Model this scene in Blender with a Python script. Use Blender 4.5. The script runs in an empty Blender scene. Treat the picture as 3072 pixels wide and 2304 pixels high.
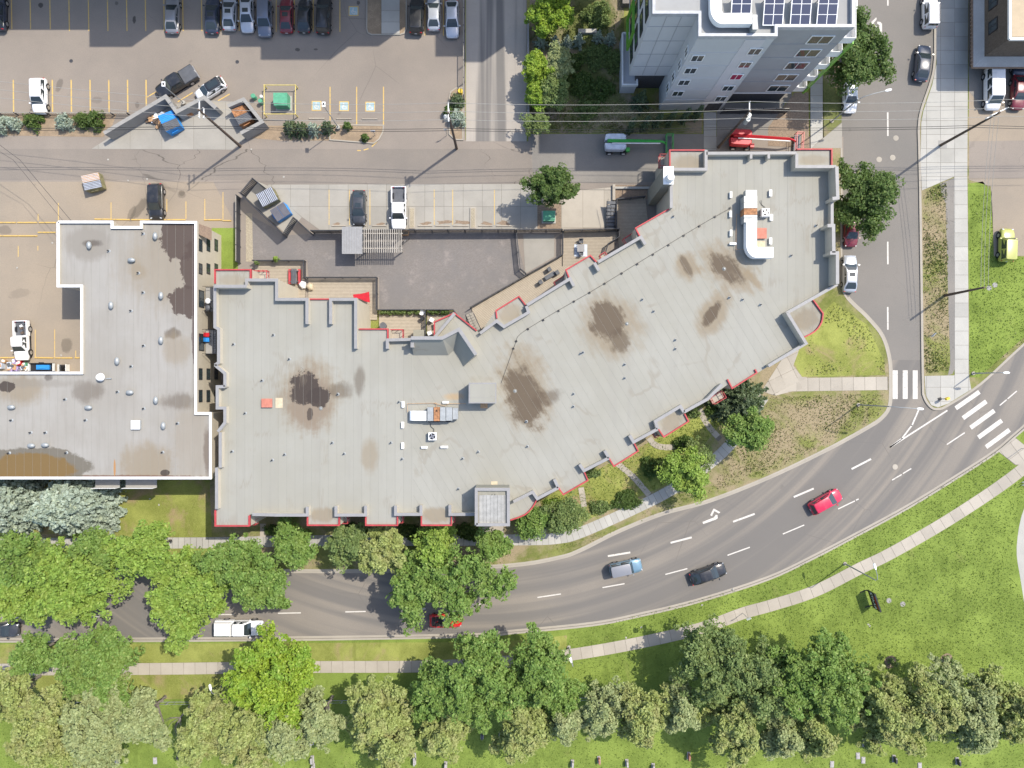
import bpy, bmesh, math, random
import numpy as np
from mathutils import Vector, Matrix
from mathutils.geometry import tessellate_polygon

# ------------------------------------------------------------------ camera, sky, sun, exposure
random.seed(11)
rng = np.random.default_rng(11)
R = math.radians
SC = bpy.context.scene
COL = SC.collection
S = 0.044            # metres on the ground per image pixel
H = 91.0             # drone altitude
SUN_EL, SUN_AZ = R(55.0), math.atan2(0.81, 0.585)

cam = bpy.data.cameras.new("camera")
cam.sensor_fit = 'HORIZONTAL'; cam.sensor_width = 36.0
cam.lens = 18.0 * H / (1536 * S)
cam.clip_end = 4000.0
camo = bpy.data.objects.new("camera", cam); COL.objects.link(camo)
camo.location = (0, 0, H)
SC.camera = camo

world = bpy.data.worlds.new("World"); SC.world = world; world.use_nodes = True
wn = world.node_tree
sky = wn.nodes.new("ShaderNodeTexSky"); sky.sky_type = 'NISHITA'; sky.sun_disc = False
sky.sun_elevation = SUN_EL; sky.sun_rotation = SUN_AZ
sky.air_density = 1.0; sky.dust_density = 1.6; sky.ozone_density = 1.0
wn.links.new(sky.outputs[0], wn.nodes["Background"].inputs[0])
wn.nodes["Background"].inputs[1].default_value = 0.15

sun = bpy.data.lights.new("sun", 'SUN'); sun.energy = 2.8; sun.angle = R(0.6); sun.color = (1.0, 0.935, 0.825)
suno = bpy.data.objects.new("sun", sun); COL.objects.link(suno)
suno.location = (60, 45, 120)
suno.rotation_euler = Vector((-math.sin(SUN_AZ) * math.cos(SUN_EL), -math.cos(SUN_AZ) * math.cos(SUN_EL), -math.sin(SUN_EL))).to_track_quat('-Z', 'Y').to_euler()

SC.view_settings.view_transform = 'Standard'
SC.view_settings.look = 'None'
SC.view_settings.exposure = 0.88
SC.view_settings.gamma = 1.0
SC.view_settings.use_curve_mapping = False
SC.render.engine = 'CYCLES'
SC.cycles.max_bounces = 6
SC.cycles.transparent_max_bounces = 8

# ------------------------------------------------------------------ image pixels to metres
def W(px, py, z=0.0):
    k = S * (1 - z / H)
    return ((px - 1536) * k, (1152 - py) * k)
def WL(pts, z=0.0): return [W(p[0], p[1], z) for p in pts]
def q(c, r, *pts):   # image tile (column, row) with enlarged tile pixels, to full image pixels
    return [((c - 1) * 768 + x / 2.88, (r - 1) * 576 + y / 2.88) for x, y in pts]
def smooth(pts, n=6):
    P = [Vector(p) for p in pts]; out = []
    for i in range(len(P) - 1):
        p0, p1, p2, p3 = P[max(i - 1, 0)], P[i], P[i + 1], P[min(i + 2, len(P) - 1)]
        for k in range(n):
            t = k / n
            v = 0.5 * ((2 * p1) + (p2 - p0) * t + (2 * p0 - 5 * p1 + 4 * p2 - p3) * t * t + (3 * p1 - p0 - 3 * p2 + p3) * t ** 3)
            out.append((v.x, v.y))
    out.append(tuple(pts[-1])); return out
def area(poly): return 0.5 * sum(poly[i][0] * poly[(i + 1) % len(poly)][1] - poly[(i + 1) % len(poly)][0] * poly[i][1] for i in range(len(poly)))
def ccw(poly): return list(poly) if area(poly) > 0 else list(reversed(poly))
def offset_line(pts, d):
    out = []
    for i, p in enumerate(pts):
        a = Vector(pts[max(i - 1, 0)]); b = Vector(pts[min(i + 1, len(pts) - 1)])
        if 0 < i < len(pts) - 1:
            t1 = (Vector(p) - a).normalized(); t2 = (b - Vector(p)).normalized()
            n1 = Vector((-t1.y, t1.x)); n2 = Vector((-t2.y, t2.x)); m = (n1 + n2)
            m = m.normalized() if m.length > 1e-4 else n1
            k = d / max(0.35, m.dot(n1))
        else:
            t = (b - a).normalized(); m = Vector((-t.y, t.x)); k = d
        out.append((p[0] + m.x * k, p[1] + m.y * k))
    return out

# ------------------------------------------------------------------ objects
LOC = {}
def tag(o, label=None, cat=None, group=None, kind=None):
    if label: o["label"] = label
    if cat: o["category"] = cat
    if group: o["group"] = group
    if kind: o["kind"] = kind
    return o
def thing(name, x, y, z, label, cat, group=None, rz=0.0):
    o = bpy.data.objects.new(name, None); COL.objects.link(o)
    o.empty_display_size = 0.3
    o.location = (x, y, z); o.rotation_euler = (0, 0, rz); LOC[o.name] = (x, y, z)
    return tag(o, label, cat, group)
def link(name, me, parent=None, loc=None, rot=None):
    o = bpy.data.objects.new(name, me); COL.objects.link(o)
    if parent is not None: o.parent = parent
    if loc is not None: o.location = loc
    if rot is not None: o.rotation_euler = rot
    LOC[o.name] = LOC.get(parent.name, (0, 0, 0)) if parent is not None else (loc or (0, 0, 0))
    return o
class MB:
    def __init__(s): s.v = []; s.f = []; s.m = []
    def add(s, vs, fs, m=0):
        o = len(s.v); s.v += [tuple(v) for v in vs]; s.f += [tuple(i + o for i in f) for f in fs]; s.m += [m] * len(fs); return s
    def box(s, cx, cy, z0, dx, dy, dz, rz=0.0, m=0):
        c, n = math.cos(rz), math.sin(rz); vs = []
        for z in (z0, z0 + dz):
            for sx, sy in ((-1, -1), (1, -1), (1, 1), (-1, 1)):
                x, y = sx * dx / 2, sy * dy / 2
                vs.append((cx + x * c - y * n, cy + x * n + y * c, z))
        return s.add(vs, [(3, 2, 1, 0), (4, 5, 6, 7), (0, 1, 5, 4), (1, 2, 6, 5), (2, 3, 7, 6), (3, 0, 4, 7)], m)
    def prism(s, poly, z0, z1, m=0, mt=None, bottom=False):
        poly = ccw(poly); n = len(poly)
        vs = [(x, y, z0) for x, y in poly] + [(x, y, z1) for x, y in poly]
        s.add(vs, [(i, (i + 1) % n, n + (i + 1) % n, n + i) for i in range(n)], m)
        k = len(s.v) - 2 * n
        s.f.append(tuple(range(k + n, k + 2 * n))); s.m.append(m if mt is None else mt)
        if bottom: s.f.append(tuple(reversed(range(k, k + n)))); s.m.append(m)
        return s
    def sheet(s, poly, z, m=0):
        poly = ccw(poly); return s.add([(x, y, z) for x, y in poly], [tuple(range(len(poly)))], m)
    def quad(s, a, b, c, d, m=0): return s.add([a, b, c, d], [(0, 1, 2, 3)], m)
    def ribbon(s, pts, w, z0, z1, m=0, off=0.0):   # a low strip following a line
        A = offset_line(pts, off + w / 2); B = offset_line(pts, off - w / 2); n = len(pts); vs = []
        for a, b in zip(A, B): vs += [(a[0], a[1], z0), (a[0], a[1], z1), (b[0], b[1], z1), (b[0], b[1], z0)]
        fs = []
        for i in range(n - 1):
            k = 4 * i
            for j in range(3): fs.append((k + j, k + j + 1, k + j + 5, k + j + 4))
        fs += [(0, 3, 2, 1), (4 * n - 4, 4 * n - 3, 4 * n - 2, 4 * n - 1)]
        return s.add(vs, fs, m)
    def tube(s, pts, r0, r1=None, n=6, m=0, cap=True):
        P = [Vector(p) for p in pts]; r1 = r0 if r1 is None else r1; vs = []; L = len(P)
        for i, p in enumerate(P):
            t = (P[min(i + 1, L - 1)] - P[max(i - 1, 0)]).normalized()
            u = t.cross(Vector((0, 0, 1)))
            if u.length < 1e-3: u = Vector((1, 0, 0))
            u.normalize(); w = t.cross(u); r = r0 + (r1 - r0) * i / max(1, L - 1)
            for k in range(n):
                a = 2 * math.pi * k / n; d = u * math.cos(a) * r + w * math.sin(a) * r
                vs.append(tuple(p + d))
        fs = [(i * n + k, i * n + (k + 1) % n, (i + 1) * n + (k + 1) % n, (i + 1) * n + k) for i in range(L - 1) for k in range(n)]
        if cap: fs += [tuple(reversed(range(n))), tuple(range((L - 1) * n, L * n))]
        return s.add(vs, fs, m)
    def cyl(s, x, y, z0, z1, r0, r1=None, n=14, m=0): return s.tube([(x, y, z0), (x, y, z1)], r0, r1, n, m)
    def loft(s, rings, m=0, caps=True):
        n = len(rings[0]); vs = [p for r in rings for p in r]
        fs = [(i * n + k, i * n + (k + 1) % n, (i + 1) * n + (k + 1) % n, (i + 1) * n + k) for i in range(len(rings) - 1) for k in range(n)]
        if caps: fs += [tuple(reversed(range(n))), tuple(range((len(rings) - 1) * n, len(rings) * n))]
        return s.add(vs, fs, m)
    def mesh(s, name, mats, smooth_angle=None, off=(0, 0, 0)):
        me = bpy.data.meshes.new(name)
        me.from_pydata([(x - off[0], y - off[1], z - off[2]) for x, y, z in s.v], [], s.f)
        for m in (mats if isinstance(mats, (list, tuple)) else [mats]): me.materials.append(m)
        me.polygons.foreach_set("material_index", s.m)
        if smooth_angle:
            me.polygons.foreach_set("use_smooth", [True] * len(me.polygons)); me.set_sharp_from_angle(angle=R(smooth_angle))
        me.update(); return me
    def build(s, name, mats, parent=None, smooth_angle=None, world=False):
        off = LOC.get(parent.name, (0, 0, 0)) if (world and parent is not None) else (0, 0, 0)
        return link(name, s.mesh(name, mats, smooth_angle, off), parent)

# ------------------------------------------------------------------ materials
class NT:
    def __init__(s, name, rough=0.8, spec=0.3, metal=0.0):
        s.m = bpy.data.materials.new(name); s.m.use_nodes = True; s.t = s.m.node_tree
        s.b = s.t.nodes["Principled BSDF"]; s.b.inputs["Roughness"].default_value = rough
        s.b.inputs["Specular IOR Level"].default_value = spec; s.b.inputs["Metallic"].default_value = metal
        s._p = None; s._o = None
    def n(s, ty, **kw):
        nd = s.t.nodes.new(ty)
        for k, v in kw.items(): setattr(nd, k, v)
        return nd
    def put(s, sock, v):
        if isinstance(v, bpy.types.NodeSocket): s.t.links.new(v, sock)
        elif isinstance(v, (tuple, list)) and len(v) == 3 and sock.type == 'RGBA': sock.default_value = (*v, 1)
        else: sock.default_value = v
    def pos(s):
        if s._p is None: s._p = s.n("ShaderNodeNewGeometry").outputs["Position"]
        return s._p
    def objpos(s):
        if s._o is None: s._o = s.n("ShaderNodeTexCoord").outputs["Object"]
        return s._o
    def noise(s, scale, detail=3.0, rough=0.6, vec=None, dist=0.0):
        nd = s.n("ShaderNodeTexNoise"); nd.inputs["Scale"].default_value = scale; nd.inputs["Detail"].default_value = detail
        nd.inputs["Roughness"].default_value = rough; nd.inputs["Distortion"].default_value = dist
        s.put(nd.inputs["Vector"], vec or s.pos()); return nd.outputs["Fac"]
    def math(s, op, a, b=0.0):
        nd = s.n("ShaderNodeMath", operation=op); s.put(nd.inputs[0], a); s.put(nd.inputs[1], b); return nd.outputs[0]
    def ramp(s, f, a, b, lo=0.0, hi=1.0):
        nd = s.n("ShaderNodeMapRange", interpolation_type='SMOOTHSTEP'); s.put(nd.inputs[0], f)
        for i, v in zip((1, 2, 3, 4), (a, b, lo, hi)): nd.inputs[i].default_value = v
        return nd.outputs[0]
    def mix(s, f, a, b, blend='MIX'):
        nd = s.n("ShaderNodeMix", data_type='RGBA', blend_type=blend); s.put(nd.inputs[0], f); s.put(nd.inputs[6], a); s.put(nd.inputs[7], b); return nd.outputs[2]
    def vec(s, op, a, b):
        nd = s.n("ShaderNodeVectorMath", operation=op); s.put(nd.inputs[0], a); s.put(nd.inputs[1], b); return nd.outputs[1 if op == 'LENGTH' else 0]
    def scl(s, v, k): return s.vec('MULTIPLY', v, k)
    def rnd(s): return s.n("ShaderNodeObjectInfo").outputs["Random"]
    def color(s, c): s.put(s.b.inputs["Base Color"], c); return s
    def bump(s, h, strength=0.3, dist=0.05):
        nd = s.n("ShaderNodeBump"); nd.inputs["Strength"].default_value = strength; nd.inputs["Distance"].default_value = dist
        s.put(nd.inputs["Height"], h); s.t.links.new(nd.outputs[0], s.b.inputs["Normal"]); return s
    def blob(s, x, y, rx, ry, ang=0.0, soft=0.35, ragged=0.5, nscale=0.6, streak=0.0):
        v = s.vec('SUBTRACT', s.pos(), (x, y, 0))
        if ang:
            nd = s.n("ShaderNodeVectorRotate", rotation_type='Z_AXIS'); s.put(nd.inputs["Vector"], v); nd.inputs["Angle"].default_value = -ang; v = nd.outputs[0]
        v = s.scl(v, (1 / rx, 1 / ry, 0.0)); d = s.vec('LENGTH', v, (0, 0, 0))
        d = s.math('ADD', d, s.math('MULTIPLY', s.math('SUBTRACT', s.noise(nscale, 6, .7), 0.5), ragged * 2.4))
        if streak:
            nd = s.n("ShaderNodeVectorRotate", rotation_type='Z_AXIS'); s.put(nd.inputs["Vector"], s.pos()); nd.inputs["Angle"].default_value = -streak
            d = s.math('ADD', d, s.math('MULTIPLY', s.math('SUBTRACT', s.noise(1.0, 3, .6, vec=s.scl(nd.outputs[0], (1.9, .22, 1))), 0.5), .9))
        return s.ramp(d, 1 + soft, 1 - soft)
def sc(c, k): return tuple(min(1.0, max(0.0, v * k)) for v in c)
def mat(name, col, rough=0.75, var=0.12, scale=2.0, bump=0.0, bscale=25.0, spec=0.3, metal=0.0, obj=0.0, fine=0.0):
    t = NT(name, rough, spec, metal); v = t.objpos()
    c = t.mix(t.ramp(t.noise(scale, 4, vec=v), 0.3, 0.7), sc(col, 1 - var), sc(col, 1 + var))
    if fine: c = t.mix(t.ramp(t.noise(scale * 14, 2, vec=v), 0.35, 0.65), c, sc(col, 1 - fine)); 
    if obj: c = t.mix(t.rnd(), t.mix(1.0, c, (1 - obj,) * 3, 'MULTIPLY'), t.mix(1.0, c, (1 + obj,) * 3, 'MULTIPLY'))
    t.color(c)
    if bump: t.bump(t.noise(bscale, 3, vec=v), bump, 0.03)
    return t.m
def paint(name, col, rough=0.28, metal=0.0):
    t = NT(name, rough, 0.5, metal); dirt = t.ramp(t.noise(1.3, 4, vec=t.objpos()), 0.45, 0.8)
    t.color(t.mix(t.math('MULTIPLY', dirt, 0.16), col, (0.3, 0.27, 0.23)))
    t.b.inputs["Coat Weight"].default_value = 0.6; t.b.inputs["Coat Roughness"].default_value = 0.08
    return t.m
def leafmat(name, c1, c2, c3):
    t = NT(name, 0.55, 0.25); g = t.n("ShaderNodeNewGeometry"); isl = g.outputs["Random Per Island"]
    c = t.mix(isl, sc(c1, .82), c2); c = t.mix(t.ramp(t.noise(0.45, 3), 0.42, 0.68), c, c3); c = t.mix(t.math('MULTIPLY', t.ramp(t.noise(1.5, 2), .5, .7), .45), c, sc(c1, .62)); c = t.mix(t.math('MULTIPLY', t.ramp(isl, .9, .98), .6), c, t.mix(.5, c2, (.42, .42, .16)))
    t.color(c)
    tr = t.n("ShaderNodeBsdfTranslucent"); t.put(tr.inputs[0], t.mix(0.5, c, (0.3, 0.42, 0.05)))
    mx = t.n("ShaderNodeMixShader"); mx.inputs[0].default_value = 0.22
    t.t.links.new(t.b.outputs[0], mx.inputs[1]); t.t.links.new(tr.outputs[0], mx.inputs[2])
    t.t.links.new(mx.outputs[0], t.t.nodes["Material Output"].inputs[0]); return t.m

MT = {}
def asphalt(name, c, cd, crack=0.35, grain=0.22):
    t = NT(name, 0.9, 0.2)
    col = t.mix(t.ramp(t.noise(0.09, 5), 0.3, 0.72), c, cd)
    col = t.mix(t.ramp(t.noise(0.9, 5, 0.7), 0.55, 0.85), col, sc(c, 0.80))
    col = t.mix(t.math('MULTIPLY', t.ramp(t.noise(9, 2), 0.3, 0.7), grain), col, sc(cd, 0.55))
    vo = t.n("ShaderNodeTexVoronoi", feature='DISTANCE_TO_EDGE'); vo.inputs["Scale"].default_value = 0.12
    wob = t.vec('ADD', t.pos(), t.scl(t.n("ShaderNodeTexNoise").outputs["Color"], (2.5, 2.5, 0)))
    t.put(vo.inputs["Vector"], wob)
    ck = t.math('MULTIPLY', t.ramp(vo.outputs[0], 0.006, 0.002), t.ramp(t.noise(0.06, 2), 0.5, 0.62))
    col = t.mix(t.math('MULTIPLY', ck, crack), col, sc(cd, 0.35))
    oil = t.ramp(t.noise(0.55, 2, 0.4), 0.74, 0.82)
    col = t.mix(t.math('MULTIPLY', oil, 0.45), col, sc(cd, 0.4))
    t.color(col); t.bump(t.noise(40, 2), 0.25, 0.02); return t
LOT1, LOT2 = (0.285, 0.245, 0.205), (0.23, 0.20, 0.172)
t = asphalt("lot_asphalt", LOT1, LOT2)
_c = t.b.inputs["Base Color"].links[0].from_socket
for px, py, rx, ry, an, kk in ((122, 16, 7, 8, 0, .8), (403, 60, 5, 11, 0, .8), (178, 255, 9, 22, -20, .4), (412, 315, 6, 10, 0, .4), (893, 149, 7, 5, 0, .7), (947, 148, 6, 3, 0, .6), (1075, 8, 5, 6, 0, .7), (545, 12, 4, 5, 0, .5), (350, 10, 5, 6, 0, .5), (290, 300, 16, 10, 0, .25)):
    X, Y = W(px, py); _c = t.mix(t.math('MULTIPLY', t.blob(X, Y, rx * S, ry * S, R(an), .2, .5, 1.5), kk), _c, (.05, .046, .042))
t.color(_c); MT['lot'] = t.m
t = asphalt("dusty_lot", (0.33, 0.272, 0.205), (0.265, 0.225, 0.178))
_c = t.b.inputs["Base Color"].links[0].from_socket     # drip and oil marks
for px, py, rx, ry, an, kk in ((418, 626, 13, 40, -35, .55), (395, 640, 10, 22, -25, .45), (545, 580, 9, 9, 0, .5), (200, 1035, 16, 22, 0, .5), (15, 690, 20, 14, 0, .4), (60, 880, 30, 14, 10, .2), (545, 585, 12, 10, 0, .4)):
    X, Y = W(px, py); _c = t.mix(t.math('MULTIPLY', t.blob(X, Y, rx * S, ry * S, R(an), .2, .5, 1.2), kk), _c, (.085, .072, .058))
t.color(_c); MT['tanlot'] = t.m
MT['alley'] = asphalt("alley_asphalt", (0.255, 0.22, 0.185), (0.20, 0.178, 0.155), 0.7).m
MT['patch'] = asphalt("patched_asphalt", (0.262, 0.24, 0.21), (0.19, 0.178, 0.162), 0.9).m
MT['street'] = asphalt("street_asphalt", (0.21, 0.192, 0.17), (0.182, 0.17, 0.153), 0.2).m
t = asphalt("road_asphalt", (0.252, 0.224, 0.188), (0.214, 0.192, 0.166), 0.4)
_c = t.b.inputs["Base Color"].links[0].from_socket     # wheel paths follow the bend
cx, cy = W(1400, 420); rel = t.vec('SUBTRACT', t.pos(), (cx, cy, 0)); rad = t.vec('LENGTH', t.scl(rel, (1, 1, 0)), (0, 0, 0))
sp = t.n("ShaderNodeSeparateXYZ"); t.put(sp.inputs[0], rel)
cb = t.n("ShaderNodeCombineXYZ"); t.put(cb.inputs[0], t.math('MULTIPLY', rad, 1.0)); t.put(cb.inputs[1], t.math('MULTIPLY', sp.outputs[0], 0.02))
wear = t.noise(0.55, 3, 0.5, vec=cb.outputs[0])
_c = t.mix(t.math('MULTIPLY', t.ramp(wear, 0.38, 0.58), 0.85), _c, (0.148, 0.139, 0.129))
edge = t.ramp(t.noise(0.5, 4, vec=cb.outputs[0]), 0.6, 0.75)
_c = t.mix(t.math('MULTIPLY', edge, 0.45), _c, (0.262, 0.226, 0.187)); t.color(_c); MT['road'] = t.m
t = asphalt("ramp_concrete", (0.40, 0.36, 0.31), (0.33, 0.30, 0.265), 0.3, 0.12)
_c = t.b.inputs["Base Color"].links[0].from_socket
wear = t.noise(1.0, 3, 0.5, vec=t.scl(t.pos(), (0.55, 0.012, 0)))
_c = t.mix(t.math('MULTIPLY', t.ramp(wear, 0.46, 0.62), 0.8), _c, (0.125, 0.12, 0.115)); t.color(_c); MT['ramp'] = t.m
def concrete(name, c, obj=0.09, stain=0.3):
    t = NT(name, 0.88, 0.2)
    col = t.mix(t.ramp(t.noise(0.35, 5), 0.3, 0.75), c, sc(c, 0.86))
    col = t.mix(t.math('MULTIPLY', t.ramp(t.noise(2.2, 5, 0.7), 0.55, 0.85), stain), col, sc(c, 0.6))
    col = t.mix(t.ramp(t.noise(16, 2), 0.3, 0.7, 0.0, 0.25), col, sc(c, 0.72))
    r = t.rnd(); col = t.mix(r, t.mix(1.0, col, (1 - obj,) * 3, 'MULTIPLY'), t.mix(1.0, col, (1 + obj,) * 3, 'MULTIPLY'))
    t.color(col); t.bump(t.noise(30, 2), 0.2, 0.02); return t.m
MT['conc'] = concrete("concrete_walk", (0.40, 0.36, 0.30))
MT['conc2'] = concrete("pale_concrete", (0.41, 0.395, 0.355))
MT['concp'] = concrete("worn_concrete", (0.335, 0.315, 0.275), 0.06, 0.45)
MT['kerb'] = concrete("kerb_concrete", (0.37, 0.335, 0.28), 0.03)
MT['joint'] = mat("joint_dirt", (0.16, 0.14, 0.11))
t = NT("yellow_line_paint", .8, .2); t.color(t.mix(t.math('MULTIPLY', t.ramp(t.noise(3.0, 5, .75), .5, .68), .7), t.mix(t.noise(.8, 3), (.55, .36, .10), (.62, .44, .15)), (.26, .22, .175))); MT['yellow'] = t.m
t = NT("white_line_paint", .8, .2); t.color(t.mix(t.math('MULTIPLY', t.ramp(t.noise(3.5, 5, .75), .54, .68), .75), t.mix(t.noise(.8, 3), (.50, .47, .42), (.62, .59, .54)), (.21, .19, .165))); MT['wpaint'] = t.m
def grass(name, g1, g2, dry, dlo, dhi, fs=5.0):
    t = NT(name, 0.95, 0.1)
    c = t.mix(t.ramp(t.noise(fs, 4, 0.75), 0.3, 0.7), g1, g2)
    c = t.mix(t.ramp(t.noise(0.22, 4), 0.35, 0.7), c, sc(g2, 1.3)); c = t.mix(t.math('MULTIPLY', t.ramp(t.noise(0.5, 5, 0.7, vec=t.scl(t.pos(), (1, .35, 1))), 0.52, 0.72), .55), c, sc(g1, .72)); c = t.mix(t.math('MULTIPLY', t.ramp(t.noise(1.6, 3, 0.6), 0.6, 0.75), .5), c, sc(g1, 1.5))
    c = t.mix(t.ramp(t.noise(0.16, 6, 0.68, dist=0.6), dlo, dhi), c, t.mix(t.noise(3.5, 4, 0.7), sc(dry, 0.8), sc(dry, 1.15)))
    c = t.mix(t.math('MULTIPLY', t.ramp(t.noise(14, 2), 0.5, 0.72), 0.45), c, sc(g1, 0.42))
    t.color(c); t.bump(t.noise(9, 4, 0.8), 0.8, 0.09); return t.m
G1, G2, DRY = (0.125, 0.178, 0.034), (0.172, 0.226, 0.048), (0.315, 0.255, 0.16)
MT['lawn'] = grass("lush_lawn", G1, G2, (0.24, 0.235, 0.09), 0.6, 0.82)
MT['lawn2'] = grass("thin_lawn", (0.165, 0.19, 0.042), (0.235, 0.252, 0.068), (0.315, 0.24, 0.135), 0.5, 0.68)
MT['dryg'] = grass("patchy_dry_grass", (0.12, 0.145, 0.035), (0.18, 0.19, 0.06), DRY, 0.40, 0.60, 3.5)
MT['scrub'] = grass("garden_scrub", (0.085, 0.105, 0.035), (0.14, 0.15, 0.055), (0.30, 0.24, 0.17), 0.44, 0.62, 3.0)
MT['soil'] = mat("bare_soil", (0.30, 0.225, 0.15), var=0.25, scale=1.0, bump=0.4, bscale=6, fine=0.2)
MT['mulch'] = mat("wood_mulch", (0.27, 0.20, 0.14), var=0.3, scale=5, bump=0.6, bscale=9, fine=0.3)
t = NT("river_gravel", 0.85); vo = t.n("ShaderNodeTexVoronoi"); vo.inputs["Scale"].default_value = 9.0; t.put(vo.inputs["Vector"], t.pos())
t.color(t.mix(t.ramp(vo.outputs[0], 0.05, 0.6), (0.46, 0.40, 0.29), (0.30, 0.26, 0.19))); t.bump(vo.outputs[0], 0.6, 0.05); MT['gravel'] = t.m
t = NT("dark_gravel", 0.9); t.color(t.mix(t.noise(7, 3), (0.10, 0.09, 0.08), (0.26, 0.24, 0.21))); t.bump(t.noise(12, 3), 0.6, 0.04); MT['dgravel'] = t.m
t = NT("courtyard_pavers", 0.88, 0.2); bk = t.n("ShaderNodeTexBrick"); t.put(bk.inputs["Vector"], t.pos()); bk.inputs["Scale"].default_value = 2.4
bk.inputs["Color1"].default_value = (0.185, 0.168, 0.155, 1); bk.inputs["Color2"].default_value = (0.225, 0.205, 0.192, 1); bk.inputs["Mortar"].default_value = (0.14, 0.128, 0.115, 1); bk.inputs["Mortar Size"].default_value = 0.03
c = t.mix(t.math('MULTIPLY', t.ramp(t.noise(0.28, 5), 0.42, 0.62), 0.7), bk.outputs[0], (0.165, 0.155, 0.148))
c = t.mix(t.math('MULTIPLY', t.ramp(t.noise(0.5, 5, .7), 0.54, 0.72), 0.6), c, (0.285, 0.25, 0.228)); t.color(c); t.bump(bk.outputs[1], -0.3, 0.01); MT['paver'] = t.m
MT['deck'] = mat("deck_board", (0.385, 0.33, 0.255), var=0.12, scale=2.5, fine=0.1, obj=0.05)
MT['fence'] = mat("charcoal_fence", (0.05, 0.052, 0.058), rough=0.6)
MT['cedar'] = mat("weathered_fence_cap", (0.27, 0.25, 0.215))
MT['wall'] = mat("tan_stucco", (0.50, 0.45, 0.36), var=0.07, scale=0.8, fine=0.05)
MT['siding'] = mat("olive_grey_siding", (0.255, 0.245, 0.20), var=0.06)
MT['cap'] = mat("parapet_cap_metal", (0.262, 0.256, 0.252), rough=0.5, var=0.06)
MT['capw'] = mat("white_parapet_cap", (0.80, 0.80, 0.80), rough=0.5, var=0.03)
MT['red'] = mat("red_trim_paint", (0.43, 0.06, 0.065), rough=0.55, var=0.22, scale=1.2, fine=.15)
MT['metal'] = mat("galvanised_metal", (0.34, 0.355, 0.355), rough=0.5, metal=0.3, var=0.1)
MT['duct'] = mat("white_duct_metal", (0.86, 0.86, 0.85), rough=0.35, var=0.03)
MT['white'] = mat("white_painted_metal", (0.78, 0.78, 0.76), rough=0.45, var=0.04)
MT['black'] = mat("black_metal", (0.025, 0.025, 0.028), rough=0.45)
MT['rubber'] = mat("tyre_rubber", (0.025, 0.025, 0.026), rough=0.85)
MT['rim'] = mat("alloy_rim", (0.5, 0.5, 0.51), rough=0.35, metal=0.7)
MT['glass'] = NT("dark_window_glass", 0.06, 0.8).color((0.035, 0.05, 0.06)).m
MT['cglass'] = NT("tinted_car_glass", 0.05, 0.8).color((0.028, 0.038, 0.042)).m
MT['wood'] = mat("treated_pole_wood", (0.115, 0.085, 0.065), rough=0.9, var=0.2, scale=4)
MT['bark'] = mat("tree_bark", (0.21, 0.185, 0.16), rough=0.95, var=0.25, scale=5, bump=0.5)
MT['wire'] = mat("cable_grey", (0.30, 0.29, 0.26), rough=0.5)
MT['wired'] = mat("cable_black", (0.03, 0.03, 0.03), rough=0.6)
MT['block'] = mat("grey_concrete_block", (0.30, 0.29, 0.27), var=0.1, scale=1.5, fine=0.12)
MT['stone'] = mat("granite_headstone", (0.36, 0.34, 0.33), var=0.2, scale=6)
MT['stoned'] = mat("black_granite", (0.06, 0.06, 0.065), rough=0.3)
MT['stoner'] = mat("red_granite", (0.36, 0.16, 0.11), var=0.2, scale=6)
MT['tgreen'] = mat("green_cabinet_paint", (0.10, 0.33, 0.20), rough=0.5)
MT['rust'] = mat("rusty_steel", (0.33, 0.16, 0.075), var=0.35, scale=3)
MT['blue'] = mat("blue_bin_paint", (0.03, 0.24, 0.60), rough=0.5)
MT['plastic'] = mat("grey_plastic_lid", (0.10, 0.105, 0.115), rough=0.5)
MT['olive'] = mat("olive_bin_paint", (0.20, 0.185, 0.10), rough=0.6, var=0.25)
MT['card'] = mat("cardboard", (0.45, 0.28, 0.15), var=0.2, scale=6)
MT['ybright'] = mat("safety_yellow", (0.75, 0.52, 0.05), rough=0.5)
MT['lgreen'] = mat("lift_green", (0.05, 0.36, 0.07), rough=0.4)
MT['lred'] = mat("lift_red", (0.46, 0.022, 0.032), rough=0.35)
MT['lgrey'] = mat("lift_pale_grey", (0.50, 0.55, 0.62), rough=0.45)
MT['bgreen'] = mat("lime_green_panel", (0.15, 0.36, 0.04), rough=0.5)
MT['brick'] = mat("dark_charcoal_brick", (0.075, 0.072, 0.075), var=0.25, scale=6, bump=0.3)
MT['brownb'] = mat("brown_brick", (0.13, 0.105, 0.085), var=0.35, scale=5, bump=0.4, fine=0.3)
MT['skin'] = mat("skin_tone", (0.45, 0.27, 0.18), rough=0.6)
MT['cloth'] = mat("blue_shirt_cloth", (0.10, 0.22, 0.36), rough=0.9)
MT['brown'] = mat("brown_shingle_awning", (0.235, 0.17, 0.125), var=0.15, scale=5)

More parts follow.
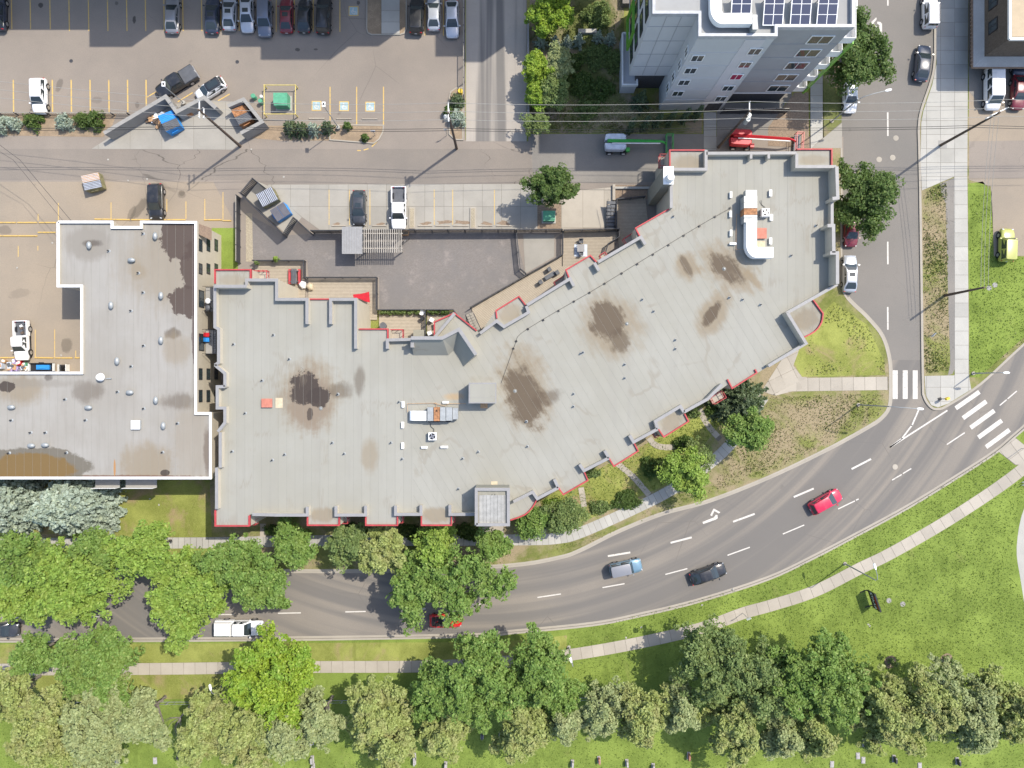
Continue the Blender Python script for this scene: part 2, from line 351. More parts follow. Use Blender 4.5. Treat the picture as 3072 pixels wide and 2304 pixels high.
# ------------------------------------------------------------------ pieces cut from an outline
def clip(poly, nx, ny, d):
    out = []; n = len(poly)
    for i in range(n):
        a, b = poly[i], poly[(i + 1) % n]; da, db = a[0] * nx + a[1] * ny - d, b[0] * nx + b[1] * ny - d
        if da <= 0: out.append(a)
        if (da < 0 < db) or (db < 0 < da):
            t = da / (da - db); out.append((a[0] + (b[0] - a[0]) * t, a[1] + (b[1] - a[1]) * t))
    return out
def tris(poly):
    poly = ccw(poly); v = [Vector((x, y, 0)) for x, y in poly]
    return [[poly[i] for i in t] for t in tessellate_polygon([v])]
def cut(poly, ang, p1, p2=None, gap=0.03, o=(0, 0)):
    """cells of a grid turned by ang inside the outline: {key: [fragments]}"""
    c, s = math.cos(ang), math.sin(ang); res = {}
    for tr in tris(poly):
        us = [(x - o[0]) * c + (y - o[1]) * s for x, y in tr]; vs = [-(x - o[0]) * s + (y - o[1]) * c for x, y in tr]
        for i in range(int(math.floor(min(us) / p1)), int(math.floor(max(us) / p1)) + 1):
            oc = o[0] * c + o[1] * s
            f = clip(tr, c, s, (i + 1) * p1 - gap / 2 + oc)
            if len(f) > 2: f = clip(f, -c, -s, -(i * p1 + gap / 2) - oc)
            if len(f) < 3: continue
            if p2 is None: res.setdefault((i, 0), []).append(f); continue
            ov = -o[0] * s + o[1] * c
            for j in range(int(math.floor(min(vs) / p2)), int(math.floor(max(vs) / p2)) + 1):
                g = clip(f, -s, c, (j + 1) * p2 - gap / 2 + ov)
                if len(g) > 2: g = clip(g, s, -c, -(j * p2 + gap / 2) - ov)
                if len(g) > 2 and abs(area(g)) > 1e-3: res.setdefault((i, j), []).append(g)
    return res
def pave(parent, name, poly, z, th, ang, p1, p2, m, gap=0.035, o=(0, 0)):
    for k, frs in cut(poly, ang, p1, p2, gap, o).items():
        if sum(abs(area(f)) for f in frs) < 0.06: continue
        b = MB(); dz = random.uniform(-0.003, 0.003)
        for f in frs: b.prism(f, z - 0.01, z + th + dz)
        b.build(name, m, parent, world=True)
def path_slabs(parent, name, line, w, pitch, z, th, m, gap=0.035):
    P = [Vector(p) for p in line]; cum = [0]
    for i in range(len(P) - 1): cum.append(cum[-1] + (P[i + 1] - P[i]).length)
    def at(d):
        for i in range(len(P) - 1):
            if d <= cum[i + 1] or i == len(P) - 2:
                t = (d - cum[i]) / (cum[i + 1] - cum[i]); p = P[i].lerp(P[i + 1], t); a = P[max(i - 1, 0)]; e = P[min(i + 2, len(P) - 1)]
                tt = (e - a).normalized(); return p, Vector((-tt.y, tt.x))
    d = 0.0
    while d + pitch * 0.6 < cum[-1]:
        (p0, n0), (p1, n1) = at(d + gap / 2), at(min(cum[-1], d + pitch - gap / 2)); dz = random.uniform(-0.004, 0.004)
        MB().prism([tuple(p0 + n0 * w / 2), tuple(p1 + n1 * w / 2), tuple(p1 - n1 * w / 2), tuple(p0 - n0 * w / 2)], z - 0.01, z + th + dz).build(name, m, parent, world=True)
        d += pitch
def ground(name, pts, z, m, z0=None, px=True):
    poly = WL(pts) if px else pts; b = MB()
    (b.sheet(poly, z) if z0 is None else b.prism(poly, z0, z)); o = b.build(name, m); return tag(o, kind="structure")

# ------------------------------------------------------------------ terrain, road, lots
ground("ground", [(-25000, -25000), (25000, -25000), (25000, 25000), (-25000, 25000)], -0.03, MT['lawn2'])
NK = smooth([(-900, 1700), (0, 1702), (600, 1708), (1181, 1708), (1521, 1693), (1675, 1669), (1744, 1645), (1850, 1592), (1987, 1537), (2126, 1499), (2304, 1429), (2478, 1346), (2599, 1280), (2644, 1249), (2665, 1214), (2668, 1150), (2665, 1080), (2644, 1010), (2599, 954), (2561, 918), (2540, 895), (2526, 868), (2523, 820), (2523, 560), (2523, 445)], 5)
SK = smooth([(-900, 1925), (0, 1924), (770, 1920), (1400, 1910), (1536, 1899), (1779, 1875), (1918, 1848), (2092, 1806), (2304, 1738), (2443, 1673), (2564, 1610), (2721, 1525), (2860, 1440), (2988, 1357), (3072, 1286), (3400, 1010), (3900, 620)], 5)
EK = smooth([(3900, 330), (3400, 740), (3072, 1031), (2940, 1152), (2842, 1216), (2811, 1227), (2790, 1220), (2771, 1190), (2767, 1140), (2763, 850), (2759, 576), (2756, 440), (2755, 382), (2763, 330), (2790, 250), (2802, 191), (2804, 80), (2804, -600)], 5)
road = ground("road", [(-900, 1660), (1400, 1660), (2400, 1250), (2480, 1100), (2480, -600), (2860, -600), (2860, 1100), (3900, 300), (3900, 700), (3000, 1420), (2300, 1790), (1500, 1950), (-900, 1960)], 0.0, MT['road'])
street = ground("street", [(2480, -600), (2830, -600), (2830, 1080), (2480, 1080)], 0.004, MT['street'])
lot = ground("parking_lot", [(-900, -700), (1396, -700), (1396, 420), (1585, 424), (1585, 410), (2530, 410), (2530, 700), (700, 1000), (700, 1300), (-900, 1300)], 0.006, MT['lot'])
ground("dusty_yard", [(-900, 545), (640, 545), (715, 690), (715, 1000), (600, 1130), (-900, 1130)], 0.011, MT['tanlot'])
ground("alley", [(-900, 447), (1592, 447), (1600, 552), (800, 556), (720, 540), (-900, 540)], 0.013, MT['alley'])
ground("alley_patch", [(1592, 402), (2130, 402), (2130, 540), (1900, 548), (1600, 548)], 0.017, MT['patch'])
ground("ramp_lane", [(1398, -700), (1580, -700), (1580, 424), (1398, 424)], 0.017, MT['ramp'])

def kerb(name, line, w=0.22, h=0.14, m='kerb', off=0.0):
    b = MB().ribbon(WL(line), w, -0.02, h, off=off); return tag(b.build(name, MT[m]), kind="structure")
LZ = 0.115
front = ground("front_lawn", NK + [(2400, 445), (2200, 900), (1500, 1300), (700, 1300), (-900, 1300)], LZ, MT['dryg'], -0.02)
south = ground("south_lawn", SK + [(3900, 3400), (-900, 3400)], LZ, MT['lawn'], -0.02)
east = ground("east_verge", EK + [(4600, -600), (4600, 330)], LZ, MT['dryg'], -0.02)
kerb("kerb_north", NK, 0.24); kerb("kerb_south", SK, 0.24); kerb("kerb_east", EK, 0.3)
def gutter(name, line, off, w=0.5): return tag(MB().ribbon(WL(line), w, -0.01, 0.009, off=off).build(name, MT['kerb']), kind="structure")
gutter("gutter_north", NK[:-20], -0.30, 0.28); gutter("gutter_south", SK, 0.30, 0.28)
# grass of different keeping, laid on the verges
Lz = LZ + 0.004
ground("thin_grass_strip", [(-900, 1936), (1500, 1925), (1700, 1905), (1700, 1960), (1300, 1992), (-900, 2000)], Lz, MT['lawn2'])
ground("thin_grass_band", [(-900, 2020), (900, 2018), (900, 2095), (-900, 2100)], Lz, MT['lawn2'])
ground("garden_grass", [(630, 1440), (640, 1690), (240, 1690), (200, 1600), (-900, 1620), (-900, 1440)], Lz, MT['lawn2'])
ground("corner_grass", [(2420, 990), (2500, 905), (2600, 975), (2650, 1080), (2655, 1125), (2405, 1130), (2380, 1090)], Lz, MT['lawn2'])
ground("house_grass", [(1620, 1500), (2110, 1240), (2170, 1260), (2030, 1440), (1760, 1560), (1640, 1590)], Lz, MT['lawn2'])
ground("sidewalk_base", [(2806, -500), (2903, -500), (2900, 530), (2905, 1130), (2912, 1168), (2842, 1211), (2811, 1222), (2792, 1215), (2776, 1187), (2772, 1128), (2862, 1126), (2860, 531), (2764, 572), (2760, 480), (2762, 370), (2768, 335), (2795, 255), (2808, 191)], Lz, MT['joint'])
SWE = [(2806, -60), (2903, -60), (2900, 530), (2905, 1130), (2912, 1168), (2842, 1211), (2811, 1222), (2792, 1215), (2776, 1187), (2772, 1128), (2862, 1126), (2860, 531), (2764, 572), (2760, 480), (2762, 370), (2768, 335), (2795, 255), (2808, 191)]
sw = tag(MB().sheet(WL([(2790, 1200), (2800, 1200), (2800, 1205)]), Lz + 0.001).build("sidewalk", MT['conc2']), kind="structure")
pave(sw, "slab", WL(SWE), Lz, 0.02, 0.0, 1.85, 1.85, MT['conc2'], o=W(2862, 531))
ground("asphalt_strip", q(4, 1, (1480, 1590), (1600, 1540)) + q(4, 2, (1608, 400), (1620, 1500), (1590, 1570), (1550, 1585), (1570, 1480), (1545, 700), (1530, 100), (1490, 0)), Lz + 0.003, MT['patch'])
ground("east_grass", q(4, 1, (1722, 1590), (1850, 1570), (1925, 1659)) + q(4, 2, (1935, 200), (1945, 560), (2400, 560)) + [(3300, 790), (3072, 1010), (2935, 1132), (2907, 1132)], Lz, MT['lawn'])
ground("gravel_lot", [(2905, 255), (4000, 255), (4000, 768), (2980, 768), (2970, 560), (2905, 540)], Lz, MT['tanlot'])
ground("gravel_lot_patch", [(2906, 425), (4000, 405), (4000, 535), (2906, 535)], Lz + 0.004, MT['lot'])
ground("side_drive", [(2905, -500), (4000, -500), (4000, 250), (2960, 258), (2950, 330), (2905, 275)], Lz + 0.008, MT['patch'])
# footpaths made of slabs
def walkway(name, line, w, pitch, m='conc', z=Lz):
    L = WL(line); b = MB().ribbon(L, w + 0.02, z - 0.05, z); o = tag(b.build(name, MT['joint']), kind="structure")
    path_slabs(o, "slab", L, w, pitch, z, 0.02, MT[m]); return o
walkway("south_footpath", smooth([(-300, 2008), (400, 2006), (900, 2000), (1280, 1998), (1500, 1985), (1685, 1967), (1883, 1934), (2092, 1887), (2230, 1838), (2304, 1818), (2443, 1773), (2575, 1706), (2651, 1670), (2738, 1622), (2825, 1571), (2912, 1516), (2998, 1458), (3072, 1402), (3180, 1310)], 4), 1.55, 1.5)
walkway("front_footpath", smooth([(-300, 1630), (600, 1628), (900, 1622), (1536, 1619), (1675, 1614), (1744, 1596), (1883, 1535), (2012, 1470), (2126, 1392), (2196, 1326), (2240, 1262), (2290, 1190)], 4), 1.45, 0.8, 'conc2')
walkway("corner_footpath", [(2320, 1155), (2664, 1150)], 1.75, 1.5, 'conc', Lz + 0.006)
for nm, ln in (("entry_path", [(1845, 1385), (1900, 1430), (1950, 1488)]), ("entry_path", [(1742, 1462), (1748, 1490), (1752, 1520)]), ("entry_path", smooth([(1946, 1313), (1965, 1335), (2000, 1342), (2035, 1338)], 3)),
               ("entry_path", smooth([(2098, 1225), (2110, 1255), (2130, 1285), (2160, 1318)], 3)), ("entry_path", [(1180, 1560), (1180, 1606)]), ("entry_path", [(1343, 1560), (1343, 1604)]), ("entry_path", [(1630, 1545), (1630, 1605)]), ("entry_path", [(790, 1570), (790, 1610)])):
    walkway(nm, ln, 0.75, 0.9, 'conc', Lz + 0.006)
o = ground("tower_path", [(1447, 1560), (1512, 1560), (1512, 1640), (1447, 1640)], Lz + 0.002, MT['joint'])
pave(o, "slab", WL([(1447, 1560), (1512, 1560), (1512, 1640), (1447, 1640)]), Lz + 0.002, 0.02, 0, 1.4, 1.4, MT['conc'], o=W(1447, 1560))
EP = q(4, 2, (262, 1365), (150, 1480), (0, 1659), (300, 1659), (330, 1600), (290, 1598), (215, 1500)) + [(2420, 1172), (2320, 1185), (2285, 1185), (2304, 1160)]
o = ground("entry_plaza", q(4, 2, (270, 1350), (120, 1440), (-60, 1720), (60, 1760), (330, 1690), (330, 1600), (290, 1598), (215, 1500)), Lz + 0.010, MT['joint'])
pave(o, "slab", WL(q(4, 2, (270, 1350), (120, 1440), (-60, 1720), (60, 1760), (330, 1690), (330, 1600), (290, 1598), (215, 1500))), Lz + 0.010, 0.02, 0.45, 1.8, 1.8, MT['conc'])
o = ground("crossing_landing", q(4, 3, (1980, 580), (2130, 460), (2300, 600), (2250, 700), (2130, 700)), Lz + 0.008, MT['joint'])
pave(o, "slab", WL(q(4, 3, (1985, 582), (2130, 465), (2300, 600), (2250, 695), (2132, 695))), Lz + 0.008, 0.02, 0.65, 1.7, 1.7, MT['conc'])
ground("memorial_path", smooth([(3058, 1728), (3048, 1640), (3072, 1520), (3140, 1420)], 4) + [(3300, 1420), (3300, 1900), (3110, 1860), (3072, 1815)], Lz, MT['conc2'])
ground("worn_spot", q(4, 4, (930, 920), (1050, 900), (1130, 940), (1060, 970), (960, 975)), Lz, MT['soil'])

# painted markings, each its own piece
def stripe(parent, name, a, b, w, z, m):
    A, B = Vector(W(*a)), Vector(W(*b)); t = (B - A).normalized(); n = Vector((-t.y, t.x)) * w / 2
    MB().sheet([tuple(A + n), tuple(A - n), tuple(B - n), tuple(B + n)], z).build(name, MT[m], parent)
for c, r, w, segs in ((3, 3, .24, [(1370, 1372, 1553, 1325), (828, 1487, 1022, 1455), (1910, 1190, 2097, 1122)]), (3, 3, .15, [(1325, 1645, 1515, 1595), (1862, 1480, 2055, 1410)]),
                      (4, 3, .24, [(722, 735, 890, 648), (222, 977, 395, 903)]), (4, 3, .15, [(1545, 523, 1700, 420), (1072, 830, 1155, 782), (1165, 774, 1238, 730), (605, 1080, 750, 1010), (760, 1004, 783, 993), (128, 1296, 313, 1218), (2002, 185, 2062, 135), (2070, 128, 2150, 60)]),
                      (4, 3, .2, [(1052, 548, 1550, 228), (1052, 548, 1160, 468), (1155, 474, 1245, 355), (1242, 362, 1305, 215)]), (3, 4, .15, [(220, 185, 422, 155), (782, 100, 972, 66)]),
                      (2, 4, .15, [(190, 322, 388, 318), (772, 310, 948, 306), (1370, 290, 1465, 283), (1870, 248, 1990, 238)]), (1, 4, .13, [(690, 352, 765, 352), (790, 352, 860, 351), (1850, 333, 2020, 333), (20, 360, 200, 360)])):
    for x0, y0, x1, y1 in segs:
        a, b = q(c, r, (x0, y0), (x1, y1)); stripe(road, "lane_dash", a, b, w, 0.008, 'wpaint')
for x0, y0, x1, y1 in ((1622, 210, 1826, 68), (1684, 295, 1886, 150), (1750, 378, 1955, 230), (1817, 462, 2020, 315), (1884, 545, 2086, 396)):
    a, b = q(4, 3, (x0, y0), (x1, y1)); stripe(road, "crosswalk_bar", a, b, 0.58, 0.008, 'wpaint')
for x in (2685.5, 2715.5, 2745.5): stripe(street, "crosswalk_bar", (x, 1111), (x, 1197), 0.66, 0.012, 'wpaint')
for y0, y1 in ((-60, 17), (337, 408), (725, 793), (921, 989)): stripe(street, "lane_dash", (2663, y0), (2663.5, y1), 0.2, 0.012, 'wpaint')
def arrow(parent, c, r, pts, z): MB().sheet(WL(q(c, r, *pts)), z).build("turn_arrow", MT['wpaint'], parent)
arrow(road, 3, 3, [(1645, 1192), (1745, 1152), (1760, 1130), (1775, 1132), (1778, 1160), (1760, 1172), (1652, 1210)], 0.008)
arrow(road, 3, 3, [(1712, 1133), (1742, 1075), (1800, 1108), (1788, 1118), (1748, 1098), (1728, 1142)], 0.009)
arrow(street, 4, 1, [(945, 187), (970, 190), (985, 205), (985, 332), (962, 332), (962, 215), (942, 205)], 0.012)
arrow(street, 4, 1, [(885, 197), (935, 150), (940, 168), (912, 198), (942, 232), (935, 242)], 0.013)
z1 = 0.0105
for x in (100, 262, 432, 597, 765, 930, 1095, 1257, 1417, 1580, 1742, 1905, 2065): a, b = q(1, 1, (x - 4, -150), (x + 3, 268 if x > 500 else 252)); stripe(lot, "parking_line", a, b, .13, z1, 'yellow')
for x, y in ((175, 275), (332, 275), (495, 275), (725, 275), (1460, 308), (1620, 308)): a, b = q(2, 1, (x, -150), (x, y)); stripe(lot, "parking_line", a, b, .11, z1, 'yellow')
for x in (115, 452, 615, 778, 940, 1102, 1262): a, b = q(1, 1, (x, 690), (x + 3, 968)); stripe(lot, "parking_line", a, b, .16, z1, 'yellow')
for s4 in ((1270, 840, 1345, 795), (1535, 880, 1665, 800), (1860, 885, 1985, 812)): a, b = q(1, 1, s4[:2], s4[2:]); stripe(lot, "parking_line", a, b, .13, z1, 'yellow')
for x in (640, 870, 1102): a, b = q(2, 1, (x, 750), (x, 1080)); stripe(lot, "parking_line", a, b, .13, z1, 'yellow')
for s4 in ((1055, 1215, 1000, 1268), (972, 1285, 930, 1297), (905, 1301, 875, 1301)): a, b = q(2, 1, s4[:2], s4[2:]); stripe(lot, "parking_line", a, b, .12, 0.019, 'yellow')
for x, y0, y1 in ((505, 95, 250), (330, 190, 250), (960, 90, 230), (1442, 60, 170), (1607, 80, 230), (1770, 60, 235), (1927, 0, 235), (158, 465, 560), (328, 465, 505), (305, 1190, 1430), (473, 1185, 1430), (655, 1370, 1430)):
    a, b = q(1, 2, (x, y0), (x, y1)); stripe(lot, "parking_line", a, b, .09, 0.015, 'yellow')
# raised concrete stops
def stop(a, b, m, w=.2, label="concrete wheel stop", z=0.006):
    A, B = Vector(W(*a)), Vector(W(*b)); t = B - A; c = (A + B) / 2
    o = thing("wheel_stop", c.x, c.y, z, label, "wheel stop", "wheel stops of the parking stalls"); L = t.length; an = math.atan2(t.y, t.x)
    pr = [(-w / 2, 0), (w / 2, 0), (w * .32, .13), (-w * .32, .13)]; co, si = math.cos(an), math.sin(an)
    rings = [[(x * co - p * si, x * si + p * co, zz) for p, zz in pr] for x in (-L / 2 + .02, L / 2 - .02)]
    MB().loft(rings).build("bar", MT[m], o)
    for k in (-.3, .3): MB().cyl(k * L * co, k * L * si, .1, .142, .025, n=6).build("pin", MT['rust'], o)
for s4 in ((820, 235, 1125, 240), (1135, 240, 1440, 242), (1445, 241, 1605, 241), (1765, 242, 1920, 242), (1925, 248, 2000, 249), (0, 265, 140, 265), (150, 265, 325, 265), (340, 265, 485, 265), (330, 350, 480, 350), (0, 380, 160, 380), (165, 380, 325, 380), (5, 1432, 130, 1432), (300, 1432, 465, 1434), (475, 1434, 630, 1434), (648, 1432, 692, 1433)):
    a, b = q(1, 2, s4[:2], s4[2:]); stop(a, b, 'yellow', label="yellow wheel stop beside the white-edged flat roofed building", z=0.011)
for s4 in ((457, 1026, 593, 1026), (695, 1029, 828, 1029), (917, 1030, 1052, 1030)): a, b = q(2, 1, s4[:2], s4[2:]); stop(a, b, 'conc', label="pale wheel stop below the blue wheelchair stall markings")
# wheelchair stall markings
def access(c, r, x, y, s=29):
    px, py = q(c, r, (x, y))[0]; X, Y = W(px, py); k = s * S / 2
    MB().sheet([(X - k, Y - k), (X + k, Y - k), (X + k, Y + k), (X - k, Y + k)], z1).build("symbol_border", MT['yellow'], lot)
    k2 = k * .82; MB().sheet([(X - k2, Y - k2), (X + k2, Y - k2), (X + k2, Y + k2), (X - k2, Y + k2)], z1 + .003).build("symbol_field", MT['pblue'], lot)
    b = MB(); z = z1 + .006
    ring = [(X + .02 + .3 * math.cos(a), Y - .12 + .3 * math.sin(a)) for a in np.linspace(2.2, 6.0, 12)]
    for i in range(len(ring) - 1):
        a, e = Vector(ring[i]), Vector(ring[i + 1]); cc = Vector((X + .02, Y - .12)); b.quad(*[(p.x, p.y, z) for p in (a, e, cc.lerp(e, .68), cc.lerp(a, .68))])
    b.sheet([(X - .1, Y - .12), (X + .01, Y - .12), (X + .01, Y + .26), (X - .1, Y + .26)], z); b.sheet([(X - .1, Y - .1), (X + .3, Y - .1), (X + .3, Y - .01), (X - .1, Y - .01)], z + .001)
    b.sheet([(X + .2, Y - .1), (X + .3, Y - .1), (X + .42, Y - .36), (X + .32, Y - .38)], z + .002); b.sheet([(X - .04 + .09 * math.cos(a), Y + .36 + .09 * math.sin(a)) for a in np.linspace(0, 6.28, 9)[:-1]], z)
    b.build("wheelchair_symbol", MT['wpaint'], lot)
MT['pblue'] = mat("faded_blue_paint", (0.34, 0.47, 0.50), var=0.2, scale=3, fine=0.2)
access(2, 1, 843, 95); access(2, 1, 523, 914); access(2, 1, 761, 918); access(2, 1, 987, 921)
# kerbed planting beds in the lot
def bed(name, pts, m='soil', kw=0.16):
    L = WL(pts); g = tag(MB().prism(L, -0.02, 0.10).build(name, MT[m]), kind="structure")
    MB().ribbon(L + [L[0]], kw, -0.02, 0.15).build("kerb_edge", MT['kerb'], g); return g
bed("bed_soil", q(2, 1, (960, -60), (1300, -60), (1300, 250), (1282, 290), (1245, 302), (1000, 302), (968, 285), (958, 250)), 'soil')
o = ground("bed_path", q(2, 1, (1085, -60), (1243, -60), (1243, 305), (1085, 305)), 0.17, MT['joint'], 0.0)
pave(o, "slab", WL(q(2, 1, (1085, -60), (1243, -60), (1243, 305), (1085, 305))), 0.17, 0.02, 0, 2.45, 1.5, MT['conc2'], o=W(*q(2, 1, (1085, 0))[0]))
bed("bed_soil", q(2, 1, (1670, 1160), (1670, 850), (1685, 795), (1730, 765), (1788, 762), (1788, 1210), (1720, 1208)), 'soil')
bed("bed_soil", q(2, 1, (640, 1080), (1102, 1085), (1098, 1140), (1065, 1205), (1020, 1240), (640, 1210)), 'soil')
ground("hedge_soil", q(1, 1, (-300, 985), (1010, 985), (960, 1110), (890, 1185), (-300, 1165)), 0.02, MT['soil'])
ground("hedge_soil", q(2, 1, (-60, 1090), (640, 1080), (640, 1215), (200, 1215), (-60, 1190)), 0.02, MT['soil'])
o = ground("bin_pad", q(1, 1, (790, 1287), (1180, 1040), (1500, 900), (1800, 860), (2130, 900), (2190, 1130), (2010, 1294)), 0.021, MT['joint'])
pave(o, "slab", WL(q(1, 1, (790, 1287), (1180, 1040), (1500, 900), (1800, 860), (2130, 900), (2190, 1130), (2010, 1294))), 0.021, 0.012, 0, 4.2, 3.4, MT['concp'])

# ------------------------------------------------------------------ courtyard
o = ground("stall_pad", [(806, 554), (1612, 552), (1612, 690), (960, 690), (905, 650), (800, 560)], 0.021, MT['joint'])
pave(o, "slab", WL([(806, 554), (1612, 552), (1612, 690), (960, 690), (905, 650), (800, 560)]), 0.021, 0.014, 0, 57.5 * S, 3.1, MT['concp'], o=W(987, 690))
for x in (632, 808, 985, 1540, 1700, 2060): a, b = q(2, 2, (x, -20), (x, 285)); stripe(o, "parking_line", a, b, .08, .04, 'yellow')
ground("bin_corner_pad", [(735, 592), (774, 545), (800, 556), (905, 652), (862, 705)], 0.024, MT['concp'])
ground("courtyard_paving", [(740, 640), (862, 706), (945, 700), (1545, 694), (1578, 830), (1416, 925), (1412, 1000), (1390, 1000), (1360, 930), (1138, 930), (1138, 832), (926, 832), (922, 780), (740, 780)], 0.02, MT['paver'])
ground("gravel_strip", [(738, 640), (757, 640), (759, 785), (738, 785)], 0.026, MT['gravel'])
ground("side_grass", [(615, 684), (714, 684), (714, 815), (615, 830)], 0.02, MT['lawn'])
ground("concrete_terrace", q(3, 2, (96, 365), (365, 370), (365, 560), (115, 705)), 0.03, MT['concp'])
o = ground("driveway", q(3, 2, (425, 0), (860, -40), (875, 305), (425, 320)), 0.025, MT['joint'])
pave(o, "slab", WL(q(3, 2, (425, 0), (860, -40), (875, 305), (425, 320))), 0.025, 0.014, 0, 2.8, 5.0, MT['conc'], o=W(*q(3, 2, (612, 310))[0]))
ground("tree_pit", q(3, 2, (215, 100), (425, 100), (425, 320), (215, 320)), 0.03, MT['mulch'])
ground("soil_patch", q(3, 1, (885, 1600), (1180, 1600), (1180, 1720), (885, 1720)), 0.024, MT['mulch'])
def deck(label, pts, ang, z=0.18, bw=0.19):
    L = WL(pts); c = L[0]; o = thing("deck", c[0], c[1], 0, label, "deck")
    MB().prism([(Vector(p) * 1.0)[:] for p in L], 0.0, z - 0.03).build("deck_frame", MT['joint'], o, world=True)
    b = MB()
    for frs in cut(L, ang + math.pi / 2, bw, None, 0.035).values():
        for f in frs: b.prism(f, z - 0.03, z)
    tag(b.build("deck_boards", MT['deck'], o, world=True), kind="stuff"); return o
deck("pale board deck with red bench beside the north-west bay", [(766, 786), (917, 786), (917, 900), (766, 900)], 0)
deck("long pale board deck with a red blanket on its rail", [(926, 838), (1132, 838), (1132, 960), (926, 960)], 0)
deck("pale board deck with hedge planter beside stairs", [(1138, 934), (1275, 934), (1275, 1060), (1138, 1060)], 0)
deck("small board deck crowded with white chairs", [(1282, 934), (1362, 934), (1372, 948), (1372, 1060), (1282, 1060)], 0)
deck("diagonal board deck running along the bays, with stacked outdoor furniture", [(1416, 922), (1578, 826), (1684, 766), (1684, 800), (1760, 800), (1620, 960), (1460, 1040), (1418, 985)], R(31))
deck("board deck with a grey square table under the stair", [(1688, 692), (1850, 690), (1850, 714), (1819, 735), (1800, 800), (1688, 800)], 0)
deck("grey board deck below the chimney wall", [(1848, 600), (1935, 592), (1945, 680), (1935, 720), (1860, 780), (1850, 690)], 0, 0.16)

# fences, railings
def fence(label, pts, h=1.5, m='fence', cap='cedar', pitch=0.14, pw=0.09, cat="fence", name="fence", group=None, z=0.0, gap=True, post=2.2):
    L = [Vector(p) for p in WL(pts)]; o = thing(name, L[0].x, L[0].y, z, label, cat, group); b = MB(); 
    for i in range(len(L) - 1):
        A, B = L[i], L[i + 1]; d = (B - A).length; an = math.atan2(B.y - A.y, B.x - A.x); n = max(1, round(d / post)); mid = (A + B) / 2
        for k in range(n + (1 if i == len(L) - 2 else 0)):
            p = A.lerp(B, k / n); MB().box(p.x, p.y, z, .11, .11, h + .05, an).build("post", MT[m], o, world=True)
        MB().box(mid.x, mid.y, z + h - .02, d, .1 if pitch < 1 else .025, .05 if pitch < 1 else .025, an).build("top_rail", MT[cap], o, world=True)
        MB().box(mid.x, mid.y, z + .15, d, .05, .07, an).build("bottom_rail", MT[m], o, world=True)
        nn = int(d / pitch)
        for k in range(nn):
            p = A.lerp(B, (k + .5) / nn); b.box(p.x, p.y, z + .1, pw, .025, h - .12, an)
    tag(b.build("pickets", MT[m], o, world=True), kind="stuff"); return o
fence("long charcoal slat fence between the stalls and the courtyard", [(945, 701), (1248, 699), (1545, 698)], 2.0, pitch=.17, pw=.13, cap='fence')
fence("charcoal slat fence above the concrete terrace", [(1548, 698), (1684, 697)], 1.9, pitch=.17, pw=.13, cap='fence')
fence("charcoal slat fence above the grey table deck", [(1690, 699), (1850, 695)], 1.8, pitch=.17, pw=.13, cap='fence')
fence("black slat screen around the bins, long south-west side", [(738, 592), (862, 712)], 2.3, pitch=.2, pw=.15, cap='fence')
fence("black slat screen around the bins, top corner", [(738, 592), (774, 548), (797, 566)], 2.0, pitch=.2, pw=.15, cap='fence')
fence("black slat screen with short gate leaf beside the blue bin", [(862, 712), (893, 662), (942, 706)], 1.9, pitch=.2, pw=.15, cap='fence')
fence("dark grey board fence between grass patch and gravel strip", [(722, 595), (722, 790)], 1.6, pitch=.1, pw=.09)
RG = "charcoal deck railings"
for lb, p in (("charcoal railing round the deck with red bench", [(768, 786), (919, 786), (919, 838)]), ("charcoal railing round the deck with red blanket", [(925, 836), (1134, 836), (1134, 930)]), ("charcoal railing with climbing hedge on the stair deck", [(1138, 932), (1277, 932)]),
              ("railing dividing the stair deck from the white chair deck", [(1279, 934), (1279, 1020)]), ("railing above the white chair deck", [(1282, 932), (1362, 932), (1376, 950)]), ("diagonal charcoal railing of the long deck above paving", [(1412, 925), (1580, 828)]),
              ("diagonal charcoal railing below the concrete terrace", [(1583, 826), (1686, 768)]), ("railing between terrace and grey table deck", [(1687, 764), (1687, 700)]), ("railing between paving and concrete terrace", [(1549, 703), (1560, 810), (1577, 824)]),
              ("low railing wrapping the east end of the grey table deck", [(1853, 692), (1853, 716), (1821, 736), (1812, 768)]), ("railing of the chimney deck", [(1848, 604), (1930, 596)]), ("railing along the driveway beside the chimney deck", [(1846, 604), (1846, 690)])):
    fence(lb, p, 1.15, cap='fence', pitch=.13, pw=.08, cat="railing", name="railing", group=RG, z=0.15)
fence("low black mesh fence along the hedge of the lot", [(-40, 345), (392, 347)], 0.9, pitch=.3, pw=.03)
fence("black steel fence between the lot and the ramp", [(1393, -60), (1393, 300)], 1.6, pitch=.22, pw=.03)
def wall(name, label, pts, h, w, m, capm=None, cat="wall", z=0.0, ztop=None):
    zt = z + h; L = WL(pts, zt); o = thing(name, L[0][0], L[0][1], z, label, cat)
    MB().ribbon(L, w, z, zt).build("wall_body", MT[m], o, world=True)
    if capm: MB().ribbon(L, w + .06, zt, zt + .06).build("wall_cap", MT[capm], o, world=True)
    return o
wall("ramp_wall", "low wall with pale cap along the garden side of the ramp", [(1584, 60), (1585, 375)], 1.0, .22, 'block', 'cap')
wall("bin_wall", "grey block wall zigzagging round the blue bin and rubbish heap", [(312, 400), (497, 290), (530, 336), (612, 292), (648, 324)], 2.0, .42, 'block', 'block')
wall("bin_wall", "grey block wall boxing in the rusty bin", [(684, 318), (731, 298), (786, 366), (722, 400)], 2.0, .38, 'block', 'block')
wall("planter_wall", "short pale kerb wall behind the garden", [(1735, 92), (1790, 92)], .5, .5, 'conc2')
wall("planter_wall", "low concrete retaining wall beside the chimney", [(1842, 553), (1842, 600)], .4, .35, 'conc')
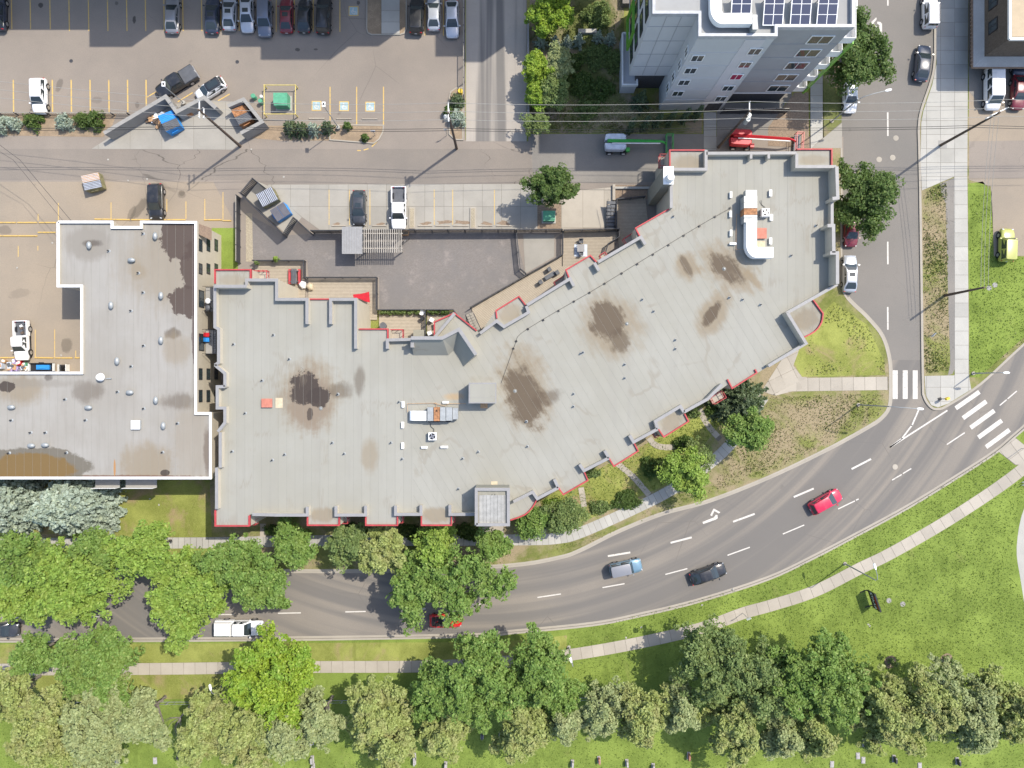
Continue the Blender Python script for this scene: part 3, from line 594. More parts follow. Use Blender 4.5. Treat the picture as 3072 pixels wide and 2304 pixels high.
wall("planter_wall", "low concrete strip wall above the chimney deck", [(1843, 563), (1950, 563)], .3, .3, 'conc2')
for lb, x in (("narrow gravel topped divider between the white pickup and empty stalls", 1350), ("narrow gravel topped divider in the middle of the empty stalls", 1875)):
    p = q(2, 2, (x, 135), (x, 318)); A, B = Vector(W(*p[0])), Vector(W(*p[1])); c = (A + B) / 2; d = thing("stall_divider", c.x, c.y, 0.03, lb, "divider")
    MB().box(0, 0, 0, .75, (A - B).length, .16).build("kerb_frame", MT['conc'], d); MB().box(0, 0, .16, .5, (A - B).length - .3, .03).build("gravel_fill", MT['gravel'], d)
for x0, x1 in ((655, 780), (825, 955), (1005, 1130), (1400, 1525), (1548, 1680), (1703, 1838), (1920, 2045), (2075, 2210)):
    a, b = q(2, 2, (x0, 293), (x1, 293)); stop(a, b, 'conc', label="pale wheel stop along the charcoal courtyard fence", z=0.034)
for i, (x, y, r) in enumerate(((1465, 275, 45), (1620, 262, 60), (1770, 262, 65), (1990, 272, 45), (2140, 270, 50), (700, 278, 30), (1075, 280, 35))):
    a = q(2, 2, (x, y))[0]; X, Y = W(*a); MB().sheet([(X + r / 2.88 * S * (1 + .35 * math.sin(3 * k + i)) * math.cos(k), Y + .35 * r / 2.88 * S * (1 + .5 * math.sin(2 * k + i)) * math.sin(k)) for k in np.linspace(0, 6.28, 17)[:-1]], .046).build("leaf_litter", MT['mulch'], tag(bpy.data.objects["stall_pad"]))

# ------------------------------------------------------------------ main building
HR = 8.4
MX, MY = W(1500, 1200)
main = thing("apartment_building", MX, MY, 0, "long bent three storey building with pale membrane roof and red trimmed bays", "building")
BAYS = {1: [(643, 808), (752, 808), (752, 838), (742, 858), (643, 858)], 2: [(923, 896), (989, 896), (989, 970), (923, 970)], 3: [(1075, 986), (1164, 986), (1164, 1019), (1160, 1045), (1075, 1045)]}
OUT = [(643, 808), (752, 808), (752, 838), (833, 838), (833, 896), (1069, 896), (1069, 986), (1164, 986), (1164, 1018), (1233, 1014), (1302, 1014), (1302, 965), (1363, 938), (1440, 1000),
       (1487, 932), (1557, 888), (1579, 916), (1698, 842), (1697, 809), (1772, 765), (1792, 786), (1910, 714), (1906, 684), (2013, 623), (2013, 552), (1992, 552), (1992, 501), (2009, 501), (2009, 449), (2117, 449), (2119, 457), (2391, 457), (2391, 446), (2497, 446), (2497, 499), (2513, 499), (2514, 595), (2498, 597), (2498, 676), (2503, 676), (2504, 758), (2514, 758), (2514, 852), (2438, 897), (2471, 940)]
OUT += smooth([(2471, 940), (2466, 968), (2446, 995), (2408, 1015)], 3)[1:] + [(2418, 1031), (2272, 1119), (2197, 1166), (2188, 1150), (2123, 1197), (2051, 1237), (2067, 1265), (1991, 1312), (1973, 1287), (1900, 1326), (1916, 1353), (1841, 1400), (1826, 1374), (1751, 1412), (1765, 1442), (1689, 1485), (1674, 1463), (1611, 1496)]
OUT += smooth([(1611, 1496), (1600, 1520), (1575, 1545), (1530, 1562)], 3)[1:] + [(1530, 1577), (1424, 1577), (1424, 1545), (1355, 1545), (1355, 1577), (1263, 1577), (1263, 1545), (1193, 1545), (1193, 1577), (1096, 1577), (1096, 1545), (1018, 1545), (1018, 1577), (921, 1577), (921, 1545), (748, 1543), (748, 1579), (644, 1579), (644, 1526), (649, 1526), (649, 1402), (660, 1402), (660, 1296), (653, 1294), (675, 1267), (675, 1223), (651, 1223), (651, 1159), (675, 1159), (675, 1118), (653, 1092), (656, 1088), (656, 985), (643, 981)]
outw = WL(OUT, HR)
MB().prism(outw, 0.0, HR - 0.05).build("wall", [MT['wall']], main, world=True)
STAIN = []
t = NT("roof_membrane", 0.75, 0.25)
base = t.mix(t.ramp(t.noise(0.12, 4), 0.3, 0.7), (0.278, 0.268, 0.226), (0.302, 0.294, 0.256))
base = t.mix(t.math('MULTIPLY', t.ramp(t.noise(1.0, 3, vec=t.scl(t.pos(), (1.2, .12, 1))), 0.45, 0.75), 0.35), base, (0.258, 0.247, 0.217))
base = t.mix(t.rnd(), t.mix(1.0, base, (0.98,) * 3, 'MULTIPLY'), t.mix(1.0, base, (1.02,) * 3, 'MULTIPLY'))
def st(px, py, rx, ry, ang, col, k, soft, rag, ns=0.6, z=HR):
    global base
    X, Y = W(px, py, z); kk = S * (1 - z / H)
    base = t.mix(t.math('MULTIPLY', t.blob(X, Y, rx * kk, ry * kk, R(ang), soft, rag, ns, (R(31) if px > 1300 else .001) if soft > .1 else 0.0), k), base, col)
TAN, BRN, DRK = (0.222, 0.176, 0.115), (0.088, 0.064, 0.043), (0.048, 0.037, 0.032)
for a in ((930, 1185, 85, 100, 0, TAN, .75, .4, .5), (925, 1200, 62, 85, 0, (.2, .155, .115), .75, .35, .6), (1079, 1140, 15, 42, 0, BRN, .55, .4, .4), (1020, 1170, 32, 22, 0, BRN, .55, .5, .6), (1108, 1368, 26, 48, 0, TAN, .6, .4, .4),
          (1575, 1165, 72, 122, 18, TAN, .8, .4, .5), (1572, 1185, 50, 92, 20, BRN, .85, .3, .8), (1640, 1195, 42, 22, 20, BRN, .6, .4, .6), (1832, 975, 82, 92, 30, TAN, .75, .4, .4), (1822, 962, 52, 55, 30, BRN, .85, .2, .55), (1862, 1020, 30, 34, 30, BRN, .7, .3, .7),
          (2140, 940, 40, 72, -32, TAN, .8, .35, .3), (2135, 942, 17, 44, -35, BRN, .9, .25, .5), (2060, 800, 32, 42, 30, TAN, .8, .4, .5), (2060, 800, 11, 34, 28, BRN, .7, .3, .6), (2185, 805, 95, 55, -35, TAN, .75, .4, .6), (2180, 803, 55, 34, -38, BRN, .85, .25, .8), (2255, 835, 45, 12, -45, TAN, .8, .4, .5),
          (2415, 960, 45, 32, 30, (.2, .165, .115), .75, .4, .4), (2062, 490, 50, 25, 0, TAN, .6, .4, .3), (970, 1545, 42, 22, 0, TAN, .7, .3, .4), (1310, 1545, 42, 24, 0, TAN, .7, .3, .4), (1530, 940, 32, 26, 30, (.26, .22, .16), .8, .3, .3), (2015, 1265, 35, 25, 30, TAN, .6, .3, .4), (2440, 480, 45, 14, 0, TAN, .45, .4, .4), (700, 840, 45, 15, 0, TAN, .4, .4, .4), (1360, 1190, 25, 10, 0, (.4, .25, .1), .5, .5, .6)):
    st(*a)
st(915, 1165, 42, 52, 0, DRK, .95, .06, .75, .5); st(955, 1195, 32, 30, 0, DRK, .95, .06, .7, .6); st(930, 1240, 10, 20, 0, DRK, .8, .1, .6)
pd = t.n("ShaderNodeTexVoronoi", feature='DISTANCE_TO_EDGE'); pd.inputs["Scale"].default_value = .19; t.put(pd.inputs["Vector"], t.vec('ADD', t.pos(), t.scl(t.n("ShaderNodeTexNoise").outputs["Color"], (3, 3, 0))))
base = t.mix(t.math('MULTIPLY', t.math('MULTIPLY', t.ramp(pd.outputs[0], .05, .015), t.ramp(t.noise(.2, 3), .5, .62)), .28), base, (.2, .165, .12))
base = t.mix(t.math('MULTIPLY', t.ramp(t.noise(4.0, 4, .75), .6, .78), .25), base, (.19, .17, .14))
t.color(base); t.bump(t.noise(14, 3), 0.15, 0.02); MT['roof'] = t.m
MT['seam'] = mat("roof_seam", (0.215, 0.21, 0.185))
roof = MB().sheet(outw, HR).build("roof", MT['seam'], main, world=True)
def halfplane(poly, a, b):      # keep the side left of a->b (world), by triangles
    nx, ny = (b[1] - a[1]), -(b[0] - a[0]); d = nx * a[0] + ny * a[1]; res = []
    for tr in (poly if isinstance(poly[0], list) else tris(poly)):
        f = clip(tr, nx, ny, d)
        if len(f) > 2: res.append(f)
    return res
def sheets(frags, ang, pitch, z, parent, m, gap=0.022):
    cells = {}
    for fr in frags:
        for k, v in cut(fr, ang, pitch, None, gap).items(): cells.setdefault(k, []).extend(v)
    for (i, _), fs in sorted(cells.items()):
        if sum(abs(area(f)) for f in fs) < .05: continue
        b = MB(); zz = z + 0.006 + 0.004 * (i % 2)
        for f in fs: b.sheet(f, zz)
        b.build("roof_sheet", m, parent, world=True)
A1, A2 = W(1240, 900, HR), W(1240, 1700, HR)
C1, C2 = W(1990, 600, HR), W(2430, 985, HR)
T0 = tris(outw)
sheets(halfplane(T0, A2, A1), 0.0, 1.0, HR, roof, MT['roof'])
right = halfplane(T0, A1, A2)
sheets(halfplane(right, C2, C1), R(31), 1.0, HR, roof, MT['roof'])
sheets(halfplane(right, C1, C2), 0.0, 1.0, HR, roof, MT['roof'])
def parapet(pts, h=0.55, w=0.30, z=HR, parent=None, m='cap', name="parapet"):
    L = WL(pts, z + h); p = MB().ribbon(L, w, z - 0.02, z + h).build(name, MT['wall'] if m == 'cap' else MT[m], parent or main, world=True)
    MB().ribbon(L, w + .05, z + h, z + h + .05).build("parapet_cap", MT[m], p, world=True)
def trim(pts, h=0.25, w=0.15, z=HR): MB().ribbon(WL(pts, z + h), w, z - .15, z + h).build("red_trim", MT['red'], main, world=True)
for p in ([(645, 1095), (656, 1088), (656, 987), (645, 981), (645, 860), (740, 860), (740, 840), (830, 840), (830, 898), (921, 898), (921, 972)], [(992, 972), (992, 898), (1067, 898), (1067, 1046)], [(1162, 1046), (1162, 1020), (1235, 1018)], [(645, 1095), (675, 1120), (675, 1160)], [(675, 1160), (652, 1160), (652, 1224), (675, 1224), (675, 1268), (654, 1295)], [(661, 1297), (661, 1403)], [(650, 1403), (650, 1527)],
          [(1440, 1000), (1490, 963), (1512, 980), (1586, 937), (1579, 918)], [(1581, 915), (1710, 836), (1722, 858)], [(1783, 788), (1797, 812)], [(1794, 786), (1923, 711), (1936, 733)], [(2014, 624), (2014, 552)], [(2118, 450), (2118, 508), (2020, 508)], [(2119, 460), (2390, 459)],
          [(2496, 598), (2496, 676)], [(2512, 853), (2440, 894), (2362, 938), (2418, 1030), (2305, 1098)], [(2166, 1153), (2123, 1197), (2052, 1236)], [(2052, 1236), (2041, 1219), (1966, 1264), (1973, 1287)], [(1973, 1287), (1901, 1326), (1889, 1306)], [(1814, 1352), (1827, 1374)], [(1827, 1374), (1752, 1412), (1739, 1393)], [(1663, 1438), (1675, 1463)], [(1675, 1463), (1612, 1496), (1598, 1476), (1540, 1505)],
          [(757, 1543), (830, 1545), (922, 1545), (922, 1520)], [(1008, 1518), (1008, 1545), (1097, 1545), (1097, 1517)], [(1187, 1517), (1187, 1543), (1263, 1543), (1263, 1516)], [(1350, 1515), (1350, 1543), (1424, 1543)], [(1302, 1014), (1364, 940)]):
    parapet(p, 0.8)
for p in ([(2510, 500), (2513, 594), (2497, 596)], [(2482, 677), (2500, 677), (2501, 758)], [(2490, 759), (2512, 759), (2512, 852)]): parapet(p, 1.9, .34)
parapet([(645, 859), (740, 859)], 1.5, .3)
parapet([(2390, 461), (2390, 500), (2508, 500)], 1.4, .3)
for x in (2253, 2306): parapet([(x, 462), (x, 476)], 0.9, .25)
parapet([(2362, 938), (2418, 1030)], 1.4, .3)
for p in ([(644, 850), (644, 809), (751, 809), (751, 836)], [(924, 897), (988, 897)], [(1077, 987), (1163, 987), (1163, 1016)], [(1303, 1010), (1303, 966), (1363, 939), (1430, 992)], [(1491, 955), (1488, 932), (1557, 889), (1577, 915)], [(1708, 834), (1698, 809), (1771, 766), (1790, 786)], [(1920, 709), (1907, 684), (2012, 624)], [(2010, 500), (2010, 450), (2115, 450)], [(2392, 447), (2496, 447), (2496, 497)],
          [(2440, 899), (2470, 940)] + smooth([(2470, 940), (2465, 968), (2445, 994), (2408, 1014)], 3)[1:], [(2266, 1108), (2271, 1118), (2197, 1165), (2183, 1138)], [(2054, 1241), (2066, 1264), (1992, 1311), (1976, 1288)], [(1903, 1330), (1915, 1353), (1842, 1399), (1827, 1374)], [(1753, 1416), (1764, 1441), (1690, 1484), (1675, 1463)], smooth([(1611, 1497), (1599, 1520), (1575, 1544), (1531, 1561)], 3),
          [(1264, 1547), (1264, 1576), (1354, 1576), (1354, 1547)], [(1097, 1547), (1097, 1576), (1192, 1576), (1192, 1547)], [(922, 1547), (922, 1576), (1017, 1576), (1017, 1547)], [(645, 1530), (645, 1578), (747, 1578), (747, 1547)]):
    trim(p)
# raised sloped screen over the inner corner
def pt(px, py, z): x, y = W(px, py, z); return (x, y, z)
ZS = HR + 2.6
scr = MB(); a, b, c, d = pt(1233, 1014, ZS), pt(1327, 1014, ZS), pt(1377, 988, ZS), pt(1428, 1064, ZS)
ai, bi, ci, di = pt(1240, 1066, HR + .02), pt(1345, 1066, HR + .02), pt(1362, 1050, HR + .02), pt(1390, 1100, HR + .02)
al, bl, cl, dl = [(p[0], p[1], HR) for p in (a, b, c, d)]
scr.quad(a, ai, bi, b, 0); scr.quad(b, bi, ci, c, 0); scr.quad(c, ci, di, d, 0); scr.quad(al, bl, b, a, 1); scr.quad(bl, cl, c, b, 1); scr.quad(cl, dl, d, c, 1); scr.add([a, al, ai], [(0, 1, 2)], 1); scr.add([d, di, dl], [(0, 1, 2)], 1)
sl = scr.build("corner_screen", [MT['roof'], MT['wall']], main, world=True)
MB().ribbon([a[:2], b[:2], c[:2], d[:2]], .4, ZS - .08, ZS + .03).build("screen_cap", MT['cap'], sl, world=True)
parapet([(1237, 1018), (1237, 1042)], 1.9, .35)
# stair tower, lift overrun, chimney wall
MT['towersheet'] = mat('pale_tower_sheet', (.31, .305, .285), obj=.05); TZ = HR + 2.7; TP = [(1426, 1464), (1528, 1464), (1528, 1577), (1426, 1577)]
tw = MB().prism(WL(TP, TZ), 0.0, TZ).build("stair_tower", MT['siding'], main, world=True)
L = WL(TP, TZ + .25); L = [tuple(Vector(p) * 1.0) for p in L]
parapet([(1429, 1574), (1429, 1468), (1525, 1468), (1525, 1574), (1429, 1574)], .28, .3, TZ, tw)
sheets([WL([(1436, 1485), (1517, 1485), (1517, 1570), (1436, 1570)], TZ + .05)], 0, .42, TZ + .05, tw, MT['towersheet'])
OZ = HR + 2.3; OP = [(1407, 1149), (1488, 1149), (1488, 1209), (1407, 1209)]
lo = MB().prism(WL(OP, OZ), HR, OZ).build("lift_overrun", MT['siding'], main, world=True)
MB().prism(WL([(1406, 1148), (1489, 1148), (1489, 1210), (1406, 1210)], OZ + .1), OZ - .02, OZ + .1).build("overrun_cap", MT['cap'], lo, world=True)
sheets([WL([(1410, 1152), (1486, 1152), (1486, 1207), (1410, 1207)], OZ + .12)], R(90), 1.6, OZ + .105, lo, MT['roof'])
MB().box(*W(1452, 1216, HR), HR + .01, .85, .7, .03).build("walk_pad", MT['card'], lo, world=True)
CZ = HR + 1.5; CP = [(1992, 501), (2019, 501), (2019, 551), (1992, 551)]
ch = MB().prism(WL(CP, CZ), 0.0, CZ).build("chimney_wall", MT['siding'], main, world=True)
MB().prism(WL([(1990, 499), (2021, 499), (2021, 553), (1990, 553)], CZ + .08), CZ, CZ + .1).build("chimney_cap", MT['white'], ch, world=True)
x, y = W(2013, 530, CZ + .9); MB().cyl(x, y, CZ + .1, CZ + .45, .3).cyl(x, y, CZ + .45, CZ + .95, .52, .4, 18).build("flue_cowl", MT['white'], ch, 40, world=True)
# windows and doors on the walls
def wall_window(parent, ax, ay, bx, by, u, w, z0, h, frame='white', name="window", glass='glass', proud=0.04):
    A, B = Vector((ax, ay)), Vector((bx, by)); t = (B - A).normalized(); n = Vector((t.y, -t.x)); an = math.atan2(t.y, t.x); c = A + t * u + n * proud * .5
    f = MB(); fw = .1
    for du, dz, dw, dh in ((0, 0, w, fw), (0, h - fw, w, fw), (-w / 2 + fw / 2, fw, fw, h - 2 * fw), (w / 2 - fw / 2, fw, fw, h - 2 * fw), (0, fw, fw * .7, h - 2 * fw)):
        p = c + t * du; f.box(p.x, p.y, z0 + dz, dw, proud + .05, dh, an)
    o = f.build(name, MT[frame], parent, world=True)
    MB().box(c.x, c.y, z0 + fw, w - 2 * fw, proud, h - 2 * fw, an).build("pane", MT[glass], o, world=True)
    return o
def edge_windows(parent, pts, z, z0s, w=1.3, h=1.25, step=3.0, frame='white', minlen=4.2):
    L = ccw(WL(pts, z)); n = len(L)
    for i in range(n):
        A, B = Vector(L[i]), Vector(L[(i + 1) % n]); d = (B - A).length
        if d < minlen: continue
        k = max(1, int(d / step))
        for j in range(k):
            for z0 in z0s: wall_window(parent, *A, *B, d * (j + .5) / k, w, z0, h, frame)
edge_windows(main, OUT, HR, (1.0, 3.7, 6.3))
# balconies with red rails beside the bays
def balcony(parent, rect, z, railm='red', slabm='conc', h=1.0):
    L = WL(rect, z); s_ = MB().prism(L, z - .15, z, bottom=True).build("balcony", MT[slabm], parent, world=True)
    b = MB(); n = len(L)
    for i in range(n):
        A, B = Vector(L[i]), Vector(L[(i + 1) % n]); d = (B - A).length; an = math.atan2(B.y - A.y, B.x - A.x); m = (A + B) / 2
        b.box(m.x, m.y, z + h - .06, d, .07, .07, an); b.box(m.x, m.y, z + .1, d, .05, .05, an)
        for k in range(max(2, int(d / .5))): p = A.lerp(B, k / max(2, int(d / .5))); b.box(p.x, p.y, z, .06, .06, h, an)
    b.build("balcony_rail", MT[railm], s_, world=True)
for rc in ([(753, 815), (808, 815), (808, 840), (753, 840)], [(1165, 990), (1212, 990), (1212, 1020), (1165, 1020)], [(1660, 850), (1700, 822), (1712, 842), (1672, 868)], [(1866, 722), (1908, 694), (1920, 716), (1880, 742)], [(1796, 770), (1812, 760), (1824, 778), (1806, 790)], [(1975, 470), (2008, 470), (2008, 505), (1975, 505)],
           [(749, 1540), (775, 1540), (775, 1570), (749, 1570)], [(1019, 1540), (1048, 1540), (1048, 1566), (1019, 1566)], [(1194, 1540), (1212, 1540), (1212, 1564), (1194, 1564)], [(1356, 1540), (1366, 1540), (1366, 1562), (1356, 1562)], [(2126, 1192), (2160, 1172), (2172, 1192), (2138, 1212)], [(1950, 1292), (1972, 1280), (1984, 1300), (1962, 1312)]):
    for z in (2.75, 5.4): balcony(main, rc, z)

# roof furniture of the main building
def vent(px, py, z=HR, s=1.0, m='metal', label=None, group="short plumbing vent pipes on the pale roof"):
    x, y = W(px, py, z + .2); o = thing("vent_pipe", x, y, z, label, "vent pipe", group)
    MB().cyl(0, 0, 0, .42 * s, .075 * s, n=8).build("pipe", MT['black' if m == 'metal' else m], o); MB().cyl(0, 0, 0, .12 * s, .2 * s, .09 * s, 10).build("flashing", MT['metal'], o)
VP = [q(3, 2, p)[0] for p in ((1395, 210), (1127, 928), (1226, 1030), (1413, 1278), (1413, 1355), (975, 1490), (975, 1607), (595, 1395), (615, 1385), (1880, 912), (1995, 928), (2150, 973))] + [q(2, 2, p)[0] for p in ((148, 1235), (285, 1443), (50, 1628))] + [q(2, 3, p)[0] for p in ((705, 88), (657, 508), (1165, 508), (1262, 648), (1785, 645), (1920, 587), (1748, 908), (245, 610), (760, 603), (138, 658), (1235, 155))] + [q(3, 3, p)[0] for p in ((533, 85), (531, 195), (125, 325), (133, 540))] + [q(1, 3, p)[0] for p in ((2115, 252), (2002, 583))] + [q(4, 2, p)[0] for p in ((420, 288), (203, 548))] + [q(1, 2, (2015, 1315))[0]]
for p in VP: vent(*p, label="short black plumbing vent on the long building's pale membrane roof")
def drain(px, py, lb):
    x, y = W(px, py, HR + .1); o = thing("roof_drain", x, y, HR, lb, "roof drain"); MB().cyl(0, 0, 0, .06, .26, .22, 12).build("collar", MT['seam'], o); MB().cyl(0, 0, .06, .2, .14, .08, 10).build("dome", MT['metal'], o, 50)
drain(962, 1225, "white roof drain at the edge of the dark puddle"); drain(1881, 971, "white roof drain in the middle brown stain"); drain(2173, 806, "white roof drain in the stain below the white duct"); drain(1545, 1173, "roof drain in the tall brown stain beside the lift overrun")
# lightning cable with clips
cabl = smooth([(2193, 624), (2145, 650), (2050, 706), (1865, 819), (1768, 878), (1675, 931), (1582, 987), (1553, 1010), (1548, 1026), (1540, 1046), (1528, 1080), (1503, 1150)], 2)
o = thing("lightning_cable", *W(2193, 624, HR), HR, "thin cable on clips running diagonally over the pale roof", "cable")
MB().tube([(*W(p[0], p[1], HR + .07), HR + .07) for p in cabl], .022, n=5).build("cable_run", MT['black'], o, world=True)
for px, py in [q(3, 2, p)[0] for p in ((1885, 138), (1755, 213), (1620, 294), (1485, 376), (1353, 458), (1218, 540), (1083, 622), (948, 703), (800, 792), (670, 870), (535, 946), (402, 1027), (270, 1106), (138, 1184), (37, 1289), (12, 1352))]:
    x, y = W(px, py, HR + .1); MB().box(x, y, HR + .01, .22, .24, .12, R(30)).build("clip", MT['black'], o, world=True)
def curbs(pts, z, lb, grp):
    for px, py, w, d in pts:
        x, y = W(px, py, z + .3); o = thing("duct_support", x, y, z, lb, "roof curb", grp)
        MB().box(0, 0, 0, w * S * .9, d * S * .9, .32).build("box_body", MT['white'], o); MB().box(0, 0, .32, w * S, d * S, .03).build("lid", MT['white'], o)
curbs([(1209, 1213, 7, 17), (1208, 1275, 7, 17), (1208, 1337, 7, 17), (1273, 1342, 17, 6), (1333, 1341, 20, 6), (1337, 1207, 17, 6)], HR, "small white metal box on the roof around the western rooftop unit", "white boxes round the west unit")
curbs([(2193, 584, 6, 17), (2192, 642, 6, 17), (2193, 699, 6, 17), (2199, 731, 18, 6), (2312, 579, 7, 18), (2312, 723, 7, 18), (2314, 652, 8, 17)], HR, "small white metal box on the roof around the white bent duct", "white boxes round the east unit")
def fan_unit(px, py, lb):
    x, y = W(px, py, HR + .75); o = thing("condenser_unit", x, y, HR, lb, "condenser unit"); MB().box(0, 0, .1, .92, .92, .68).build("casing", MT['white'], o); MB().cyl(0, 0, .785, .80, .38, n=20).build("fan_well", MT['black'], o)
    b = MB(); [b.box(.17 * math.cos(a), .17 * math.sin(a), .805, .36, .12, .012, a) for a in (.4, 2.0, 3.6, 5.2)]; b.build("fan_blades", MT['rim'], o)
    for a in (-.35, .35): MB().box(a, 0, 0, .12, .9, .1).build("foot", MT['black'], o)
    MB().tube([(.1, .46, .3), (.12, .8, .1), (-.25, 1.1, .05), (-.35, 1.6, .2)], .03, n=5).build("hose", MT['black'], o)
fan_unit(1297, 1309, "white condenser with round fan below the western rooftop unit"); fan_unit(2297, 637, "white condenser with round fan beside the white bent duct")
def rect_unit(lb, rx, parts, name="rooftop_unit", cat="rooftop unit"):
    x, y = W(*rx, HR + 1); o = thing(name, x, y, HR, lb, cat)
    for nm, (x0, y0, x1, y1), z0, z1, m in parts:
        a, b = W(x0, y0, HR + z1), W(x1, y1, HR + z1); MB().box((a[0] + b[0]) / 2, (a[1] + b[1]) / 2, HR + z0, abs(b[0] - a[0]) - .02, abs(a[1] - b[1]), z1 - z0).build(nm, MT[m], o, world=True)
    return o
u = rect_unit("galvanised rooftop air unit with rust streak and rounded intake hood", (1300, 1240), [("panel", (1282, 1222, 1300, 1263), .25, 1.35, 'metal'), ("rusty_panel", (1301, 1222, 1319, 1263), .25, 1.35, 'rust'), ("panel", (1320, 1222, 1337, 1263), .25, 1.35, 'metal'), ("panel", (1338, 1222, 1357, 1262), .25, 1.3, 'metal'), ("outlet", (1358, 1224, 1374, 1258), .4, 1.1, 'metal'), ("base_rail", (1284, 1262, 1352, 1266), 0, .3, 'black'), ("base_rail", (1284, 1222, 1352, 1226), 0, .3, 'black')])
rings = []
a, b = W(1226, 1233, HR + 1.1), W(1279, 1262, HR + 1.1); y0, y1 = b[1], a[1]; x0, x1 = a[0], b[0]
for i in range(7):
    an = i / 6 * math.pi / 2; xx = x1 - (x1 - x0) * math.sin(an) ** .9; zz = HR + .3 + .9 * math.cos(an) ** .6 if i < 6 else HR + .3; rings.append([(xx, y0, HR + .25), (xx, y1, HR + .25), (xx, y1, zz), (xx, y0, zz)])
MB().loft(rings).build("intake_hood", MT['duct'], u, 60, world=True)
x, y = W(1314, 1229, HR + 1.7); MB().cyl(x, y, HR + 1.3, HR + 1.75, .12, n=10).build("flue", MT['rust'], u, 40, world=True)
for pl in ([(1222, 1236), (1222, 1211), (1260, 1210), (1310, 1209), (1310, 1222)], [(1300, 1209), (1335, 1218), (1345, 1211), (1398, 1211)]): MB().tube([(*W(p[0], p[1], HR + .25), HR + .25) for p in pl], .03, n=5).build("gas_pipe", MT['card'], u, world=True)
e = rect_unit("galvanised rooftop air unit with rust streak feeding a white bent duct", (2250, 620), [("outlet", (2237, 570, 2271, 588), .4, 1.3, 'metal'), ("panel", (2232, 588, 2272, 606), .25, 1.6, 'metal'), ("panel", (2232, 607, 2272, 624), .25, 1.6, 'metal'), ("rusty_panel", (2232, 625, 2272, 644), .25, 1.6, 'rust'), ("panel", (2232, 645, 2272, 653), .25, 1.6, 'metal'), ("panel", (2232, 654, 2272, 667), .25, 1.5, 'metal'), ("base_rail", (2234, 590, 2238, 664), 0, .3, 'black'), ("base_rail", (2268, 590, 2271, 664), 0, .3, 'black')])
dl = smooth([(2255, 667), (2255, 720), (2256, 742), (2266, 756), (2286, 757), (2320, 757)], 4); dw = WL(dl, HR + 1.5)
MB().ribbon(dw, 1.22, HR + .5, HR + 1.5).build("bent_duct", MT['duct'], e, 50, world=True)
for p in dw[::6]: MB().box(p[0], p[1], HR, .1, .9, .5).build("duct_leg", MT['metal'], e, world=True)
MB().tube([(*W(p[0], p[1], HR + .3), HR + .3) for p in ((2232, 642), (2210, 643), (2208, 700), (2208, 748), (2236, 748))], .03, n=5).build("gas_pipe", MT['card'], e, world=True)
def hatch(px, py, w, d, lb, pads=True):
    x, y = W(px, py, HR + .3); o = thing("roof_hatch", x, y, HR, lb, "roof hatch"); MB().box(0, 0, 0, w, d, .3).build("upstand", MT['metal'], o); MB().box(0, 0, .3, w + .1, d + .1, .06).build("lid", MT['terra'], o); return o
MT['terra'] = mat("terracotta_lid_paint", (0.45, 0.17, 0.12)); MT['pad'] = mat("tan_walk_pad", (0.50, 0.42, 0.29))
h1 = hatch(801, 1209, 1.2, .95, "terracotta roof hatch beside the dark roof puddle"); MB().box(1.35, 0, .012, .85, 1.2, .03).build("walk_pad", MT['pad'], h1)
h2 = hatch(2284, 700, 1.15, 1.15, "terracotta roof hatch tucked in the bend of the white duct"); MB().box(0, -1.3, .012, 1.1, .85, .03).build("walk_pad", MT['pad'], h2)
x, y = W(1483, 1455, HR + .1); o = thing("roof_ladder", x, y, HR, "short black ladder on a tan pad at the stair tower roof", "ladder"); MB().box(0, .1, .012, .75, .65, .03).build("walk_pad", MT['pad'], o)
for s in (-.16, .16): MB().tube([(s, 0, .05), (s - .02, -.75, 2.9)], .025, n=5).build("stile", MT['black'], o)
for k in range(7): MB().tube([(-.17, -.08 - k * .1, .35 + k * .38), (.15, -.08 - k * .1, .35 + k * .38)], .018, n=5).build("rung", MT['black'], o)

# ------------------------------------------------------------------ west building with the white roof edge
HL = 7.4
LO = [(174, 666), (336, 666), (336, 682), (424, 682), (424, 666), (587, 667), (587, 1240), (631, 1240), (631, 1434), (-700, 1434), (-700, 1119), (245, 1119), (245, 858), (174, 858)]
westb = thing("flat_roof_building", *W(300, 1000), 0, "cream walled walk-up block with stained flat roof and bright white roof edge", "building")
lw = WL(LO, HL); MB().prism(lw, 0, HL - .03).build("wall", MT['wall'], westb, world=True)
t = NT("west_roof_membrane", 0.75, 0.25)
base = t.mix(t.ramp(t.noise(0.15, 4), 0.3, 0.7), (0.305, 0.290, 0.262), (0.274, 0.256, 0.224))
base = t.mix(t.math('MULTIPLY', t.ramp(t.noise(1.2, 4, vec=t.scl(t.pos(), (1.5, .2, 1))), 0.45, 0.75), .4), base, (0.235, 0.215, 0.188))
base = t.mix(t.rnd(), t.mix(1.0, base, (0.98,) * 3, 'MULTIPLY'), t.mix(1.0, base, (1.02,) * 3, 'MULTIPLY'))
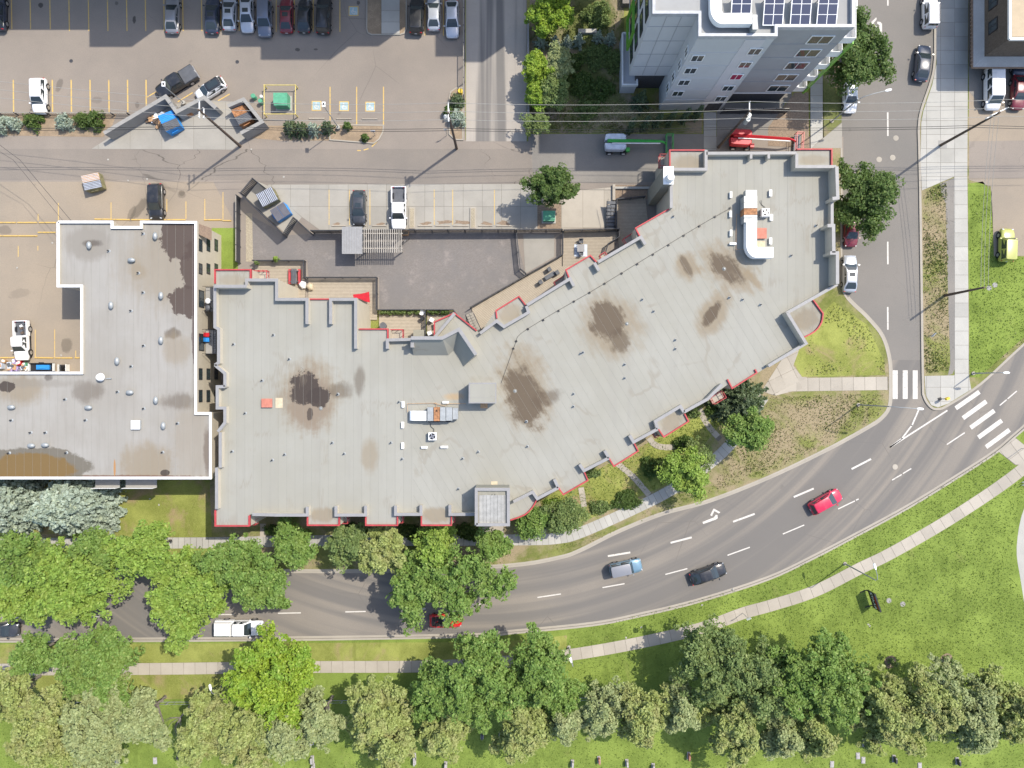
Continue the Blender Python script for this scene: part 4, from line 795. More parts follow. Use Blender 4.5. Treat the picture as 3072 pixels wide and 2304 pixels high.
for a in ((262, 730, 70, 50, 0, (.22, .20, .17), .8, .25, .3), (510, 800, 130, 120, 0, TAN, .5, .5, .5), (415, 815, 25, 22, 0, TAN, .5, .4, .3), (520, 1000, 22, 14, 0, BRN, .7, .4, .6), (530, 1050, 40, 45, 0, TAN, .5, .4, .5), (540, 1205, 55, 22, 0, BRN, .55, .45, .6), (265, 1175, 42, 30, 0, BRN, .5, .4, .5), (60, 1170, 75, 40, 0, TAN, .7, .4, .5), (440, 1390, 75, 60, 0, TAN, .7, .4, .5), (580, 1330, 60, 110, 0, TAN, .35, .4, .5), (622, 1350, 10, 70, 0, (.12, .09, .07), .7, .4, .6), (275, 730, 25, 10, 0, DRK, .6, .4, .7), (145, 1132, 12, 12, 0, DRK, .6, .3, .6), (50, 1150, 200, 12, 0, (.2, .18, .15), .5, .5, .6)):
    st(*a, z=HL)
for a in ((560, 725, 78, 62, 0, (.07, .05, .042), .93, .05, .6, .45), (578, 800, 40, 70, 0, (.07, .05, .042), .93, .05, .7, .5), (566, 905, 62, 46, 0, (.07, .05, .042), .93, .05, .8, .5), (584, 880, 9, 230, 0, (.09, .065, .06), .85, .15, .5, .6), (300, 1430, 330, 5, 0, (.14, .08, .06), .8, .2, .5, .8), (500, 670, 85, 5, 0, (.1, .07, .06), .8, .2, .5, .8), (22, 1160, 22, 16, 0, DRK, .9, .06, .7, .9), (100, 1400, 165, 58, 0, (.125, .11, .085), .9, .05, .3, .45), (90, 1405, 130, 46, 0, (.16, .10, .035), .9, .08, .35, .5), (495, 1418, 14, 9, 0, DRK, .9, .08, .4), (344, 1405, 3, 26, 0, (.35, .17, .05), .85, .1, .3)):  # thin edge bands paint parapet shading into the roof colour; other blobs are stains
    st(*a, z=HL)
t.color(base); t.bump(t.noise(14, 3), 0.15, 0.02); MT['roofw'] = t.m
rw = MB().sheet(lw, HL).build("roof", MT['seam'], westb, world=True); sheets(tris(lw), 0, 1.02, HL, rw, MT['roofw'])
lc = WL(LO, HL + .32)
L2 = lc + [lc[0]]; pw_ = MB().ribbon(L2, .22, HL - .25, HL + .28).build("parapet", MT['wall'], westb, world=True); MB().ribbon(L2, .3, HL + .28, HL + .34).build("parapet_cap", MT['capw'], pw_, world=True)
YW = (1.2, 3.5, 5.7)
EX = lw[5][0]
def ew(py, w, h, z0s, door=False):
    for z0 in z0s:
        y = W(0, py, z0 + .6)[1]; wall_window(westb, EX + .015, y - w / 2, EX + .015, y + w / 2, w / 2, w, z0, h, 'black')
for py, w in ((735, 1.5), (806, 1.3), (1122, 1.4), (1188, 1.5)): ew(py, w, .95, YW)
for py, w in ((897, 2.1), (1027, 2.1)): ew(py, w, 1.5, (.4, 2.9, 5.2))
for (y0, y1) in ((862, 935), (990, 1062)):
    for z in (2.7, 5.0):
        a, b = W(0, y0, z)[1], W(0, y1, z)[1]; s_ = MB().box(EX + .85, (a + b) / 2, z - .12, 1.4, a - b, .12).build("balcony", MT['block'], westb, world=True)
        r = MB(); 
        for yy in (a, b): r.box(EX + .85, yy, z + .95, 1.4, .05, .05); r.box(EX + .85, yy, z + .1, 1.4, .04, .04)
        r.box(EX + 1.53, (a + b) / 2, z + .95, .05, a - b, .05); r.box(EX + 1.53, (a + b) / 2, z + .1, .05, a - b, .05)
        for k in range(15): r.box(EX + 1.53, b + (a - b) * k / 14, z, .03, .03, .95)
        r.build("balcony_rail", MT['black'], s_, world=True)
for px0, px1 in ((286, 359), (377, 470)):
    for z in (2.6, 5.0):
        a, b = W(px0, 1436, z), W(px1, 1452, z); s_ = MB().box((a[0] + b[0]) / 2, b[1] + .1, z - .1, b[0] - a[0], 1.1, .1).build("balcony", MT['block'], westb, world=True)
        MB().box((a[0] + b[0]) / 2, b[1] - .42, z, b[0] - a[0], .05, .95).build("balcony_rail", MT['white'], s_, world=True)
a = W(588, 690, HL - 1.6); MB().add([(EX + .1, W(0, 668, HL)[1], HL - .4), (EX + .1, W(0, 700, HL)[1], HL - .4), (EX + .95, W(0, 710, HL)[1], HL - 2.3), (EX + .95, W(0, 672, HL)[1], HL - 2.3)], [(0, 1, 2, 3)]).build("shingle_awning", MT['brown'], westb, world=True)
# goods stored in the recess behind it
def mushroom(px, py, lb, grp="hooded exhaust vents on the white-edged roof", side=True):
    x, y = W(px, py, HL + .35); o = thing("roof_vent", x, y, HL, lb, "roof vent", grp)
    MB().cyl(0, 0, 0, .3, .16, n=10).build("stem", MT['metal'], o)
    rings = [[(r * math.cos(a) * (.6 if side else 1), r * math.sin(a) * (1 if side else .6), z) for a in np.linspace(0, 6.283, 13)[:-1]] for r, z in ((.46, .28), (.48, .36), (.40, .50), (.2, .60), (.05, .62))]
    MB().loft(rings).build("hood", MT['metal'], o, 60)
for p, sd in (((768, 460), 1), ((1340, 380), 1), ((1135, 588), 0), ((958, 978), 1), ((1390, 895), 1), ((1390, 1280), 1), ((1010, 1460), 1)): mushroom(*q(1, 2, p)[0], "galvanised hooded exhaust vent on the white-edged stained roof", side=sd)
for p, sd in (((95, 200), 0), ((762, 203), 0), ((1120, 72), 0), ((1345, 140), 1), ((1410, 360), 1), ((268, 532), 0), ((388, 527), 0)): mushroom(*q(1, 3, p)[0], "galvanised hooded exhaust vent on the white-edged stained roof", side=sd)
for p in ((1232, 357), (935, 507), (1192, 698), (1233, 867), (1128, 1025), (1238, 1327), (1130, 1505)): vent(*q(1, 2, p)[0], z=HL, label="short black plumbing vent on the white-edged stained roof", group="plumbing vents on the white-edged roof")
for p in ((558, 132), (93, 313), (735, 312), (260, 420), (388, 420), (1012, 67), (1238, 212), (1530, 340), (1400, 590), (72, 597), (568, 595)): vent(*q(1, 3, p)[0], z=HL, label="short black plumbing vent on the white-edged stained roof", group="plumbing vents on the white-edged roof")
x, y = W(*q(1, 2, (860, 1600))[0], HL + .7); o = thing("turbine_vent", x, y, HL, "round white topped boiler vent on the white-edged roof", "roof vent"); MB().cyl(0, 0, 0, .5, .22, n=12).build("stem", MT['metal'], o); MB().cyl(0, 0, .5, .82, .5, .38, 16).build("cap", MT['white'], o, 40); MB().box(.75, -.15, .0, .7, .12, .18).build("bracket", MT['metal'], o)
x, y = W(*q(1, 3, (1171, 353))[0], HL + .4); o = thing("roof_hatch", x, y, HL, "square pale metal roof hatch on the white-edged roof", "roof hatch"); MB().box(0, 0, 0, 1.0, 1.0, .38).build("upstand", MT['metal'], o); MB().box(0, 0, .38, 1.08, 1.08, .06).build("lid", MT['white'], o)

# ------------------------------------------------------------------ tall grey building
HT = 19.0
tall = thing("tall_building", *W(2200, 200), 0, "tall grey panelled apartment block with solar panels on its roof", "building")
TO = [(1956, -260), (1956, 47), (2093, 47), (2093, 114), (2326, 114), (2326, 87), (2556, 87), (2556, -260)]
tw_ = WL(TO, HT)
MT['clad'] = mat("pale_grey_cladding", (0.50, 0.51, 0.52), var=0.03, scale=.5); MT['cladd'] = mat("mid_grey_cladding", (0.33, 0.33, 0.34), var=0.04, scale=.5); MT['cladl'] = mat("light_strip_cladding", (0.56, 0.545, 0.56), var=.03, scale=.5)
t = NT("flat_roof_grey", 0.8); t.color(t.mix(t.ramp(t.noise(.3, 4), .3, .7), (.32, .32, .31), (.28, .28, .27))); MT['roofg'] = t.m
MT['tcap'] = mat('silver_roof_edge', (.40, .41, .43), rough=.4); XW, X1, X2, X3 = tw_[0][0], tw_[2][0], tw_[4][0], tw_[6][0]; Y1, Y2, Y3, YN = tw_[1][1], tw_[3][1], tw_[5][1], tw_[0][1]
MB().prism([(XW, YN), (XW, Y1), (X1, Y1), (X1, YN)], 5.0, HT, bottom=True).build("wall_west", MT['clad'], tall, world=True)
MB().prism([(XW + 1.2, YN), (XW + 1.2, Y1 + .6), (X1, Y1 + .6), (X1, YN)], 0, 5.0).build("ground_floor_brick", MT['brick'], tall, world=True)
MB().prism([(X1, YN), (X1, Y2), (X2, Y2), (X2, YN)], 0, HT).build("wall_middle", MT['clad'], tall, world=True)
MB().prism([(X2, YN), (X2, Y3), (X3, Y3), (X3, YN)], 3.2, HT, bottom=True).build("wall_east", MT['cladd'], tall, world=True)
MB().prism([(X2, YN), (X2, Y3 + .3), (X3 - .3, Y3 + .3), (X3 - .3, YN)], 0, 3.2).build("ground_floor_brick", MT['brick'], tall, world=True)
MB().box((X1 * .38 + X2 * .62) + (X2 - X1) * .14, Y2 - .02, .0, (X2 - X1) * .26, .06, HT - .3).build("light_strip", MT['cladl'], tall, world=True)
MB().box((X2 + X3) / 2, Y3 - .03, 3.15, X3 - X2, .1, .12).build("ledge", MT['white'], tall, world=True)
tr = MB().sheet(tw_, HT + .02).build("roof", MT['roofg'], tall, world=True)
MB().ribbon(tw_ + [tw_[0]], .3, HT - .15, HT + .5, off=.1).build("parapet", MT['tcap'], tr, world=True)
for z in (3.4, 6.5, 9.6, 12.7, 15.8):        # panel joints
    MB().box((X1 + X2) / 2, Y2 - .012, z, X2 - X1, .05, .06).build("panel_joint", MT['cladl'], tall, world=True)
    if z > 4: MB().box((X2 + X3) / 2, Y3 - .012, z, X3 - X2, .05, .06).build("panel_joint", MT['cladd'], tall, world=True); MB().box((XW + X1) / 2, Y1 - .012, z + 1, X1 - XW, .05, .05).build("panel_joint", MT['cladd'], tall, world=True)
for k in (.33, .66): MB().box(XW + (X1 - XW) * k, Y1 - .012, 5.1, .05, .05, HT - 5.3).build("panel_joint", MT['cladd'], tall, world=True)
def fz(py, Y): return H * (1 - Y / ((1152 - py) * S))
def fx(px, z): return (px - 1536) * S * (1 - z / H)
MT['redglass'] = NT("red_blind_glass", .2).color((.30, .03, .08)).m
def face_win(c, r, pts, Y, w, h, frame='white', red=None):
    for i, p in enumerate(pts):
        px, py = q(c, r, p)[0]; z = fz(py, Y); x = fx(px, z); wall_window(tall, x - w / 2, Y - .03, x + w / 2, Y - .03, w / 2, w, z - h / 2, h, frame, glass='redglass' if i == red else 'glass')
face_win(3, 1, [(1602, 500), (1541, 608), (1486, 710), (1432, 805)], Y2, 1.4, 1.45)
face_win(3, 1, [(2096, 442), (2012, 557), (1937, 661), (1866, 759), (1802, 850)], Y2 - .04, 1.4, 1.45, red=2)
face_win(4, 1, [(450, 340), (345, 455), (245, 565), (155, 667), (85, 760)], Y3, 2.5, 1.75)
wall_window(tall, fx(2138, 1) - .9, Y2 - .03, fx(2138, 1) + .9, Y2 - .03, .9, 1.8, .05, 2.2, 'black', "door", 'brick')
for z in (4.6, 7.6, 10.7, 13.8): wall_window(tall, X1 - .02, Y1 - .6, X1 - .02, Y2 + .4, (Y1 - Y2) * .45, 1.0, z, 1.4, 'white')
for z in (6.0, 9.2, 12.4, 15.6):
    for k in range(4): wall_window(tall, XW - .02, Y1 + .9 + k * 3.3 + 2.6, XW - .02, Y1 + .9 + k * 3.3, 1.3, 2.5, z, 1.7, 'black')
# balconies on the street side, lime fins
for i, z in enumerate((3.3, 6.4, 9.5, 12.6, 15.7)):
    s_ = MB().box(X3 + .8, Y3 + 2.2, z - .15, 1.6, 4.0, .15).build("balcony", MT['white'], tall, world=True); MB().box(X3 + 1.57, Y3 + 2.2, z, .05, 4.0, 1.0).build("balcony_rail", MT['white'], s_, world=True); MB().box(X3 + .8, Y3 + .25, z, 1.6, .05, 1.0).build("balcony_rail", MT['white'], s_, world=True)
MB().box(X3 + 1.7, Y3 + .25, 2.8, .16, .45, 13.0).build("lime_fin", MT['bgreen'], tall, world=True)
gb = MB(); yy = 41.6; xx = XW - .35
for a in ((0, 3.4, 5.6, .28, .28, 4.4), (0, -.2, 5.6, .28, .28, 4.4), (0, 1.6, 5.6, .28, 3.6, .28), (0, 1.6, 9.8, .28, 3.6, .28)): gb.box(xx + a[0], yy + a[1], a[2], a[3], a[4], a[5])
gb.build("lime_frame", MT['bgreen'], tall, world=True)
pz = 2.2; pp = WL([(1866, 104), (1903, 104), (1910, 258), (1866, 258)], pz); po = MB().prism(pp, 0, pz).build("podium_terrace", MT['clad'], tall, world=True); MB().ribbon(pp + [pp[0]], .18, pz, pz + .5).build("terrace_parapet", MT['white'], po, world=True)
pp = WL([(1868, -200), (1925, -200), (1905, 10), (1868, 10)], 1.0); MB().prism(pp, 0, 1.0).build("podium_step", MT['dgravel'], tall, world=True)
# solar panels
MT['pv'] = NT("solar_cell_blue", .15, .6).color((.03, .04, .08)).m
for i, (px, w) in enumerate(((2225, 56), (2323, 56), (2405, 56), (2485, 56))):
    x, y = W(px, 26, HT + .9); o = thing("solar_panel", x, y, HT, "blue framed solar panel array on the tall grey building", "solar panel", "solar panels on the tall roof")
    MB().add([(-1.05, -1.5, .45), (1.05, -1.5, .45), (1.05, 1.5, 1.15), (-1.05, 1.5, 1.15), (-1.05, -1.5, .39), (1.05, -1.5, .39), (1.05, 1.5, 1.09), (-1.05, 1.5, 1.09)], [(0, 1, 2, 3), (7, 6, 5, 4), (0, 4, 5, 1), (1, 5, 6, 2), (2, 6, 7, 3), (3, 7, 4, 0)]).build("frame", MT['white'], o)
    for cx_ in (-.5, .5):
        for c0, c1 in ((-1.42, -.52), (-.46, .46), (.52, 1.42)):
            zz = lambda v: .80 + v * .2333 + .012
            MB().quad((cx_ - .46, c0, zz(c0)), (cx_ + .46, c0, zz(c0)), (cx_ + .46, c1, zz(c1)), (cx_ - .46, c1, zz(c1))).build("cell_panel", MT['pv'], o)
    for sx in (-.8, .8): MB().box(sx, -1.2, 0, .08, .08, .46).build("leg", MT['metal'], o); MB().box(sx, 1.2, 0, .08, .08, 1.04).build("leg", MT['metal'], o)
dl = WL(smooth([(2148, -60), (2148, 15), (2150, 38), (2163, 54), (2190, 55), (2256, 55)], 4), HT + 1.3)
o = thing("roof_duct", *dl[0], HT, "bent silver roof duct beside the solar panels", "duct"); MB().ribbon(dl, 1.1, HT + .5, HT + 1.3).build("bent_duct", MT['duct'], o, 50, world=True)
for p in dl[4::7]: MB().box(p[0], p[1], HT, .12, .9, .5).build("duct_leg", MT['metal'], o, world=True)
MB().box(*W(2261, 72, HT + .8), HT, .5, 1.5, 1.2).build("end_hood", MT['metal'], o, world=True)
# yard below
ground("yard_gravel", q(3, 1, (1870, 880), (1980, 800), (2212, 800)) + q(4, 1, (205, 800), (205, 890)), 0.02, MT['dgravel'])
ground("yard_paving", q(3, 1, (1770, 890), (2212, 890)) + q(4, 1, (150, 890), (0, 1180)) + q(3, 1, (1770, 1280)), 0.024, MT['patch'])
ground("yard_soil", q(4, 1, (0, 1100), (230, 800), (350, 800), (355, 1280), (0, 1260)), 0.03, MT['mulch'])
fence("charcoal board fence below the tall grey building", q(3, 1, (1800, 985), (2130, 985)) + q(4, 1, (140, 985)), 1.8, pitch=.13, pw=.12)
o = ground("yard_walk", q(3, 1, (1655, 970), (1765, 970), (1765, 1300), (1655, 1300)), 0.026, MT['joint']); pave(o, "slab", WL(q(3, 1, (1655, 970), (1765, 970), (1765, 1300), (1655, 1300))), 0.026, .015, 0, 1.7, 1.6, MT['conc2'], o=W(*q(3, 1, (1655, 970))[0]))
o = ground("street_walk", q(4, 1, (362, 620), (468, 620), (472, 1190), (365, 1290)), Lz + .004, MT['joint'], 0.0); pave(o, "slab", WL(q(4, 1, (362, 620), (468, 620), (472, 1190), (365, 1290))), Lz + .004, .015, 0, 1.65, 1.6, MT['conc2'], o=W(*q(4, 1, (362, 620))[0]))
ground("street_verge", q(4, 1, (472, 560), (610, 520), (632, 900), (632, 1060), (480, 1190)), Lz, MT['scrub'], 0.0)
ground("corner_apron", q(4, 1, (365, 1290), (480, 1190), (635, 1065), (640, 1440), (555, 1440), (555, 1290)), .1, MT['concp'], 0.0)
ground("garden", [(1590, -600), (1872, -600), (1872, 270), (1990, 345), (2105, 345), (2105, 400), (1590, 400)], .02, MT['scrub'])

# ------------------------------------------------------------------ brown brick building at the street corner
HB = 7.4
bb = thing("brick_building", *W(2990, 100), 0, "brown brick corner building with tan flat roof and wide grey canopy", "building")
bx, by = W(3028, 118, HB); MB().prism([(bx, by), (bx + 40, by), (bx + 40, by + 40), (bx, by + 40)], 0, HB).build("wall", MT['brownb'], bb, world=True)
MT['tanroof'] = mat("tan_gravel_roof", (0.44, 0.35, 0.235), var=.1, scale=1, fine=.08)
rb = MB().box(bx + 20, by + 20, HB, 39.4, 39.4, .04).build("roof", MT['tanroof'], bb, world=True)
MB().ribbon([(bx, by), (bx + 40, by), (bx + 40, by + 40), (bx, by + 40), (bx, by)], .3, HB - .1, HB + .2).build("parapet", MT['white'], rb, world=True)
cz = 3.0; c0, c1 = W(2926, 197, cz); cxx, cyy = c0, c1
cn = MB(); cn.add([(cxx, cyy, cz - .5), (cxx + 45, cyy, cz - .5), (cxx + 45, by, cz), (bx, by, cz), (cxx, by + 40, cz - .5), (bx, by + 40, cz)], [(0, 1, 2, 3), (0, 3, 5, 4)])
MT['canopy'] = mat("grey_canopy_roll_roofing", (0.40, 0.385, 0.365), var=.1, scale=.6, fine=.1)
co = cn.build("canopy", MT['canopy'], bb, world=True)
MB().ribbon([(cxx + 45, cyy), (cxx, cyy), (cxx, by + 40)], .12, cz - .75, cz - .47).build("canopy_fascia", MT['brown'], co, world=True)
for k in range(26): MB().box(cxx - .12, cyy + .4 + k * .5, cz - .62, .22, .16, .14).build("rafter_tail", MT['brown'], co, world=True)
for k in range(3):
    wall_window(bb, bx - .02, by + 2.6 + k * 3 + 1.0, bx - .02, by + 2.6 + k * 3, .5, 1.6, 3.8, 1.6, 'black')

# ------------------------------------------------------------------ the stepped block north of the lot, beyond the frame, that shades the stalls
nb = thing("stepped_apartment_block", *W(900, -80), 0, "large stepped apartment block standing north of the parking lot", "building")
for x0, x1, ye in ((-400, 300, 90), (268, 395, 141), (380, 700, 90), (688, 790, 141), (782, 990, 180), (985, 1135, 140), (1306, 1386, 170), (1390, 1448, 187), (1440, 1600, 137)):
    h = (ye + 40) / 9.3; a, b = W(x0 + 12.9 * h, -40), W(x1 + 12.9 * h, -300); MB().box((a[0] + b[0]) / 2, (a[1] + b[1]) / 2 + random.random() * .02, 0, b[0] - a[0], b[1] - a[1], h).build("wall_section", MT['wall'], nb, world=True)

# ------------------------------------------------------------------ trees and shrubs
LEAF = {'lime': leafmat("leaf_lime", (0.187, 0.303, 0.051), (0.266, 0.387, 0.070), (0.233, 0.313, 0.056)), 'yellow': leafmat("leaf_yellow_green", (0.211, 0.326, 0.031), (0.295, 0.392, 0.040), (0.185, 0.308, 0.040)),
        'green': leafmat("leaf_green", (0.132, 0.231, 0.048), (0.202, 0.310, 0.070), (0.167, 0.242, 0.053)), 'deep': leafmat("leaf_deep_green", (0.066, 0.120, 0.029), (0.114, 0.180, 0.043), (0.090, 0.138, 0.036)),
        'olive': leafmat("leaf_olive", (0.257, 0.314, 0.088), (0.362, 0.412, 0.138), (0.296, 0.303, 0.121)), 'grey': leafmat("leaf_grey_green", (0.251, 0.311, 0.126), (0.370, 0.414, 0.192), (0.295, 0.325, 0.148)),
        'spruce': leafmat("needle_blue", (0.304, 0.376, 0.304), (0.480, 0.552, 0.464), (0.384, 0.448, 0.352)), 'juniper': leafmat("needle_juniper", (0.090, 0.132, 0.066), (0.150, 0.198, 0.102), (0.120, 0.168, 0.108)), 'mid': leafmat("leaf_mid", (0.134, 0.201, 0.061), (0.201, 0.267, 0.091), (0.170, 0.219, 0.067))}
def leaf_mesh(name, P, size, up, m, nb=None):
    """P: (N,3) leaf centres; small four-cornered leaves turned at random, biased up"""
    N = len(P); n = rng.normal(size=(N, 3)) * .75 + np.array((0, 0, up)); n += 0 if nb is None else nb
    n /= np.linalg.norm(n, axis=1)[:, None]; a = np.cross(n, rng.normal(size=(N, 3))); a /= np.linalg.norm(a, axis=1)[:, None] + 1e-9; b = np.cross(n, a)
    sz = size * rng.uniform(.6, 1.35, (N, 1)); V = np.empty((N, 4, 3)); V[:, 0] = P + a * sz; V[:, 1] = P + b * sz * .62 + n * sz * .12; V[:, 2] = P - a * sz; V[:, 3] = P - b * sz * .62 + n * sz * .12
    me = bpy.data.meshes.new(name); me.vertices.add(4 * N); me.vertices.foreach_set("co", V.reshape(-1).astype(np.float32)); me.loops.add(4 * N); me.loops.foreach_set("vertex_index", np.arange(4 * N, dtype=np.int32))
    me.polygons.add(N); me.polygons.foreach_set("loop_start", np.arange(0, 4 * N, 4, dtype=np.int32)); me.materials.append(m); me.update(calc_edges=True); return me
def limbs(b, base, tips, r):
    for tp in tips:
        mid = base.lerp(tp, .5) + Vector((random.uniform(-.4, .4), random.uniform(-.4, .4), random.uniform(.1, .6))); b.tube([base, base.lerp(mid, .6), mid, mid.lerp(tp, .6), tp], r, r * .22, 5)
def tree(px, py, rpx, h, kind, label, dens=1.0, ry=None, cat="tree", name="tree", leaf=.17, sparse=0.0, group=None, lo=.28, clump=.62, bark='bark', taper=0.0):
    zc = h * .62; k = S * (1 - zc / H); X, Y = W(px, py, zc); rx = rpx * k * .95; ryy = (ry or rpx) * k * .95; gz = Lz
    o = thing(name, X, Y, gz, label, cat, group); ph = rng.uniform(0, 6.28, 6); hz = h * (1 - lo) / 2
    nl = int(13 + rx * 3.6); az = rng.permutation(nl) * 6.283 / nl + rng.normal(size=nl) * .25; el = rng.uniform(-.12, 1.25, nl); C = []
    def env(th): return 1 + .15 * np.sin(2 * th + ph[0]) + .14 * np.sin(3 * th + ph[1]) + .10 * np.sin(5 * th + ph[2])
    for a_, e_ in zip(az, el):
        Lm = rng.uniform(.78, 1.12); tip = np.array((math.cos(a_) * math.cos(e_) * rx, math.sin(a_) * math.cos(e_) * ryy, math.sin(e_) * hz)) * Lm; tip[:2] *= env(a_) * .95
        m = int(dens * (3.5 + 2.6 * np.linalg.norm(tip) / clump)); t_ = rng.uniform(.28, 1, m) ** .75; wd = (.22 + .36 * (1 - np.abs(t_ - .6))) * max(.65, rx * .22)
        C.append(tip[None] * t_[:, None] + rng.normal(size=(m, 3)) * wd[:, None] * np.array((1, 1, .5)))
    nv = int(dens * .42 * rx * ryy / clump ** 2) + 5; u = rng.normal(size=(nv, 3)); u /= np.linalg.norm(u, axis=1)[:, None]; u[:, 2] = np.abs(u[:, 2]); th = np.arctan2(u[:, 1], u[:, 0]); V = u * (rng.uniform(.2, 1, nv) ** .45)[:, None] * np.array((rx, ryy, hz)); V[:, :2] *= (env(th) * .86)[:, None]; C.append(V)
    C = np.concatenate(C)
    if taper: C[:, :2] *= (1 - taper * np.clip(C[:, 2] / hz, 0, 1))[:, None]
    C[:, 2] += h * lo + hz * .75
    if sparse: C = C[rng.uniform(size=len(C)) > sparse * (.5 + .9 * (np.sin(C[:, 0] * 1.1 + ph[4]) * np.sin(C[:, 1] * 1.3 + ph[5]) > 0))]
    per = 40; n = len(C); cr = clump * rng.uniform(.4, 1.3, n) ** 1.2; idx = np.repeat(np.arange(n), per)
    d = rng.normal(size=(n * per, 3)); d /= np.linalg.norm(d, axis=1)[:, None]; d *= rng.uniform(.35, 1, (n * per, 1)) ** .5; d[:, 2] = np.abs(d[:, 2]) * .75 - .22
    P = C[idx] + d * cr[idx][:, None]; P[:, 2] = np.maximum(P[:, 2], .3)
    me = leaf_mesh("crown", P, leaf, 1.3, LEAF[kind], nb=d * .45); link("crown", me, o)
    b = MB(); tr = max(.09, h * .021); top = Vector((0, 0, h * lo * 1.25)); b.tube([(0, 0, -.1), (random.uniform(-.1, .1), random.uniform(-.1, .1), h * lo * .6), top], tr * 1.25, tr * .8, 7)
    sel = rng.permutation(n)[:18 + int(rx * 3)]; limbs(b, top, [Vector(C[i]) for i in sel], tr * .5); b.build("trunk", MT[bark], o, 60); return o
def spruce(px, py, rpx, h, kind, label, name="spruce_tree", cat="tree", group=None, wob=.2, droop=.18, leaf=.15, per=1.0, cone=1.0, base=.06, ry=None):
    zc = h * .3; k = S * (1 - zc / H); X, Y = W(px, py, zc); r0 = rpx * k; o = thing(name, X, Y, Lz if py > 1100 else .02, label, cat, group); P = []; b = MB()
    nl = max(5, int(h / .42)); asp = (ry or rpx) / rpx
    for i in range(nl):
        f = i / (nl - 1); z = h * (base + (.97 - base) * f); r = r0 * ((1 - f) ** cone * .97 + .05) ; nb = max(5, int(2 + r * 5.2)); a0 = rng.uniform(0, 6.28)
        for j in range(nb):
            a = a0 + 6.283 * j / nb + rng.normal() * .16; L = r * rng.uniform(.8, 1.12); m = int((L * 34 + 10) * per); s = rng.uniform(.12, 1, m) ** .75
            w = rng.normal(size=m) * .17 * (1.15 - s) * max(.5, L * .8); x = np.cos(a) * s * L - np.sin(a) * w; y = (np.sin(a) * s * L + np.cos(a) * w) * asp; zz = z - droop * s * s * L + rng.normal(size=m) * .06 + .06
            P.append(np.stack([x, y, zz], 1))
            if i % 2 == 0 and L > .7: b.tube([(0, 0, z), (math.cos(a) * L * .8, math.sin(a) * L * .8 * asp, z - droop * .6 * L)], .035, .01, 4)
    P = np.concatenate(P); P[:, 2] = np.maximum(P[:, 2], .08); link("crown", leaf_mesh("crown", P, leaf, .8, LEAF[kind]), o)
    b.tube([(0, 0, -.05), (0, 0, h * .95)], max(.06, h * .018), .02, 6); b.build("trunk", MT['bark'], o, 60); return o
def shrub(px, py, rpx, h, kind, label, ry=None, leaf=.11, group=None, dens=1.0, name="shrub", z=.02, sparse=0):
    k = S * (1 - h * .5 / H); X, Y = W(px, py, h * .5); rx, ryy = rpx * k, (ry or rpx) * k; o = thing(name, X, Y, z, label, "shrub", group)
    n = int(dens * (18 + rx * ryy * 55)); u = rng.normal(size=(n, 3)); u /= np.linalg.norm(u, axis=1)[:, None]; u[:, 2] = np.abs(u[:, 2]); rad = rng.uniform(.3, 1, n) ** .5; th = np.arctan2(u[:, 1], u[:, 0]); p0 = rng.uniform(0, 6.28, 3)
    C = u * rad[:, None] * np.array((rx, ryy, h)); C[:, :2] *= (1 + .16 * np.sin(3 * th + p0[0]) + .13 * np.sin(5 * th + p0[1]))[:, None]; per = 22
    d = rng.normal(size=(n * per, 3)); d /= np.linalg.norm(d, axis=1)[:, None]; d *= rng.uniform(.3, 1, (n * per, 1)) * min(.34, rx * .45); P = np.repeat(C, per, 0) + d; P[:, 2] = np.abs(P[:, 2]) + .04
    link("foliage", leaf_mesh("foliage", P, leaf, .7, LEAF[kind], nb=d), o); b = MB(); limbs(b, Vector((0, 0, 0)), [Vector(C[i]) for i in range(0, n, max(1, n // 9))], .03); b.build("stems", MT['bark'], o); return o
F = 3072 / 2212
def T(x, y, r, h, kind, label, **kw):
    if kw.get('ry'): kw['ry'] *= F
    return tree(x * F, y * F, r * F, h, kind, label, **kw)
# north side of the road
T(48, 1205, 70, 9.5, 'green', "leafy green tree reaching out of the corner beside the two blue spruces", sparse=.15)
T(150, 1262, 108, 10.5, 'lime', "broad bright lime tree overhanging the road below the blue spruces")
T(40, 1290, 62, 9.5, 'lime', "bright lime tree overhanging the dark car on the road")
T(215, 1190, 58, 9, 'green', "green tree between the blue spruces and the broad lime tree")
T(318, 1190, 88, 9.5, 'lime', "lime green tree above the footpath beside the cream block's lawn", ry=62)
T(412, 1285, 92, 10.5, 'lime', "wide lime tree casting shade over the near lanes left of the white pickup")
T(505, 1215, 74, 10, 'green', "green tree touching the wide lime tree above the white pickup")
T(570, 1262, 58, 9.5, 'green', "green tree leaning over the white pickup's hood")
T(635, 1178, 52, 8, 'green', "small green tree in front of the south-west red bay", sparse=.15)
T(752, 1172, 48, 8, 'mid', "small tree with dark left shade below the red trimmed bays", sparse=.2)
T(825, 1192, 56, 8.5, 'olive', "loose olive tree between two green trees along the front footpath", sparse=.25)
T(905, 1262, 78, 9.5, 'green', "green tree whose shadow spreads over the road lanes", sparse=.3)
T(940, 1180, 52, 8.5, 'lime', "lime tree beside the stair tower's footpath", sparse=.2)
T(1005, 1255, 92, 10, 'green', "thin open tree over the red convertible", sparse=.55)
T(1065, 1175, 34, 7, 'green', "sparse low branchy tree beside the tower path", sparse=.5)
spruce(22 * F, 1095 * F, 74 * F, 11, 'spruce', "blue spruce at the edge of the cream block's lawn", leaf=.24, per=.62)
spruce(160 * F, 1090 * F, 88 * F, 12.5, 'spruce', "large blue spruce standing on the cream block's lawn", leaf=.24, per=.62)
